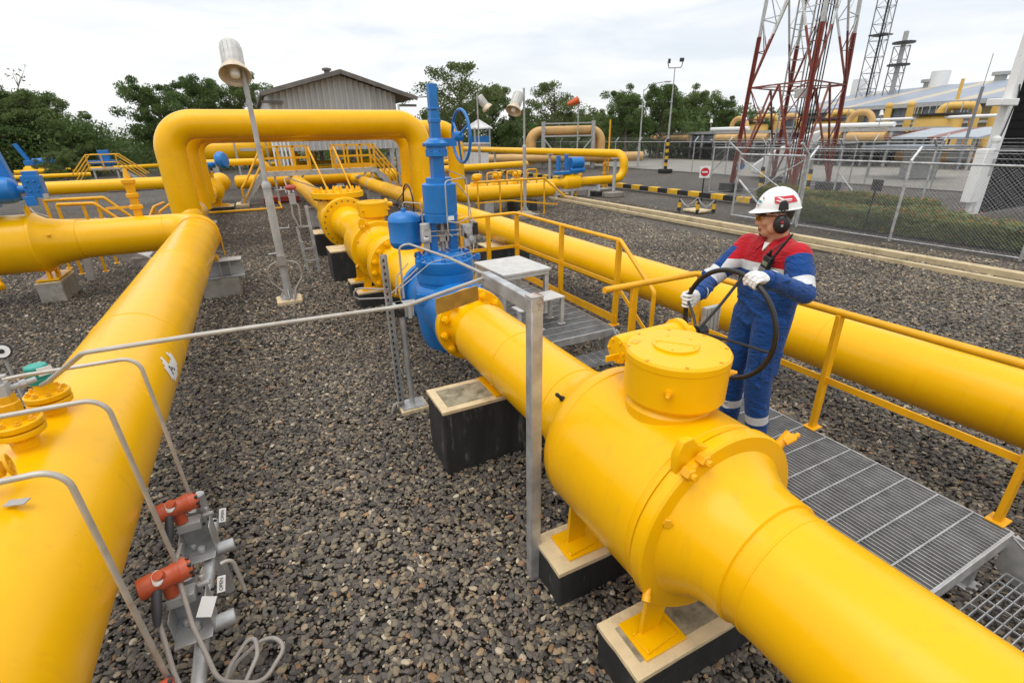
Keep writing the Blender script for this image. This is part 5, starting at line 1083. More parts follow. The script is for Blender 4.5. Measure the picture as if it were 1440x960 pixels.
# vessel left of the shelter
r = thing('pressure_vessel', (-.6, 34, 0), 'horizontal yellow vessel with grey rails seen through the pipe loop', 'vessel')
b = MB(); b.lathe([(-2.05, .08), (-2.0, .35), (-1.9, .52), (-1.75, .60), (1.55, .60), (1.72, .52), (1.82, .35), (1.87, .08)], (-.55, 34, 2.10), (1, 0, 0), 36); b.build('shell', YEL, r, smooth=40)
b = MB()
for x in (-1.9, .7): b.cut(); b.box((x, 34, .75), (.3, .9, 1.5))
b.build('saddle', GALP, r)
b = MB()
for x in (-2.5, -.7, .9): b.cut(); b.bar((x, 33.1, 0), (x, 33.1, 2.75), .09)
b.cut(); b.bar((-2.5, 33.1, 2.75), (.9, 33.1, 2.75), .09); b.build('rail_frame', GALP, r)
b = MB(); b.box((-.1, 33.38, 2.15), (.75, .02, .16)); b.build('name_plate', LGREY, r)
b = MB(); b.cyl((.3, 34, 2.6), (.3, 34, 2.95), .28, n=18); b.build('manhole', YEL, r)

# ================================================================ LEFT FAR PIPEWORK
pipe_run('gas_pipe', [at(20, 243, .85), at(168, 236, .85), at(240, 232, .85)], .16, 'yellow pipe low in front of the trees at far left', n=20)
pipe_run('gas_pipe', [at(15, 250, .75), at(128, 245, .75)], .13, 'thinner yellow pipe just in front of the far left pipe', n=20)
def small_actuator(px, py, z, s, label, lean=0):
    p = at(px, py, z); r = thing('actuated_valve', (p.x, p.y, 0), label, 'valve', 'small far valves with blue actuators'); b = MB(); b.lathe([(-.5 * s, .2 * s), (-.3 * s, .36 * s), (.3 * s, .36 * s), (.5 * s, .2 * s)], (p.x, p.y, z - .35 * s), (1, 0, 0), 20); b.cyl((p.x, p.y, z - .35 * s), (p.x, p.y, z), .16 * s, n=14); b.build('body', YEL, r, smooth=40)
    b = MB(); b.box((p.x, p.y, z + .12 * s), (.7 * s, .4 * s, .28 * s)); b.cyl((p.x + .1 * s, p.y - .1, z + .18 * s), (p.x + 1.1 * s, p.y - .1, z + .22 * s), .20 * s, n=18); b.bar((p.x - .1 * s, p.y, z + .2 * s), (p.x - .5 * s - lean, p.y, z + 1.25 * s), .26 * s, .2 * s); b.build('actuator', BLU, r, bevel=.02)
    return r
small_actuator(46, 232, 1.2, 1.25, 'small yellow valve with a tilted blue actuator at far left')
pp = far(138, 42); r = thing('valve_platform', pp, 'little yellow railed platform with stairs and a blue actuator at far left', 'platform')
q = lambda a, c, z: V((pp.x + a, pp.y + c, z))
b = MB(); b.box(q(0, 0, 1.15), (1.5, 1.0, .08)); b.build('deck', GALP, r)
b = MB()
for y in (-.5, .5): b.tube([q(-1.7, y, .9), q(-.75, y, 2.0), q(.75, y, 2.0), q(2.1, y, .75)], .04, 8); b.tube([q(-1.7, y, .4), q(-.75, y, 1.55), q(.75, y, 1.55), q(2.1, y, .3)], .035, 8)
for x in (-.75, 0, .75): b.bar(q(x, -.5, 1.1), q(x, -.5, 2.0), .06)
b.build('railing', YELR, r)
b = MB()
for x in (-.6, .6): b.cut(); b.bar(q(x, -.4, 0), q(x, -.4, 1.1), .09)
b.cut(); b.bar(q(.8, -.45, 1.1), q(2.2, -.45, .05), .05, .2); b.build('support', GALP, r)
b = MB(); b.box(q(.05, .2, 1.75), (.55, .4, 1.0)); b.box(q(-.05, .0, 1.55), (1.5, .3, .22)); b.build('actuator', BLU, r, bevel=.02)
vp = at(88, 225, .9); vent_stack((vp.x, vp.y, .9), 1.3, 'far yellow vent pipe with a white cowl in front of the trees at left', 1.4)
# step over frame behind the left header
hy = 13.6
railing('step_over_rail', [[onY(62, 282, hy), onY(146, 278, hy), onY(186, 306, hy)], [onY(80, 288, hy - .8), onY(132, 286, hy - .8), onY(168, 309, hy - .8)], [onY(66, 311, hy), onY(155, 309, hy), onY(168, 316, hy)]],
        [((onY(62, 282, hy).x, hy, .1), onY(62, 282, hy)), ((onY(134, 279, hy).x, hy, .1), onY(134, 279, hy)), ((onY(80, 288, hy - .8).x, hy - .8, .1), onY(80, 288, hy - .8)), ((onY(116, 287, hy - .8).x, hy - .8, .1), onY(116, 287, hy - .8))],
        'yellow step over rails behind the left header pipe', r=.034, group=None)
r = thing('step_stairs', (-2.9, 12.6, 0), 'grey steel step legs below the left header pipe', 'step frame')
b = MB(); b.bar((-3.0, 12.3, .72), (-1.75, 12.0, .03), .06, .22); b.cut(); b.bar((-3.05, 13.1, .72), (-1.8, 12.9, .03), .06, .22); b.cut(); b.bar((-3.35, 12.4, .03), (-3.3, 12.5, .75), .12); b.build('stringer', GALP, r)
b = MB(); b.box((-2.4, 12.5, .42), (.3, .8, .03)); b.cut(); b.box((-2.0, 12.45, .2), (.3, .8, .03)); b.build('tread', GALP, r)
b = MB(); b.box((-1.75, 12.4, .02), (.9, .8, .05)); b.build('slab', CONG, r, bevel=.01)
# yellow railing between header and loop, seen edge on
railing('step_over_rail', [[(-2.35, 15.4, .95), (-2.05, 15.6, 1.15), (-1.98, 16.6, 1.15)], [(-2.75, 15.6, .6), (-2.5, 15.8, 1.05), (-2.4, 16.8, 1.05)]], [((-2.05, 15.6, 0), (-2.05, 15.6, 1.15)), ((-2.5, 15.8, 0), (-2.5, 15.8, 1.05)), ((-2.35, 15.4, 0), (-2.35, 15.4, .95))], 'small yellow rail tucked against the left leg of the loop', r=.03, group=None)
# ladder like stand left of the check valve
r = thing('ladder_stand', (.72, 10.86, 0), 'narrow ladder like steel stand with hoses and a red knob beside the check valve', 'instrument stand')
b = MB(); b.bar((.62, 10.86, 0), (.56, 10.86, .95), .05); b.bar((.84, 10.86, 0), (.80, 10.86, 1.35), .06)
for z in (.25, .95, .5): b.bar((.6, 10.86, z), (.82, 10.86, z), .03)
b.build('frame', GAL, r); b = MB(); b.tube([(.6, 10.8, .95), (.52, 10.8, 1.2), (.55, 10.8, 1.55), (.66, 10.8, 1.35), (.64, 10.8, .98)], .016, 8, bend=.1); b.tube([(.55, 10.8, 1.5), (.5, 11.2, 1.9), (1.2, 11.5, 1.6)], .012, 8, bend=.1); b.build('hose', CABL, r)
b = MB(); b.box((.57, 10.82, 1.5), (.12, .1, .2)); b.build('bracket', GALP, r, bevel=.01); b = MB(); b.ball((.57, 10.75, 1.72), .09, (1.2, .8, .6)); b.build('knob', REDSK, r)
for y, w_ in ((14.6, 'just behind'), (17.0, 'well behind')):
    r = thing('pipe_stool', (AX, y, 0), 'grey steel pipe stool under the main line %s the check valve' % w_, 'pipe support'); b = MB(); b.box((AX, y, .3), (.5, .18, .6)); b.build('stool', GALP, r); b = MB(); b.box((AX, y, .61), (.6, .3, .03)); b.build('plate', GAL, r)

# ================================================================ YARD RIGHT: U PIPE, PORTAL, SLABS, SIGNS
uy = 19.0
pipe_run('bend_pipe', [(12.9, uy, .64), (15.30, uy, .64), (15.30, uy, 1.72), (14.35, 27.0, 1.74), (14.3, 44, 1.76)], .185, 'yellow pipe doubling back in a U beyond the blue handwheel', bend=[.5, .5, .6], n=24)
pipe_run('gas_pipe', [(8.8, uy, .60), (12.0, uy, .64)], .19, 'straight yellow pipe left of the small blue twin actuator', n=24)
r = thing('actuated_valve', (12.3, uy, 0), 'yellow valve under a blue actuator with two upright blue cylinders, in the yard centre', 'valve')
b = MB(); b.lathe([(-.6, .19), (-.45, .22), (-.35, .33), (.35, .33), (.45, .22), (.6, .19)], (12.4, uy, .64), (1, 0, 0), 28); b.cyl((12.4, uy, .9), (12.4, uy, 1.02), .16, n=16)
for x in (12.0, 12.3, 12.6): b.box((x, uy - .1, .3), (.08, .08, .5))
b.build('body', YEL, r, smooth=40)
b = MB(); b.box((12.15, uy, 1.05), (1.1, .34, .12)); b.cyl((11.75, uy, 1.15), (11.75, uy, 1.75), .10, n=16); b.cyl((12.15, uy, 1.15), (12.15, uy, 1.80), .09, n=16); b.cyl((12.35, uy, 1.42), (12.95, uy, 1.42), .25, n=24); b.cyl((12.3, uy - .1, 1.12), (13.0, uy - .1, 1.14), .12, n=16); b.build('actuator', BLU, r, bevel=.02)
r = thing('pipe_trestle', (12.6, uy, 0), 'grey steel trestle under the yellow pipe with the small blue actuator', 'pipe support')
b = MB(); b.bar((11.3, uy - .25, .32), (13.7, uy - .25, .36), .08, .10)
for x in (11.5, 12.3, 13.2): b.cut(); b.bar((x, uy - .25, 0), (x, uy - .25, .3), .1)
b.build('frame', GALP, r)
for x, y, z, lab in ((14.15, 18.2, 1.6, 'at the right bend'), (14.3, 24.0, 1.65, 'midway'), (14.3, 31, 1.65, 'at its far end')):
    r = thing('pipe_post', (x, y, 0), 'grey post carrying the upper leg of the yellow U pipe %s' % lab, 'pipe support'); b = MB(); b.cyl((x, y, 0), (x, y, z), .075, n=12); b.box((x, y, z - .02), (.3, .3, .03)); b.build('post', GALP, r, smooth=40)
    b = MB(); b.box((x, y, .08), (.8, .6, .2)); b.build('footing', CONG, r, bevel=.02)
r = thing('pipe_support', (13.9, uy - .3, 0), 'short white pipe foot on a dark block under the lower leg of the U pipe', 'pipe support'); b = MB(); b.cyl((13.9, uy, .1), (13.9, uy, .5), .09, n=14); b.build('post', WHT, r); b = MB(); b.box((13.9, uy, .08), (.7, .6, .2)); b.build('footing', CONB, r)
for x, y, h, lab in ((14.6, 21.5, 1.3, 'the shorter'), (15.4, 20.6, 1.5, 'the taller')): vent_stack((x, y, .1), h, 'slim yellow vent valve beside the U pipe bend, %s of two' % lab, 1.0)
b = MB(); b.cyl((15.6, 20.6, 0), (15.6, 20.6, 3.2), .04, n=10); tag(b.build('vent_pipe', YELR), 'thin tall yellow vent pipe beside the U pipe bend', 'pipe')
# spur valves near the blue handwheel
for i, (x, y, s_, lab) in enumerate(((7.2, 17.2, .9, 'leftmost of three behind the capped spur'), (8.2, 17.6, 1.0, 'middle of three behind the capped spur'), (9.2, 17.9, .9, 'rightmost of three behind the capped spur'))):
    r = thing('small_valve', (x, y, 0), 'small yellow valve with a loop guard, ' + lab, 'valve', 'small yellow valves behind the spur')
    b = MB(); b.lathe([(-.5, .14), (-.3, .16), (-.22, .28), (.22, .28), (.3, .16), (.5, .14)], (x, y, .78), (1, 0, 0), 20); b.lathe([(.15, .12), (.4, .10), (.42, .18), (.52, .18), (.55, .1)], (x, y, .78), (0, 0, 1), 16); b.cyl((x - .25, y - .12, 1.2), (x + .05, y - .12, 1.2), .09, n=14); b.build('body', YEL, r, smooth=40)
    b = MB(); b.tube([(x + .3, y - .2, .7), (x + .3, y - .2, 1.35), (x + .75, y - .2, 1.35), (x + .75, y - .2, .7)], .03, 8, bend=.08); b.build('guard', YELR, r)
    b = MB(); b.box((x, y, .2), (.4, .3, .45)); b.build('stool', GALP, r)
pipe_run('gas_pipe', [(6.3, 17.9, .78), (9.9, 17.9, .74)], .14, 'slim yellow pipe behind the capped spur', n=18)
railing('spur_rail', [[(6.4, 15.3, 1.2), (8.9, 15.3, 1.2), (9.6, 15.0, .55)]], [((6.4, 15.3, 0), (6.4, 15.3, 1.2)), ((7.2, 15.3, 0), (7.2, 15.3, 1.2)), ((8.0, 15.3, 0), (8.0, 15.3, 1.2)), ((8.9, 15.3, 0), (8.9, 15.3, 1.2))], 'yellow handrail in front of the capped spur beside the blue handwheel', mids=[[(6.3, 15.3, .55), (7.6, 15.3, .55), (9.4, 15.2, .3)]], r=.035, group=None)
r = thing('spur_stool', (7.0, 16.4, 0), 'grey stool and dark block under the capped spur', 'pipe support'); b = MB(); b.box((7.2, 16.4, .24), (.35, .35, .45)); b.build('stool', GALP, r); b = MB(); b.box((8.6, 16.4, .2), (.9, .7, .4)); b.build('block', CONB, r, bevel=.02)
pipe_run('gas_pipe', [(7.6, 23.5, 1.15), (13.4, 25.0, 1.15)], .17, 'yellow pipe on short posts behind the small valves', n=18)
for x in (8.2, 10.4, 12.6):
    r = thing('pipe_post', (x, 23.6 + (x - 7.6) * .26, 0), 'short grey post under the rear yellow pipe, ' + {8.2: 'left one', 10.4: 'middle one', 12.6: 'right one'}[x], 'pipe support'); b = MB(); b.cyl((x, 23.6 + (x - 7.6) * .26, 0), (x, 23.6 + (x - 7.6) * .26, 1.0), .07, n=10); b.build('post', GALP, r)
for (px, py, sx, sy, h, lab) in ((700, 283, 1.6, .7, .10, 'long flat concrete slab on the gravel by the capped spur'), (738, 307, .8, .55, .14, 'square concrete pit lid beside the steel lamp post'), (790, 276, 1.4, .5, .1, 'flat concrete channel cover behind the lamp post'), (845, 270, 1.2, .6, .16, 'concrete block at the end of the drain kerbs')):
    p = at(px, py); b = MB(); b.box((p.x, p.y, h / 2), (sx, sy, h), rz=.12); tag(b.build('concrete_slab', CONG, bevel=.015), lab, 'slab')
# faded portal of pipes
pD = 44; pl, pr = far(748, pD), far(845, pD); pz = 2.92; dv = (pr - pl).normalized(); back = V((-dv.y, dv.x, 0))
for k in range(2):
    o_ = back * (.9 * k) - dv * (.25 * k); p_, q_ = pl + o_, pr + o_
    pipe_run('portal_pipe', [(p_.x, p_.y, .3), (p_.x, p_.y, pz), (q_.x, q_.y, pz), (q_.x, q_.y, .3)], .34, 'faded ochre pipe portal standing before the trees, %s of the pair' % ('front', 'rear')[k], 'faded pipe portals', bend=.9, m=YELF, n=24)
r = thing('portal_truss', (pl + pr) / 2, 'grey steel support frame of the faded pipe portal', 'frame'); b = MB()
for t in (.17, .88): 
    a = pl.lerp(pr, t) - back * .5; b.cut(); b.bar(a, a + V((0, 0, 3.6)), .22)
b.cut(); a, c = pl.lerp(pr, .17) - back * .5, pl.lerp(pr, .88) - back * .5; b.bar(a + V((0, 0, 2.5)), c + V((0, 0, 2.5)), .12); b.cut(); b.bar(a + V((0, 0, 3.45)), c + V((0, 0, 3.45)), .1); b.build('frame', GALP, r)
b = MB(); b.bar(a + V((0, 0, 2.4)), a + dv * 1.7 + V((0, 0, .3)), .1); b.cut(); b.bar(c + V((0, 0, 2.4)), c - dv * 1.7 + V((0, 0, .3)), .1); b.build('brace', GALP, r)
pipe_run('ground_pipe', [tuple(far(600, 44) + V((0, 0, .85))), tuple(far(905, 44) + V((0, 0, .85)))], .36, 'long faded ochre pipe passing under the portal along the far fence', m=YELF, n=20)
# guard tower and white booth among the trees
g0 = far(674, 47); r = thing('guard_tower', g0, 'small guard tower with a white pyramid roof and a blue band before the trees', 'guard tower')
b = MB(); b.lathe([(4.0, .05), (3.3, 1.35), (3.2, 1.35)], g0, (0, 0, 1), 4); b.build('roof', WHT, r, smooth=0)
b = MB(); b.box(g0 + V((0, 0, 2.25)), (1.5, 1.5, .75)); b.build('cabin', BLU, r)
b = MB()
for sx in (-.7, .7):
    for sy in (-.7, .7): b.cut(); b.bar(g0 + V((sx, sy, 0)), g0 + V((sx, sy, 3.3)), .12)
b.build('leg', GALP, r)
g1 = far(664, 40); r = thing('white_booth', g1, 'white clad box cabin behind the blue handwheel', 'cabin'); b = MB(); corrugated(b, g1 + V((-1.6, 0, 0)), g1 + V((1.3, 0, 0)), .6, 2.05, .3, .05); b.box(g1 + V((-.15, .8, 1.3)), (2.8, 1.4, 1.4)); b.build('body', WHT, r, smooth=0); b = MB(); b.box(g1 + V((-.15, .7, 2.1)), (3.1, 1.9, .12)); b.build('roof', LGREY, r)
b = MB(); p = far(812, 43); b.cyl(p, p + V((0, 0, 5.2)), .05, n=8); r = thing('wind_sock', p, 'thin pole with an orange wind sock above the faded portal', 'wind sock'); b.build('pole', GALP, r); b = MB(); b.lathe([(0, .3), (.9, .15)], p + V((0, 0, 5.1)), (-.8, .5, -.35), 12); b.build('sock', mat('orange_cloth', (.6, .12, .03), .7), r)
# no entry sign, black notice board, chain barrier
def disc_sign(p, h, label):
    p = V(p); r = thing('sign', p, label, 'sign'); b = MB(); b.cyl(p, p + V((0, 0, h)), .028, n=10); b.build('post', BLKM, r)
    n = (EYE - p); n.z = 0; n.normalize(); n = Matrix.Rotation(.25, 3, 'Z') @ n; u = n.cross(V((0, 0, 1))).normalized(); c = p + V((0, 0, h - .12)) + n * .03
    R = Matrix((u, n, V((0, 0, 1)))).transposed(); b = MB(); b.box(c, (.40, .012, .44), rot=R); pl_ = b.build('panel', TAGW, r)
    b = MB(); b.cyl(c + n * .006, c + n * .010, .165, n=32); b.build('red_disc', REDP, pl_); b = MB(); b.box(c + n * .011, (.22, .004, .055), rot=R); b.build('white_bar', TAGW, pl_); return r
disc_sign((16.0, 14.85, 0), 1.22, 'white sign with a red no entry disc on a black post behind the hazard kerb')
r = thing('notice_board', (14.0, 7.43, 0), 'small blank dark board on a thin post in the hedge behind the wire fence', 'sign'); b = MB(); b.cyl((14.0, 7.43, 0), (14.0, 7.38, 1.2), .022, n=8); b.build('post', BLKM, r); b = MB(); b.box((13.98, 7.36, 1.24), (.03, .34, .27), rz=-.4); b.build('board', BLKM, r, bevel=.004)
cp = V((13.6, 12.75, 0)); r = thing('chain_barrier', cp, 'low chain barrier of short yellow and black posts around a cream pit cover', 'barrier')
b = MB(); b.box(cp + V((0, 0, .04)), (.62, .75, .08)); b.build('slab', CONC, r, bevel=.02)
cps = [cp + V((-.36, .50, 0)), cp + V((-.30, -.30, 0)), cp + V((.24, -.50, 0)), cp + V((.34, .36, 0))]
for p in cps:
    b = MB(); b.mi = 1; b.cyl(p + V((0, 0, .12)), p + V((0, 0, .30)), .062, n=16); b.mi = 0; b.cyl(p, p + V((0, 0, .12)), .061, n=16); b.cyl(p + V((0, 0, .30)), p + V((0, 0, .36)), .061, .04, n=16); b.cyl(p + V((0, 0, .35)), p + V((0, 0, .46)), .016, n=8); b.build('bollard', [BLKM, YLWB], r, smooth=40)
b = MB()
for a, c in zip(cps, cps[1:] + cps[:1]): b.cut(); b.tube([a + V((0, 0, .43)), a.lerp(c, .25) + V((0, 0, .25)), a.lerp(c, .5) + V((0, 0, .18)), a.lerp(c, .75) + V((0, 0, .25)), c + V((0, 0, .43))], .010, 6)
b.build('chain', GAL, r)

# ================================================================ WIRE FENCES
def mesh_fence(name, p0, p1, h, label, spacing=3.0, wire=.003, cell=.075, arm=(.28, .30), armdir=1, gaps=(), straightwire=True, braces=()):
    p0, p1 = V(p0), V(p1); L = (p1 - p0).length; d = (p1 - p0) / L; nrm = V((-d.y, d.x, 0)) * armdir; r = thing(name, (p0 + p1) / 2, label, 'fence', 'wire mesh fences with cranked posts'); n = max(1, round(L / spacing))
    for i in range(n + 1):
        p = p0 + d * (L * i / n); b = MB(); b.tube([p, p + V((0, 0, h + .02)), p + nrm * arm[0] + V((0, 0, h + arm[1]))], .032, 8); b.build('post', GAL, r, smooth=40)
    b = MB(); b.tube([p0 + V((0, 0, h - .03)), p1 + V((0, 0, h - .03))], .024, 8); b.build('top_rail', GAL, r)
    b = MB(); b.tube([p0 + V((0, 0, .06)), p1 + V((0, 0, .06))], .012, 6); b.build('bottom_wire', GAL, r)
    b = MB()
    for t in (.3, .62, .95): b.tube([p0 + nrm * arm[0] * t + V((0, 0, h + arm[1] * t)), p1 + nrm * arm[0] * t + V((0, 0, h + arm[1] * t))], .004, 4)
    b.build('barbed_wire', GAL, r)
    b = MB(); hh = h - .1; k = -int(hh / cell)
    def seg(x0, z0, x1, z1, off):
        a = p0 + d * x0 + nrm * off + V((0, 0, z0 + .06)); c = p0 + d * x1 + nrm * off + V((0, 0, z1 + .06)); w_ = nrm * wire; q = (c - a).normalized().cross(nrm).normalized() * wire
        b.add([a + q, a - q * .6 + w_, a - q * .6 - w_, c + q, c - q * .6 + w_, c - q * .6 - w_], [(0, 1, 4, 3), (1, 2, 5, 4), (2, 0, 3, 5)])
    x = -hh
    while x < L:
        a0, a1 = max(x, 0), min(x + hh, L)
        if a1 > a0: seg(a0, a0 - x, a1, a1 - x, .001); seg(a0, hh - (a0 - x), a1, hh - (a1 - x), -.001)
        x += cell
    b.build('wire_mesh', GAL, r, smooth=0)
    for i, s_ in braces:
        p = p0 + d * (L * i / n); b = MB(); b.cyl(p + V((0, 0, h * .6)), p + d * s_ * 1.2 + V((0, 0, .05)), .026, n=8); b.build('brace', GAL, r)
    return r
mesh_fence('wire_fence', (13.62, 9.03, 0), (13.68, -3.2, 0), 1.84, 'nearest chain link fence, running to the right picture edge behind the kerbs', 2.35, .0014, .07, armdir=1)
mesh_fence('wire_fence', (18.3, 16.6, 0), (19.2, -8, 0), 1.95, 'second chain link fence behind the flower hedges', 2.6, .0018, .12, armdir=-1, braces=((2, 1), (5, -1)))
mesh_fence('wire_fence', (27.0, 12.0, 0), (26.9, 66, 0), 2.0, 'long far fence along the pale road before the trees', 2.9, .0022, .20, armdir=-1, braces=((4, 1), (8, -1)))
mesh_fence('wire_fence', (18.3, 16.6, 0), (27.0, 15.6, 0), 1.95, 'fence beyond the lattice tower joining the hedge fence to the far fence', 2.9, .002, .17)
mesh_fence('wire_fence', (-70, 60, 0), (-3, 64, 0), 1.9, 'far fence in front of the trees at left', 3.0, .0025, .22)
r = thing('fence_gate', (13.6, 10.2, 0), 'open framed wire gate with diagonal braces left of the worker', 'gate', None)
b = MB(); g0, g1 = V((13.62, 11.30, .06)), V((13.62, 9.15, .06)); hh = V((0, 0, 1.84))
for a, c in ((g0, g0 + hh), (g1, g1 + hh), (g0 + hh, g1 + hh), (g0, g1)): b.tube([a, c], .028, 8)
b.tube([g0 + hh * .95, g1 + hh * .35], .02, 8); b.tube([g0 + hh * .2, g1 + hh * .95], .02, 8); b.build('gate_frame', GAL, r, smooth=40)
b = MB(); b.tube([g0, g0 + hh * 1.02, g0 + hh * 1.02 + V((-.25, .25, .30))], .034, 8); b.cut(); b.tube([g1 + V((0, -.08, 0)), g1 + hh * 1.02 + V((0, -.08, 0)), g1 + hh * 1.02 + V((-.3, .0, .30))], .034, 8); b.build('gate_post', GAL, r, smooth=40)
b = MB()
for k in range(48):
    for s_ in (0, 1):
        x = -1.8 + k * .085; a0, a1 = max(x, 0), min(x + 1.8, 2.15)
        if a1 > a0: 
            z0, z1 = (a0 - x, a1 - x) if not s_ else (1.8 - (a0 - x), 1.8 - (a1 - x)); b.bar((13.62 + s_ * .004, 11.3 - a0, .08 + z0), (13.62 + s_ * .004, 11.3 - a1, .08 + z1), .0032)
b.build('wire_mesh', GAL, r, smooth=0)
r = thing('gate_brace', (13.6, 11.3, 0), 'slanted galvanised prop against the left gate post', 'prop'); b = MB(); b.cyl((13.6, 11.2, 1.15), (13.75, 9.9, .02), .03, n=10); b.build('tube', GAL, r)
for y in (12.7, 10.75):
    b = MB(); b.cyl((17.9, y + 1, 0), (17.9, y + 1, 1.25), .075, n=14); tag(b.build('bollard', HAZ2), 'hazard striped bollard before the second fence, %s one' % ('farther' if y > 12 else 'nearer'), 'bollard', 'striped bollards by the tower')
# flower hedges
def hedge(x0, x1, y0, y1, h, label, seed, n):
    rnd = random.Random(seed); r = thing('hedge', ((x0 + x1) / 2, (y0 + y1) / 2, 0), label, 'hedge', 'flowering hedges'); b = MB(); fl = MB()
    b.mi = 1; core = MB()
    for k in range(n):
        face = rnd.random(); x, y = rnd.uniform(x0, x1), rnd.uniform(y0, y1); z = rnd.uniform(.03, h)
        if face < .36: z = h + rnd.gauss(0, .045) + .05 * math.sin(y * 2.1) + .04 * math.sin(x * 5 + y)
        elif face < .72: x = x0 + rnd.gauss(0, .05) + .05 * math.sin(y * 3)
        elif face < .86: y = (y0 if rnd.random() < .5 else y1) + rnd.gauss(0, .05)
        p = V((x, y, z)); s = rnd.uniform(.03, .075); ax = V((rnd.gauss(0, 1) - .4, rnd.gauss(0, 1), rnd.gauss(.5, .8))).normalized(); u, v = perp(ax); t = fl if (face < .36 and rnd.random() < .30) or rnd.random() < .05 else b
        b.mi = 0 if rnd.random() < .6 else 1; s2 = s * (.5 if t is fl else 1)
        t.add([p - u * s2, p + v * s2 * .5, p + u * s2, p - v * s2 * .5], [(0, 1, 2, 3)])
    core.box(((x0 + x1) / 2, (y0 + y1) / 2, h * .46), (x1 - x0 - .16, y1 - y0 - .16, h * .92)); core.build('inner_growth', LEAFA, r)
    b.build('foliage', [HEDG, LEAFC], r, smooth=0); fl.build('flowers', HEDR, r, smooth=0)
hedge(14.6, 15.5, -2.5, 9.7, .52, 'long clipped hedge with orange flowers just behind the near fence', 5, 26000)
hedge(17.2, 17.9, 7.6, 13.2, .55, 'shorter flowering hedge behind the long one', 6, 11000)

# ================================================================ LATTICE TOWER AND MASTS
def lattice(feet, apex_h, z_top, levels, leg_w, br_w, root, white_above, tops):
    def legp(k, z): return V(feet[k]).lerp(V(tops[k]), z / z_top)
    for k in range(4):
        zs = [0, white_above, z_top]; 
        for (za, zb, m, w_) in ((.3, white_above, REDOX, leg_w), (white_above, z_top, TOWW, leg_w * .82)):
            b = MB(); b.angle(legp(k, za), legp(k, zb), w_, .02); b.bar(legp(k, za), legp(k, zb), w_ * .75); b.build('leg', m, root)
        for (za, zm, zb) in levels:
            j = (k + 1) % 4; bb = {True: MB(), False: MB()}
            def br(p, q, w_):
                if p.z > q.z: p, q = q, p
                if p.z < white_above < q.z: c = p.lerp(q, (white_above - p.z) / (q.z - p.z)); bb[True].bar(p, c, w_); bb[False].bar(c, q, w_)
                else: bb[(p.z + q.z) / 2 < white_above].bar(p, q, w_)
            A, Bq, C, D = legp(k, za), legp(j, za), legp(k, zb), legp(j, zb); mid = C.lerp(D, .5)
            br(C, D, br_w); br(A, mid, br_w * 1.3); br(Bq, mid, br_w * 1.3)
            for (P0, P1) in ((A, C), (Bq, D)):
                for t in (.36, .68): br(P0.lerp(P1, t), P0.lerp(mid, t), br_w * .6)
                br(P0.lerp(P1, .68), P0.lerp(mid, .36), br_w * .55); br(P1, P0.lerp(mid, .68), br_w * .55)
            for kk, mm in ((True, REDOX), (False, TOWW)):
                if bb[kk].v: bb[kk].build('bracing', mm, root)
    for (za, zm, zb) in levels[:2]:
        b = MB(); b.bar(legp(0, zb), legp(2, zb), br_w * .8); b.cut(); b.bar(legp(1, zb), legp(3, zb), br_w * .8); b.build('cross_tie', REDOX, root)
ft = [at(1027, 268), at(1112, 279), at(1163, 267), at(1086, 258)]; tc_ = (ft[0] + ft[1] + ft[2] + ft[3]) / 4
r = thing('lattice_tower', tc_, 'red and white lattice telecom tower rising out of the picture', 'tower')
hts = 34.0; tops = [tc_.lerp(f, .30) + V((0, 0, hts)) for f in ft]
lattice(ft, 40, hts, [(.3, 2, 4.3), (4.3, 6, 8.0), (8.0, 10, 12.2), (12.2, 14, 16), (16, 18, 20)], .135, .052, r, 6.2, tops)
for f in ft: b = MB(); b.box(f + V((0, 0, .17)), (.75, .75, .36)); b.build('footing', CONB, r, bevel=.02)
b = MB()
for k in range(7): x = (k - 3) * .09; b.cut(); b.tube([tc_ + V((.5 + x, -.3 - x * .7, .2)), tc_ + V((.5 + x, -.3 - x * .7, 22))], .028, 6)
b.build('feeder_cable', BLK, r)
b = MB()
for s_ in (-.28, .28): b.bar(tc_ + V((.3 + s_, .5 - s_ * .7, .2)), tc_ + V((.3 + s_, .5 - s_ * .7, 22)), .05)
for k in range(44): z = .4 + k * .45; b.bar(tc_ + V((.02, .7, z)), tc_ + V((.58, .30, z)), .025)
b.build('ladder', GALP, r)
b = MB(); b.box(tc_ + V((-.2, -.4, 4.0)), (.5, .4, .35)); b.build('junction_box', LGREY, r)
b = MB(); p = ft[0] + V((.15, -.25, 1.1)); b.cyl(p, p + V((-.02, -.02, 0)), .17, n=20); b.build('round_badge', BLU, r)
# leaning white fairing under the tower
wp = far(1098, 33); r = thing('white_canopy', wp, 'sloping white curved canopy seen between the tower legs', 'canopy'); u = (far(1130, 33) - far(1062, 33)).normalized(); vv = V((-u.y, u.x, 0)); b = MB(); a = far(1062, 33)
L_ = [(x_ * .76, .1 + z_ * .86, 0) for x_, z_ in ((0, .30), (.1, .75), (1.1, 1.5), (2.2, 2.05), (3.2, 2.55), (4.2, 2.85), (4.1, 2.2), (3.1, .95), (2.0, .40), (.8, .10))]
b.prism([a + u * p[0] + V((0, 0, p[1])) for p in L_], vv * 1.6); b.build('shell', WHT, r, bevel=.08, seg=3)
b = MB(); b.cyl(a + u * 1.2 + vv * .8, a + u * 1.2 + vv * .8 + V((0, 0, 1.0)), .1, n=8); b.cut(); b.cyl(a + u * 3.0 + vv * .8, a + u * 3.0 + vv * .8 + V((0, 0, 1.8)), .1, n=8); b.build('support', GALP, r)
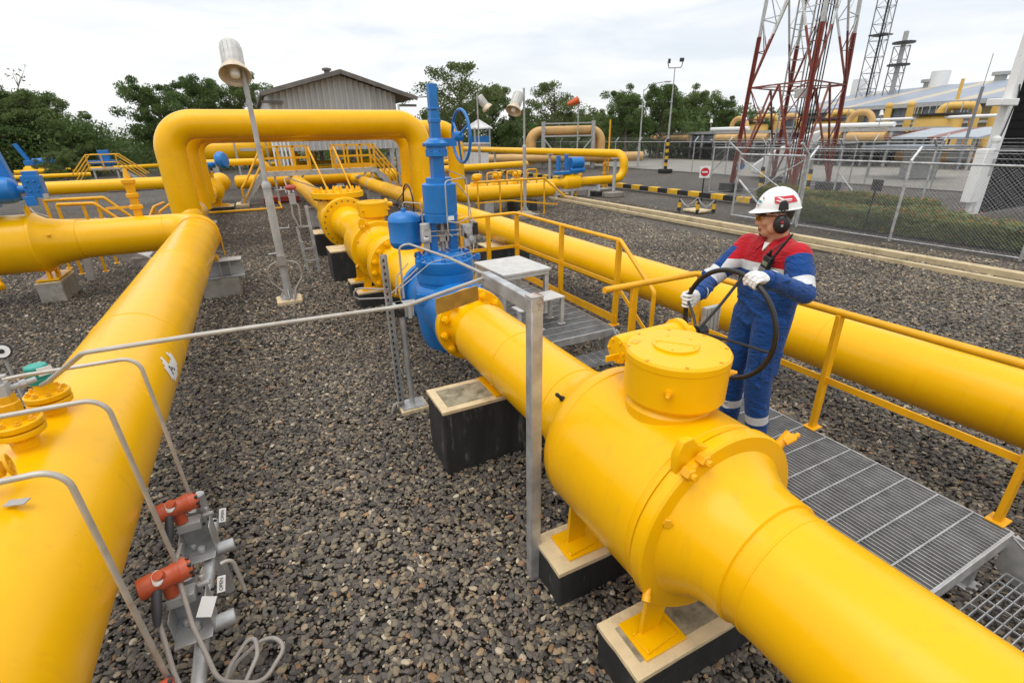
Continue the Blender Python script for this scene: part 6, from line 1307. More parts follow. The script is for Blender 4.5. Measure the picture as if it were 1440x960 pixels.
def thin_mast(px, D, wdt, h, label, m, plat=None):
    p = far(px, D); r = thing('lattice_mast', p, label, 'mast'); b = MB(); cs = [p + V((math.cos(a) * wdt, math.sin(a) * wdt, 0)) for a in (.3, 2.4, 4.5)]
    for c in cs: b.bar(c, c + V((0, 0, h)), .11)
    n = int(h / (wdt * 1.5))
    for i in range(n):
        z0, z1 = h * i / n, h * (i + 1) / n
        for k in range(3): b.bar(cs[k] + V((0, 0, z0)), cs[(k + 1) % 3] + V((0, 0, z1)), .05); b.bar(cs[k] + V((0, 0, z1)), cs[(k + 1) % 3] + V((0, 0, z1)), .05)
    b.build('frame', m, r)
    if plat:
        b = MB(); b.cyl(p, p + V((0, 0, h + plat)), wdt * .28, n=16); b.build('flue', GALP, r, smooth=40)
        for zz in (h - 2.2, h + .3): b = MB(); b.cyl(p + V((0, 0, zz)), p + V((0, 0, zz + .2)), wdt * 1.25, n=12); b.build('platform', DARK, r)
    else:
        b = MB(); b.cyl(p, p + V((0, 0, h)), .12, n=8); b.build('cable_run', BLKM, r)
        for zz in (.35, .5, .65, .8): b = MB(); b.box(p + V((0, 0, h * zz)), (2.0, 2.0, .15)); b.build('rest_platform', DARK, r)
MASTM = mat('mast_grey', (.20, .21, .23), .6)
thin_mast(1203, 90, 1.25, 40, 'tall thin grey guyed mast behind the striped roof', MASTM)
thin_mast(1236, 88, 1.0, ztop(1262, 66, 88), 'flue stack in a lattice frame with two round platforms behind the striped roof', MASTM, ztop(1266, 45, 88) - ztop(1262, 66, 88))

# ================================================================ PLANT AT RIGHT
# striped roof hall
e0, e1 = far(1100, 87), far(1490, 67); du = (e1 - e0).normalized(); dn = V((-du.y, du.x, 0)); dn = dn if dn.dot(e0) > 0 else -dn; Lh = (e1 - e0).length
r = thing('compressor_hall', (e0 + e1) / 2, 'long blue grey hall with a striped sloping roof at the right', 'building', rz=math.atan2(du.y, du.x) - PI / 2)
zE, zR, dep = 5.05, 7.5, 13
b = MB(); corrugated(b, e0, e1, 0, zE, .8, .08, -dn); b.build('wall', DKCL, r, smooth=0)
b = MB(); up_ = V((0, 0, 1)); o0 = e0 - dn * .8 - du * .5; o1 = e1 - dn * .8; rz0 = e0 + dn * dep - du * .5; rz1 = e1 + dn * dep
b.add([o0 + up_ * zE, o1 + up_ * zE, rz1 + up_ * zR, rz0 + up_ * zR, rz1 + dn * dep + up_ * zE, rz0 + dn * dep + up_ * zE, o0 + up_ * (zE - .15), o1 + up_ * (zE - .15)], [(0, 1, 2, 3), (3, 2, 4, 5), (6, 7, 1, 0)]); b.build('roof', WROOF, r, smooth=0)
b = MB(); b.bar(o0 + up_ * (zE - .25), o1 + up_ * (zE - .25), .3, .35); b.cut(); b.bar(e0 - dn * .3 + up_ * 3.0, e1 - dn * .3 + up_ * 3.0, .25, .22); b.build('gutter', GALP, r)
b = MB()
for k in range(9): c = e0.lerp(e1, (k + .6) / 9.5) - dn * .12; b.cut(); b.box(c + up_ * 2.4, (.9, .12, 4.6), rz=math.atan2(du.y, du.x))
b.build('ochre_strip', mat('ochre_translucent_strip', (.22, .18, .08), .5, var=.3), r)
for t in (.30, .55, .82):
    c = (rz0).lerp(rz1, t); b = MB(); b.cyl(c + up_ * (zR - .4), c + up_ * (zR + .5), .55, n=14); b.cyl(c + up_ * (zR + .5), c + up_ * (zR + .85), .9, n=14); b.build('roof_vent', GALP, r)
for px, pt, D, w_, lab in ((1206, 112, 97, 1.0, 'left white ventilation chimney above the striped roof'), (1312, 101, 90, 1.1, 'right white ventilation chimney above the striped roof')):
    c = far(px - 16, D); h = ztop(px, pt, D); r = thing('chimney', c, lab, 'chimney', 'white chimneys above the hall'); b = MB(); b.cyl(c, c + up_ * h, w_, w_ * .92, n=24); b.build('stack', WHT, r, smooth=40); b = MB(); b.box(c + V((w_ * .8, -w_ * .6, h - 2.6)), (1.5, 1.5, 2)); b.build('hood', WHT, r)
# cooler deck
c0, c1 = far(915, 64), far(1250, 46); cu = (c1 - c0).normalized(); cn = V((-cu.y, cu.x, 0)); cn = cn if cn.dot(c0) > 0 else -cn; Lc = (c1 - c0).length; zt = 2.62; crz = math.atan2(cu.y, cu.x)
r = thing('cooler_deck', (c0 + c1) / 2, 'long raised grey cooler deck on steel legs with faded ochre pipes', 'plant deck')
b = MB(); b.box((c0 + c1) / 2 + cn * 3.5 + up_ * (zt - .12), (Lc, 7, .24), rz=crz); b.build('deck', GALP, r)
b = MB()
for k in range(8):
    a = c0.lerp(c1, (k + .08) / 8); q2 = c0.lerp(c1, (k + .92) / 8); b.cut()
    if k % 3 != 2: b.cyl(a + up_ * (zt - .62), q2 + up_ * (zt - .62), .34, n=16)
b.build('header_pipe', YELF, r, smooth=40)
b = MB()
for k in range(8):
    a = c0.lerp(c1, (k + .05) / 8); q2 = c0.lerp(c1, (k + .95) / 8); b.cut(); b.box((a + q2) / 2 + cn * 1.2 + up_ * (zt - .70), ((q2 - a).length, 1.4, .85), rz=crz)
b.build('cooler_box', DKCL, r, bevel=.02)
b = MB(); b.box((c0 + c1) / 2 + cn * 1.0 + up_ * (zt - 1.55), (Lc, 5, .12), rz=crz); b.build('lower_deck', DARK, r)
b = MB()
for k in range(17):
    for s_ in (0, 5.0): a = c0.lerp(c1, k / 16) + cn * s_; b.cut(); b.bar(a, a + up_ * (zt - .3), .16)
b.build('column', GALP, r)
b = MB()
for k in range(0, 16, 2): a, q2 = c0.lerp(c1, k / 16), c0.lerp(c1, (k + 1) / 16); b.cut(); b.bar(a, q2 + up_ * (zt - 1.6), .09); b.cut(); b.bar(q2 + cn * 2, a + cn * 2 + up_ * (zt - 1.6), .09)
b.build('brace', GALP, r)
b = MB(); b.box((c0 + c1) / 2 + cn * 6 + up_ * .9, (Lc, 1.5, 1.8), rz=crz); b.build('equipment_wall', DARK, r)
for t0, t1, lab in ((.32, .5, 'short white drum lying on the left part of the cooler deck'), (.74, .985, 'long white drum lying on the right end of the cooler deck')):
    a, q2 = c0.lerp(c1, t0) + cn * .8 + up_ * (zt + .3), c0.lerp(c1, t1) + cn * .8 + up_ * (zt + .3); b = MB(); b.cyl(a - up_ * .1, q2 - up_ * .1, .17, n=18); tag(b.build('white_drum', WHT, smooth=40), lab, 'drum')
for t, lab in ((.44, 'small faded ochre pipe arch on the cooler deck, left one'), (.88, 'small faded ochre pipe arch on the cooler deck, right one'), (.65, 'small faded ochre pipe arch on the cooler deck behind the tower')):
    a = c0.lerp(c1, t) + cn * 1.2 + up_ * zt; pipe_run('pipe_arch', [a - cu * .9, a - cu * .9 + up_ * 1.1, a + cu * .9 + up_ * 1.1, a + cu * .9], .22, lab, 'ochre pipe arches', bend=.75, m=YELF, n=14)
for t, lab in ((.17, 'leftmost'), (.36, 'second from left'), (.52, 'third from left'), (.97, 'rightmost')):
    a = c0.lerp(c1, t) - cn * .3 + up_ * zt; r = thing('deck_lamp', a, 'small white lamp on a stalk at the cooler deck edge, %s' % lab, 'lamp', 'deck lamps'); b = MB(); b.cyl(a, a + up_ * .85, .03, n=8); b.build('stalk', GALP, r); b = MB(); b.lathe([(0, .16), (.12, .11), (.32, .10), (.35, .03)], a + up_ * .8, (.1, .2, 1), 14); b.build('lamp_shade', WHT, r, smooth=50)
def vessel(px, D, zt_, rad, label, arch=1):
    c = far(px, D); u = (far(px + 40, D) - c).normalized(); r = thing('upright_vessel', c, label, 'vessel', 'upright ochre vessels'); b = MB(); b.lathe([(.5, rad), (zt_ - .5, rad), (zt_ - .15, rad * .85), (zt_, rad * .45), (zt_ + .05, .3)], c, (0, 0, 1), 32); b.build('shell', YELV, r, smooth=50)
    b = MB(); b.tube([c + up_ * zt_, c + up_ * (zt_ + .55), c + u * 2.3 + up_ * (zt_ + .55), c + u * 2.3 + up_ * .2], .31, 18, bend=.52); b.build('vent_pipe', YELV, r, smooth=50)
    b = MB(); b.cyl(c + up_ * (zt_ - .1), c + up_ * (zt_ + .02), rad * 1.08, n=28); b.build('top_walkway', DARK, r)
    b = MB()
    for k in range(10): a = k * .628; b.cut(); q2 = c + V((math.cos(a), math.sin(a), 0)) * rad * 1.06; b.bar(q2 + up_ * zt_, q2 + up_ * (zt_ + .9), .05)
    b.build('guard_post', GALP, r)
YELV = mat('sunbleached_yellow', (.64, .40, .09), .5, var=.12, vscale=.8)
vessel(1310, 58, 3.62, 1.65, 'fat ochre vessel with an arched pipe behind the rusty roofed shed')
vessel(1158, 66, 3.6, 1.6, 'ochre vessel with an arched pipe right behind the lattice tower')
vessel(1058, 72, 3.6, 1.5, 'ochre vessel with an arched pipe seen through the tower legs')
for px, D, pt, lab in ((1238, 64, 150, 'slim yellow standpipe left of the fat vessel'), (1268, 62, 148, 'slim yellow standpipe nearest the fat vessel'), (1385, 60, 145, 'slim yellow standpipe right of the fat vessel')):
    c = far(px, D); h = ztop(px, pt, D); b = MB(); b.cyl(c, c + up_ * h, .28, n=14); b.ball(c + up_ * h, .33); tag(b.build('standpipe', YELV, smooth=50), lab, 'pipe', 'standpipes before the hall')
pipe_run('steam_pipe', [tuple(far(1225, 60) + up_ * 3.3), tuple(far(1425, 54) + up_ * 3.3)], .12, 'thin white pipe running level in front of the hall', m=WHT, n=12)
# rusty shed and lean to
s0, s1 = far(1240, 46), far(1374, 43); su = (s1 - s0).normalized(); sn = V((-su.y, su.x, 0)); sn = sn if sn.dot(s0) > 0 else -sn
r = thing('open_shed', (s0 + s1) / 2, 'open shed with a rust streaked lean to roof before the vessels', 'shed', rz=math.atan2(su.y, su.x) - PI / 2); b = MB(); b.prism([s0 + up_ * 1.85, s1 + up_ * 1.85, s1 + sn * 4.2 + up_ * 2.40, s0 + sn * 4.2 + up_ * 2.40], (0, 0, .12)); b.build('roof', RROOF, r, smooth=0)
b = MB()
for t in (.05, .35, .65, .95):
    for q_ in (.3, 3.9): a = s0.lerp(s1, t) + sn * q_; b.cut(); b.bar(a, a + up_ * (1.82 + q_ * .16), .12)
b.build('column', GALP, r)
b = MB(); b.bar(s0 + sn * .3 + up_ * 1.45, s1 + sn * .3 + up_ * 1.45, .08); b.build('tie_beam', DARK, r)
for k, t in enumerate((.15, .32, .5, .72, .88)):
    a = s0.lerp(s1, t) + sn * 1.8; r = thing('pump_unit', a, 'ochre and grey pump set under the rusty shed, %s from the left' % ('first', 'second', 'third', 'fourth', 'fifth')[k], 'pump', 'pump sets under the shed'); b = MB(); b.cyl(a + up_ * .7 - su * .7, a + up_ * .7 + su * .7, .38, n=16); b.box(a + up_ * 1.2, (.3, .3, .5)); b.build('casing', [YELF, GALP][k % 2], r, bevel=.02); b = MB(); b.box(a + up_ * .15, (1.8, 1.0, .3), rz=math.atan2(su.y, su.x)); b.build('skid', CONG, r)
l0, l1 = far(1228, 36), far(1296, 34); lu = (l1 - l0).normalized(); ln = V((-lu.y, lu.x, 0)); ln = ln if ln.dot(l0) > 0 else -ln
r = thing('small_kiosk', (l0 + l1) / 2, 'grey kiosk with a flat overhanging roof in front of the rusty shed', 'kiosk'); b = MB(); b.box((l0 + l1) / 2 + ln * 1.2 + up_ * 1.62, ((l1 - l0).length + .6, 3.2, .14), rz=math.atan2(lu.y, lu.x)); b.build('roof', DKCL, r, bevel=.02)
b = MB(); b.box(l0.lerp(l1, .66) + ln * 1.4 + up_ * .78, ((l1 - l0).length * .26, 1.6, 1.5), rz=math.atan2(lu.y, lu.x)); b.build('cabin', GALP, r); b = MB()
for t in (.04, .9): b.cut(); b.bar(l0.lerp(l1, t), l0.lerp(l1, t) + up_ * 1.6, .1)
b.build('column', GALP, r)
b = MB(); p = at(1345, 240); h = ztop(1367, 96, math.hypot(p.x, p.y)); r = thing('radio_mast', p, 'slim dark pole with a whip antenna before the striped roof', 'mast'); b.cyl(p, p + up_ * h * .82, .085, n=10); b.build('pole', MASTM, r); b = MB(); b.cyl(p + up_ * h * .82, p + up_ * (h * 1.12), .02, n=6); b.build('whip', MASTM, r)
for px, pt, D, lab in ((1428, 80, 70, 'thin lightning rod on the right end of the striped roof'), (1409, 86, 84, 'thin lightning rod near the right chimney side of the roof'), (1338, 112, 72, 'short ochre twin stack rising over the fat vessel')):
    c = far(px - 10, D); h = ztop(px, pt, D); b = MB(); b.cyl(c, c + up_ * h, .07 if px != 1338 else .16, n=8); tag(b.build('rod', MASTM if px != 1338 else YELV), lab, 'rod')
# big dark hoarding at the right edge
bx, by = 18.78, 7.2
r = thing('hoarding', (20.5, by, 0), 'tall dark panel with a white frame post at the right picture edge', 'hoarding')
b = MB(); b.box((bx + 7.4, by + .14, 4.6), (13.5, .16, 9.0)); b.build('panel', BLKP, r)
b = MB()
for k in range(40): b.cut(); b.box((bx + 7.4, by + .05, .25 + k * .225), (13.5, .02, .03))
b.build('panel_rib', BLKP, r)
b = MB(); b.box((bx + .44, by + .10, 4.6), (.40, .20, 9.2)); b.build('frame_post', WHT, r, bevel=.02); b = MB(); b.box((bx + 7.6, by, 9.25), (14.5, .5, .5)); b.build('frame_beam', WHT, r, bevel=.02)
b = MB(); b.box((bx - .30, by - .05, 1.25), (.50, .26, 1.45)); b.build('cabinet', WHT, r, bevel=.02)
b = MB(); b.cyl((bx - .2, by - .05, 0), (bx - .2, by - .05, .55), .08, n=10); b.cut(); b.cyl((bx + .08, by - .05, .1), (bx + .08, by - .05, 2.2), .07, n=10); b.ball((bx + .08, by - .05, 2.2), .11); b.build('stand_pipe', WHT, r, smooth=50)
b = MB(); b.box((bx + .44, by - .01, 1.45), (.22, .03, .5)); b.build('meter_window', GALP, r); b = MB(); b.box((bx - .15, by, 3.15), (.95, .35, .18)); b.build('bracket', WHT, r, bevel=.02)
b = MB(); b.tube([(bx + .44, by - .02, 3.6), (bx + .58, by - .02, 3.3), (bx + .42, by - .02, 2.5), (bx + .2, by - .04, 2.0)], .016, 6, bend=.2); b.build('cable', BLKM, r)

# ================================================================ THE WORKER
def capsule(b, p, q, r1, r2, n=20, sq=None):
    """tapered round-ended limb; sq=(axis, factor) flattens it along a direction"""
    p, q = V(p), V(q); L = (q - p).length; pr = []
    for k in range(7): a = PI / 2 * (1 - k / 6); pr.append((-r1 * math.sin(a), r1 * math.cos(a)))
    for k in range(1, 7): a = PI / 2 * k / 6; pr.append((L + r2 * math.sin(a), r2 * math.cos(a)))
    o = len(b.v); b.lathe(pr, p, q - p, n)
    if sq:
        ax = V(sq[0]).normalized(); c = (p + q) / 2
        for i in range(o, len(b.v)):
            d = (b.v[i] - c).dot(ax); b.v[i] = b.v[i] - ax * d * (1 - sq[1])
def ell(b, c, rad, R, n=24, m=16): b.ball(c, 1, rad, n, m, R)
def remesh(b, name, mats, parent, voxel, smooth_it=6, factor=.5):
    me = bpy.data.meshes.new(name); me.from_pydata([tuple(p) for p in b.v], [], b.f); bm = bmesh.new(); bm.from_mesh(me); bmesh.ops.remove_doubles(bm, verts=bm.verts, dist=1e-6); bmesh.ops.recalc_face_normals(bm, faces=bm.faces); bm.to_mesh(me); bm.free()
    o = bpy.data.objects.new(name, me); COL.objects.link(o)
    m = o.modifiers.new('remesh', 'REMESH'); m.mode = 'VOXEL'; m.voxel_size = voxel
    s = o.modifiers.new('smooth', 'SMOOTH'); s.iterations = smooth_it; s.factor = factor
    dg = bpy.context.evaluated_depsgraph_get(); new = bpy.data.meshes.new_from_object(o.evaluated_get(dg)); bpy.data.objects.remove(o); bpy.data.meshes.remove(me)
    n = bpy.data.objects.new(name, new); COL.objects.link(n); new.materials.clear()
    for q in mats: new.materials.append(q)
    new.shade_smooth()
    if parent is not None: n.parent = parent; new.transform(wm(parent).inverted())
    return n
def cloth(name, col, v=.16):
    m = mat(name, col, .82, var=v, vscale=7, spec=.25); t = m.node_tree; n = t.nodes.new; l = t.links.new; bs = t.nodes['Principled BSDF']
    tc = n('ShaderNodeTexCoord'); mp = n('ShaderNodeMapping'); mp.inputs['Scale'].default_value = (1, 1, 2.2); l(tc.outputs['Object'], mp.inputs[0])
    z = n('ShaderNodeTexNoise'); z.inputs['Scale'].default_value = 9; z.inputs['Detail'].default_value = 3; z.inputs['Distortion'].default_value = 1.6; l(mp.outputs[0], z.inputs['Vector'])
    z2 = n('ShaderNodeTexNoise'); z2.inputs['Scale'].default_value = 420; l(tc.outputs['Object'], z2.inputs['Vector'])
    a = n('ShaderNodeMath'); a.operation = 'MULTIPLY_ADD'; a.inputs[1].default_value = .03; l(z2.outputs[0], a.inputs[0]); l(z.outputs[0], a.inputs[2])
    bp = n('ShaderNodeBump'); bp.inputs['Strength'].default_value = .75; bp.inputs['Distance'].default_value = .035; l(a.outputs[0], bp.inputs['Height']); l(bp.outputs[0], bs.inputs['Normal'])
    bs.inputs['Sheen Weight'].default_value = .12; return m
CBLU = cloth('blue_coverall_cloth', (.006, .055, .225)); CRED = cloth('red_coverall_cloth', (.47, .010, .020)); CREF = mat('reflective_tape', (.62, .63, .64), .4, var=.12, vscale=14); GLOV = cloth('white_glove_knit', (.74, .73, .71), .08)
SKIN = mat('skin', (.57, .29, .18), .5, var=.10, vscale=22, bump=.06, bscale=160); SKIN.node_tree.nodes['Principled BSDF'].inputs['Subsurface Weight'].default_value = .12; SKIN.node_tree.nodes['Principled BSDF'].inputs['Subsurface Radius'].default_value = (.012, .005, .003)
LIP = mat('lips', (.26, .085, .065), .5); HAIR = mat('black_hair', (.010, .008, .007), .45, bump=.4, bscale=200); HELM = mat('helmet_white', (.80, .80, .79), .25, coat=.3); LENS = mat('amber_lens', (.55, .30, .03), .08)
LENS.node_tree.nodes['Principled BSDF'].inputs['Transmission Weight'].default_value = .85; LENS.node_tree.nodes['Principled BSDF'].inputs['IOR'].default_value = 1.05
EYEW = mat('eye_white', (.62, .58, .54), .25); BOOT = mat('black_boot', (.02, .018, .016), .45)
FZ = .452
person = thing('person', (2.90, 2.03, FZ), 'worker in blue and red coverall, white helmet and ear muffs, turning the black handwheel', 'person')
f = V((-.985, .17, 0)).normalized(); lf = V((-f.y, f.x, 0)); up_ = V((0, 0, 1)); O = V((2.905, 2.035, FZ))
def B(fw, l, z): return O + f * fw + lf * l + up_ * z
hL, hR = B(.01, .095, .90), B(.01, -.095, .90); kL, kR = B(.05, .115, .50), B(.045, -.125, .50); aL, aR = B(-.01, .125, .09), B(.0, -.145, .09)
sL, sR = B(.02, .195, 1.395), B(.03, -.198, 1.385)
WL = WHEEL_C + V((0, -.125, .292)); WR = WHEEL_C + V((0, .313, .06))       # where the hands close on the rim
wL, wR = WL + V((.105, .004, .0)), WR + V((.105, .02, .02))
eL = V((2.755, 1.692, 1.665)); eR = V((2.655, 2.315, 1.60))
b = MB()
capsule(b, B(-.005, .045, .97), B(-.01, .06, 1.16), .160, .158, 28, (f, .80)); capsule(b, B(-.005, -.045, .97), B(-.01, -.06, 1.16), .160, .158, 28, (f, .80))      # hips, belly
capsule(b, B(.0, .065, 1.10), B(.0, .09, 1.32), .158, .157, 28, (f, .80)); capsule(b, B(.0, -.065, 1.10), B(.0, -.09, 1.32), .158, .157, 28, (f, .80))         # chest
capsule(b, B(.005, .15, 1.365), B(.0, .05, 1.40), .085, .075); capsule(b, B(.01, -.15, 1.355), B(.0, -.05, 1.40), .085, .075)
capsule(b, sL, B(.01, .12, 1.36), .083, .10); capsule(b, sR, B(.015, -.12, 1.36), .083, .10)
for (h, k, a) in ((hL, kL, aL), (hR, kR, aR)):
    capsule(b, h + up_ * .04, k, .118, .088); capsule(b, k, a + up_ * .02, .088, .075); capsule(b, k + f * .01 + up_ * .06, k - f * .02 - up_ * .1, .090, .086)
for (s, e, w_) in ((sL, eL, wL), (sR, eR, wR)):
    capsule(b, s, e, .082, .062); capsule(b, e, w_, .062, .046); capsule(b, s.lerp(e, .35), s.lerp(e, .6), .079, .072)
# cloth folds on limbs
rnd = random.Random(4)
for (p, q, r_) in ((kL, aL, .083), (kR, aR, .083), (sL, eL, .073), (eL, wL, .056), (sR, eR, .073), (eR, wR, .056), (hL, kL, .103), (hR, kR, .103)):
    for _ in range(4):
        t = rnd.uniform(.15, .95); c = p.lerp(q, t); d = (q - p).normalized(); u, v = perp(d); a = rnd.uniform(0, 6.28); k = u * math.cos(a) + v * math.sin(a); k2 = -u * math.sin(a) + v * math.cos(a)
        capsule(b, c + k * r_ * .86 - k2 * .03 + d * .02, c + k * r_ * .86 + k2 * .03 - d * .02, .014, .012, 10)
for z, y in ((.99, .05), (1.03, -.06), (1.09, .08), (.90, -.04), (1.2, -.09), (1.24, .04)): capsule(b, B(.115, y + .05, z), B(.12, y - .06, z + .025), .014, .012, 10)
# neck and head (head turned towards the far hand)
hyaw = math.radians(38); hf = Matrix.Rotation(-hyaw, 3, 'Z') @ f; hl = V((-hf.y, hf.x, 0)); HC = B(.045, -.005, 1.605); tilt = .10
hf = (hf - up_ * tilt).normalized(); hu = (up_ + V((hf.x, hf.y, 0)) * tilt).normalized(); hl = hu.cross(hf).normalized(); HR = Matrix((hf, hl, hu)).transposed()
def Hd(x, y, z): return HC + hf * x + hl * y + hu * z
capsule(b, B(-.005, 0, 1.40), Hd(-.028, 0, -.07), .062, .057)
ell(b, Hd(-.012, 0, .035), (.098, .077, .098), HR); ell(b, Hd(.015, 0, -.015), (.075, .066, .10), HR)       # cranium, face
ell(b, Hd(.040, 0, -.088), (.042, .046, .036), HR); ell(b, Hd(.066, 0, -.104), (.020, .024, .018), HR)       # jaw, chin
for s in (-1, 1):
    ell(b, Hd(.052, .040 * s, -.028), (.028, .026, .026), HR); ell(b, Hd(.01, .062 * s, -.065), (.038, .016, .032), HR); ell(b, Hd(.079, .030 * s, .023), (.014, .026, .010), HR)
    ell(b, Hd(.094, .012 * s, -.041), (.011, .009, .008), HR)
capsule(b, Hd(.083, 0, .012), Hd(.103, 0, -.035), .009, .013, 14); ell(b, Hd(.082, 0, -.068), (.013, .026, .008), HR); ell(b, Hd(.080, 0, -.081), (.012, .022, .009), HR)
for s in (-1, 1): ell(b, Hd(-.012, .079 * s, -.01), (.022, .010, .032), HR)
body = remesh(b, 'body', [CBLU, CRED, CREF, SKIN, LIP, HAIR, BOOT], person, .0062, 7, .5)
bm = bmesh.new(); bm.from_mesh(body.data); T0 = wm(person).translation
def slice_(co, no): bmesh.ops.bisect_plane(bm, geom=bm.verts[:] + bm.edges[:] + bm.faces[:], plane_co=V(co) - T0, plane_no=no, dist=1e-5)
for z_ in (1.255, 1.315, .055): slice_(O + up_ * z_, up_)
for p, q, ts in ((sL, eL, (.66, .92)), (sR, eR, (.70, .92)), (kL, aL, (.60, .76)), (kR, aR, (.60, .76))):
    for t_ in ts: slice_(p.lerp(q, t_), (q - p).normalized())
slice_(O + lf * .19, lf); slice_(O - lf * .18, lf)
bm.to_mesh(body.data); bm.free(); body.data.shade_smooth()
me = body.data; PM = wm(person); npol = len(me.polygons); cen = np.empty(npol * 3); me.polygons.foreach_get('center', cen); cen = cen.reshape(-1, 3) + np.array(PM.translation)
An = lambda v: np.array(tuple(v)); idx = np.zeros(npol, int)
loc = cen - An(O); fz = loc @ An(f); ly = loc @ An(lf); z = loc[:, 2]
hd = cen - An(HC); hx, hyy, hz_ = hd @ An(hf), hd @ An(hl), hd @ An(hu)
def limb(p, q, n=True):
    d = An(q - p); L2 = d @ d; t = ((cen - An(p)) @ d) / L2; dist = np.linalg.norm(cen - (An(p) + np.clip(t, 0, 1)[:, None] * d), axis=1); return t, dist
tlu, dlu = limb(sL, eL); tru, dru = limb(sR, eR); tlf, dlf = limb(eL, wL); trf, drf = limb(eR, wR)
armL = ((dlu < .105) & (tlu > .10) & (ly > .19)) | (dlf < .085); armR = ((dru < .105) & (tru > .22) & (ly < -.18)) | (drf < .085); arm = armL | armR
zz_ = z - .02 * np.abs(ly) / .1 * 0
idx[(z > 1.315) & ~arm] = 1
idx[(z > 1.255) & (z <= 1.315) & ~arm & (np.abs(ly) < .26)] = 2
idx[(dlu < .10) & (tlu > .66) & (tlu < .92) & (ly > .2)] = 2; idx[(dru < .10) & (tru > .70) & (tru < .92) & (ly < -.15)] = 2
for (k, a) in ((kL, aL), (kR, aR)): t_, d_ = limb(k, a); idx[(d_ < .12) & (t_ > .60) & (t_ < .76) & (z < .5)] = 2
idx[z < .055] = 6
rN = np.hypot(fz - .0, ly); neck = ((hz_ > -.125) & (np.hypot(hx, hyy) < .15) & (z > 1.455)) | ((rN < .078) & (z > 1.425)); idx[neck] = 3
idx[neck & (hz_ > .028) & (hx < .035)] = 5; idx[neck & (hx < -.045) & (hz_ > -.07)] = 5
idx[neck & (np.abs(hz_ + .0745) < .012) & (hx > .070) & (np.abs(hyy) < .026)] = 4
idx[neck & (np.abs(hz_ - .026) < .0075) & (hx > .055) & (np.abs(hyy) > .010) & (np.abs(hyy) < .055)] = 5
idx[neck & (hz_ < -.098) & (hz_ > -.125) & (hx > .062) & (np.abs(hyy) < .018)] = 5
me.polygons.foreach_set('material_index', idx.astype(np.int32)); me.update()
for s in (-1, 1):
    b = MB(); b.ball(Hd(.078, .030 * s, .006), .0125, n=16, m=10); e_ = b.build('eye', EYEW, person); b = MB(); b.ball(Hd(.0865, .030 * s, .005), .0058, n=12, m=8); b.build('iris', HAIR, e_)
# boots
for a, y in ((aL, .01), (aR, -.03)):
    b = MB(); capsule(b, a + V((0, 0, -.035)) - f * .03, a + V((0, 0, -.045)) + f * .135 + lf * y, .048, .042, 18); capsule(b, a + V((0, 0, .05)), a + V((0, 0, -.03)), .058, .05, 18)
    for i, p in enumerate(b.v):
        if p.z < FZ + .003: b.v[i] = V((p.x, p.y, FZ + .003))
    remesh(b, 'boot', [BOOT], person, .006, 4)
# collar, placket, pockets, belt seam
b = MB(); ring = [B(.012 + .074 * math.cos(t), .082 * math.sin(t), 1.425 + .022 * (1 - math.cos(t)) / 2 + (-.03 if abs(t) < .5 else 0)) for t in [(-PI + .32) + (2 * PI - .64) * k / 24 + PI for k in range(25)]]
ring = [B(.004 - .074 * math.cos(t), .082 * math.sin(t), 1.485 - .040 * (abs(t) / 2.7) ** 2) for t in [-2.72 + 5.44 * k / 28 for k in range(29)]]
inn = [p + up_ * .022 - (p - B(0, 0, p.z - O.z)).normalized() * .012 for p in ring]; outr = [p - up_ * .028 + (p - B(0, 0, p.z - O.z)).normalized() * .022 for p in ring]
n_ = len(ring); th = [p + (p - B(0, 0, p.z - O.z)).normalized() * .006 for p in inn]
b.add(ring + inn + outr, [(i, i + 1, n_ + i + 1, n_ + i) for i in range(n_ - 1)] + [(n_ + i, n_ + i + 1, 2 * n_ + i + 1, 2 * n_ + i) for i in range(n_ - 1)])
cl_ = b.build('collar', CRED, person, smooth=60); sm = cl_.modifiers.new('thick', 'SOLIDIFY'); sm.thickness = .006
for s in (-1, 1):
    b = MB(); tip = B(.118, .048 * s, 1.385); b.prism([B(.055, .062 * s, 1.478), B(.080, .020 * s, 1.442), tip, B(.088, .080 * s, 1.425)], -f * .010); b.build('collar_point', CRED, person, bevel=.003)
b = MB(); b.prism([B(.074, .022, 1.445), B(.074, -.022, 1.445), B(.106, 0, 1.395)], -f * .02); b.build('undershirt', TAGW, person)
kp = kL + lf * .074 + up_ * .04; b = MB(); b.box(kp + up_ * .12, (.15, .022, .17), rot=Matrix((f, lf, up_)).transposed()); b.box(kp + up_ * .19 + lf * .006, (.155, .02, .05), rot=Matrix((f, lf, up_)).transposed()); b.build('leg_pocket', CBLU, person, bevel=.008)
# helmet with brim, band, badge and logo block
b = MB(); n = 56; rows = []
hc = lambda ang, t: None
prof = [(0, 1.0), (.12, .992), (.28, .955), (.45, .88), (.62, .76), (.78, .60), (.90, .40), (.97, .20), (1.0, .01)]
def hp(t, rs, a, extra=0): 
    rx, ry = .126, .104; return Hd(-.012 + math.cos(a) * rs * (rx + extra), math.sin(a) * rs * (ry + extra), .052 + t * .125 + (0.004 if abs(math.sin(a)) < .16 and t > .6 else 0))
vs = []
for t, rs in prof: vs += [hp(t, rs, 2 * PI * k / n) for k in range(n)]
fs = [(j * n + k, j * n + (k + 1) % n, (j + 1) * n + (k + 1) % n, (j + 1) * n + k) for j in range(len(prof) - 1) for k in range(n)]
b.add(vs, fs)
brim = []
for k in range(n):
    a = 2 * PI * k / n; c_ = max(0, math.cos(a)); ex = .009 + .034 * c_ ** 1.6; brim.append(hp(0, 1, a) + (hf * math.cos(a) + hl * math.sin(a)) * ex - hu * (.006 + .012 * c_ ** 2))
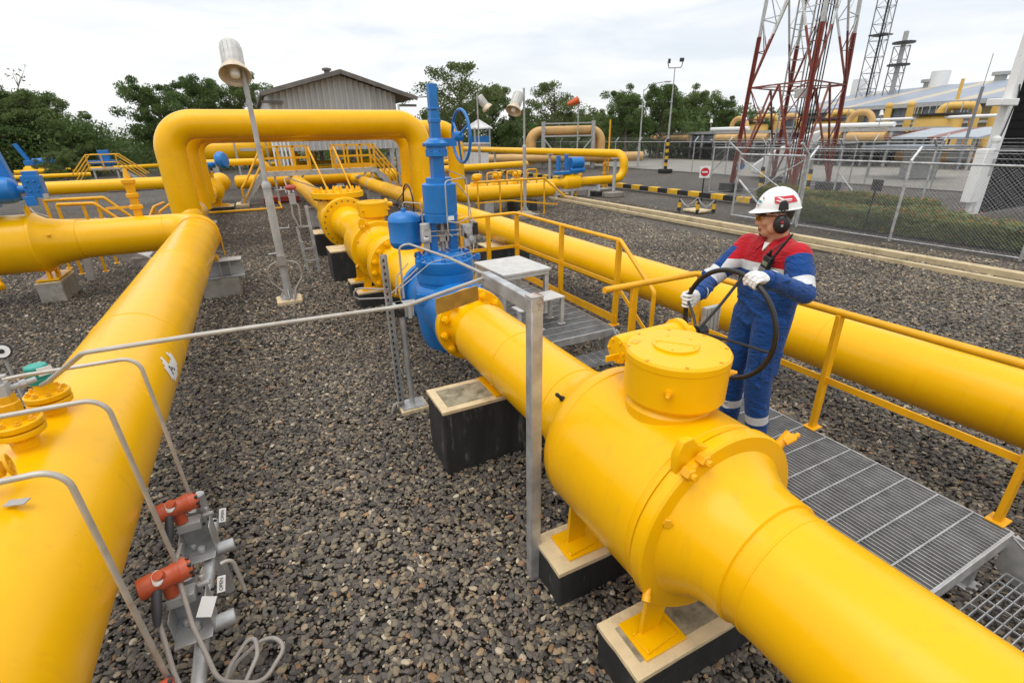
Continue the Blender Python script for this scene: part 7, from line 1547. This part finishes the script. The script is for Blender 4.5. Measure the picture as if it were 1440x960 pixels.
o0 = len(b.v); b.v += brim; b.f += [(k, o0 + k, o0 + (k + 1) % n, (k + 1) % n) for k in range(n)]; b.m += [0] * n
hm = b.build('helmet', HELM, person, smooth=55); sm = hm.modifiers.new('thick', 'SOLIDIFY'); sm.thickness = .0035; sm.offset = -1; hm.modifiers.new('sub', 'SUBSURF').levels = 1; hm.modifiers['sub'].render_levels = 1
def patch(a0, a1, t0, t1, skew=0, off=.004, na=12, nt_=4):
    P_ = []
    for j in range(nt_ + 1):
        t = t0 + (t1 - t0) * j / nt_
        rs = np.interp(t, [q[0] for q in prof], [q[1] for q in prof])
        for i in range(na + 1): P_.append(hp(t, rs, a0 + (a1 - a0) * i / na + skew * (j / nt_ - .5), 0) + (hf * math.cos(a0) * 0))
    P_ = [p + (p - Hd(-.012, 0, .06)).normalized() * off for p in P_]
    return P_, [(j * (na + 1) + i, j * (na + 1) + i + 1, (j + 1) * (na + 1) + i + 1, (j + 1) * (na + 1) + i) for j in range(nt_) for i in range(na)]
b = MB(); b.add(*patch(1.30, 2.42, .30, .60, -.10)); b.build('helmet_badge', REDP, hm, smooth=60)
b = MB(); b.add(*patch(1.46, 1.58, .35, .44, -.25, .0055, 4, 2)); b.add(*patch(1.56, 1.70, .43, .55, -.3, .0055, 4, 2)); b.add(*patch(1.62, 1.76, .37, .44, -.2, .0055, 4, 2)); b.add(*patch(1.80, 2.14, .42, .47, -.05, .0055, 6, 2)); b.add(*patch(1.84, 2.10, .365, .385, -.05, .0055, 6, 2)); b.build('badge_lettering', TAGW, hm, smooth=60)
for (a0, a1, t0, t1, m_) in ((.30, .42, .34, .46, BLU), (.46, .60, .34, .44, TEAL), (.56, .66, .50, .60, REDP), (.30, .56, .22, .25, INK), (.34, .52, .155, .17, mat('grey_print', (.3, .3, .3), .5))): b = MB(); b.add(*patch(a0, a1, t0, t1, -.12, .0045, 4, 2)); b.build('helmet_emblem', m_, hm, smooth=60)
# ear muffs
for s in (1, -1):
    r0 = MB(); c = Hd(-.028, .095 * s, -.035); R = HR
    r0.lathe([(-.026, .028), (-.022, .040), (-.006, .046), (.0, .047)], c, hl * s, 36); q_ = r0.build('muff_ring', REDP, person, smooth=50)
    for p in q_.data.vertices: d = wm(person) @ p.co - c; p.co = p.co + hu * d.dot(hu) * .22
    r0 = MB(); r0.lathe([(.0, .0465), (.010, .047), (.022, .042), (.029, .030), (.032, .012)], c, hl * s, 36); q_ = r0.build('ear_muff', BLK, person, smooth=50)
    for p in q_.data.vertices: d = wm(person) @ p.co - c; p.co = p.co + hu * d.dot(hu) * .22
    b = MB(); b.box(c + hl * s * .033 + hf * .0 + hu * -.004, (.012, .002, .014), rot=HR); b.build('muff_print', GALP, person); 
    b = MB(); b.box(c + hl * s * .032 + hu * .016, (.016, .002, .011), rot=HR); b.build('muff_print', REDP, person)
    b = MB(); b.tube([c + hl * s * .01 + hf * .030 + hu * .0, c + hl * s * .028 + hf * .022 + hu * .06, Hd(-.030, .108 * s, .062)], .0028, 8, bend=.02); b.tube([c + hl * s * .01 - hf * .030, c + hl * s * .028 - hf * .016 + hu * .06, Hd(-.034, .108 * s, .062)], .0028, 8, bend=.02); b.build('muff_arm', DARK, person, smooth=50)
    b = MB(); b.prism([Hd(-.058, .112 * s, .052), Hd(-.002, .114 * s, .052), Hd(-.006, .113 * s, .090), Hd(-.018, .109 * s, .108), Hd(-.042, .108 * s, .108), Hd(-.054, .111 * s, .090)], hl * s * .013); b.build('muff_clip', BLK, person, bevel=.005)
# glasses
b = MB(); b.tube([Hd(.083, .062, .016), Hd(.03, .080, .016), Hd(-.03, .084, .008)], .0035, 8, bend=.01); b.tube([Hd(.083, -.062, .016), Hd(.03, -.080, .016), Hd(-.03, -.084, .008)], .0035, 8, bend=.01); b.tube([Hd(.083, .062, .020), Hd(.104, .032, .022), Hd(.110, 0, .021), Hd(.104, -.032, .022), Hd(.083, -.062, .020)], .003, 8, bend=.05); gf = b.build('glasses_frame', BLKM, person, smooth=50)
b = MB()
for s in (1, -1):
    L0 = [(.110, .004, .018), (.104, .034, .019), (.084, .062, .017), (.083, .060, -.004), (.099, .034, -.018), (.107, .010, -.010)]; b.prism([Hd(x, y * s, z_) for x, y, z_ in L0], -hf * .0016)
b.build('lens', LENS, gf, smooth=0)
# gloves: palm, four fingers curled round the rim, thumb the other way
def glove(gp, wr, tang, side, name='glove'):
    """gp: grip point on the rim, wr: wrist, tang: rim direction from little finger to index"""
    t = V(tang).normalized(); a = (gp - wr); a = (a - t * a.dot(t)).normalized(); nrm = t.cross(a) * side          # nrm: out of the back of the hand
    if nrm.z < 0 and abs(nrm.z) > .2: nrm = -nrm
    b = MB(); k0 = gp - a * .012 + nrm * .026; pc = wr.lerp(k0, .55) + nrm * .004
    R = Matrix((a, t, nrm)).transposed(); ell(b, pc, (.050, .043, .022), R); ell(b, wr.lerp(k0, .8) + nrm * .006, (.034, .046, .019), R); capsule(b, wr - a * .055, wr + a * .03, .044, .034, 18, (nrm, .82))
    for i, (off, ln, rr_) in enumerate(((.036, .95, .0100), (.0122, 1.0, .0106), (-.0122, .97, .0102), (-.035, .82, .0090))):
        q0 = k0 + t * off + nrm * .002; P_ = [q0 - a * .02, q0 + a * .012]
        for ang in (60, 115, 165, 210): 
            g = math.radians(ang) ; P_.append(gp + t * off * .98 + (a * math.sin(g) * 1.0 + nrm * math.cos(g)) * (.027 * (1 if ang < 150 else .95)) * (.9 + .1 * ln))
        for p, q in zip(P_, P_[1:]): capsule(b, p, q, rr_, rr_ * .96, 12)
    th0 = pc + t * .034 - nrm * .004 - a * .012; th1 = gp - a * .022 + t * .046 - nrm * .010; th2 = gp + a * .004 + t * .040 - nrm * .028; th3 = gp + a * .020 + t * .020 - nrm * .030
    for p, q, r_ in ((th0, th1, .014), (th1, th2, .012), (th2, th3, .0108)): capsule(b, p, q, r_, r_ * .92, 12)
    return remesh(b, name, [GLOV], person, .0028, 3, .4)
dL = (WL - WHEEL_C).normalized(); tL = V((1, 0, 0)).cross(dL); dR = (WR - WHEEL_C).normalized(); tR = V((1, 0, 0)).cross(dR)
glove(WL, wL, -tL if tL.y < 0 else tL, 1); glove(WR, wR, V((0, 0, 1)) if abs(tR.z) > .5 else tR, 1)
for e, w_ in ((eL, wL), (eR, wR)):
    d = (w_ - e).normalized(); b = MB(); b.lathe([(-.07, .054), (-.02, .053), (-.004, .052), (.0, .049), (-.004, .045)], w_ - d * .02, d, 24); b.build('cuff', CBLU, person, smooth=50)
# radio clipped on the chest
rc = B(.166, .115, 1.325); RR_ = Matrix((f, lf, up_)).transposed() @ Matrix.Rotation(-.10, 3, 'Y') @ Matrix.Rotation(-.22, 3, 'X')
radio = thing('two_way_radio', rc, 'black two way radio with keypad clipped to the left chest of the worker', 'radio')
Q = lambda x, y, z_: rc + RR_ @ V((x, y, z_))
b = MB(); b.box(rc, (.036, .060, .135), rot=RR_); b.box(Q(0, -.016, .078), (.026, .016, .024), rot=RR_); b.build('case', BLK, radio, bevel=.006)
b = MB(); b.cyl(Q(-.004, .018, .06), Q(-.030, .055, .235), .0085, .006, 12); b.build('antenna', BLK, radio, smooth=50)
b = MB(); b.box(Q(.0185, 0, .022), (.003, .044, .024), rot=RR_); b.build('screen', mat('radio_screen', (.16, .19, .13), .2), radio)
b = MB()
for i in range(4):
    for j in range(3): b.cut(); b.box(Q(.0185, (j - 1) * .015, -.012 - i * .012), (.003, .010, .007), rot=RR_)
b.build('key', GALP, radio, bevel=.001)
b = MB(); b.lathe([(0, .008), (.016, .008)], Q(0, -.010, .088), RR_ @ V((0, 0, 1)), 12); b.build('knob', BLK, radio)
b = MB(); b.tube([Q(-.01, .0, .07), B(.13, .10, 1.42), B(.05, .12, 1.47)], .004, 8, bend=.05); b.build('strap', BLK, radio, smooth=50)
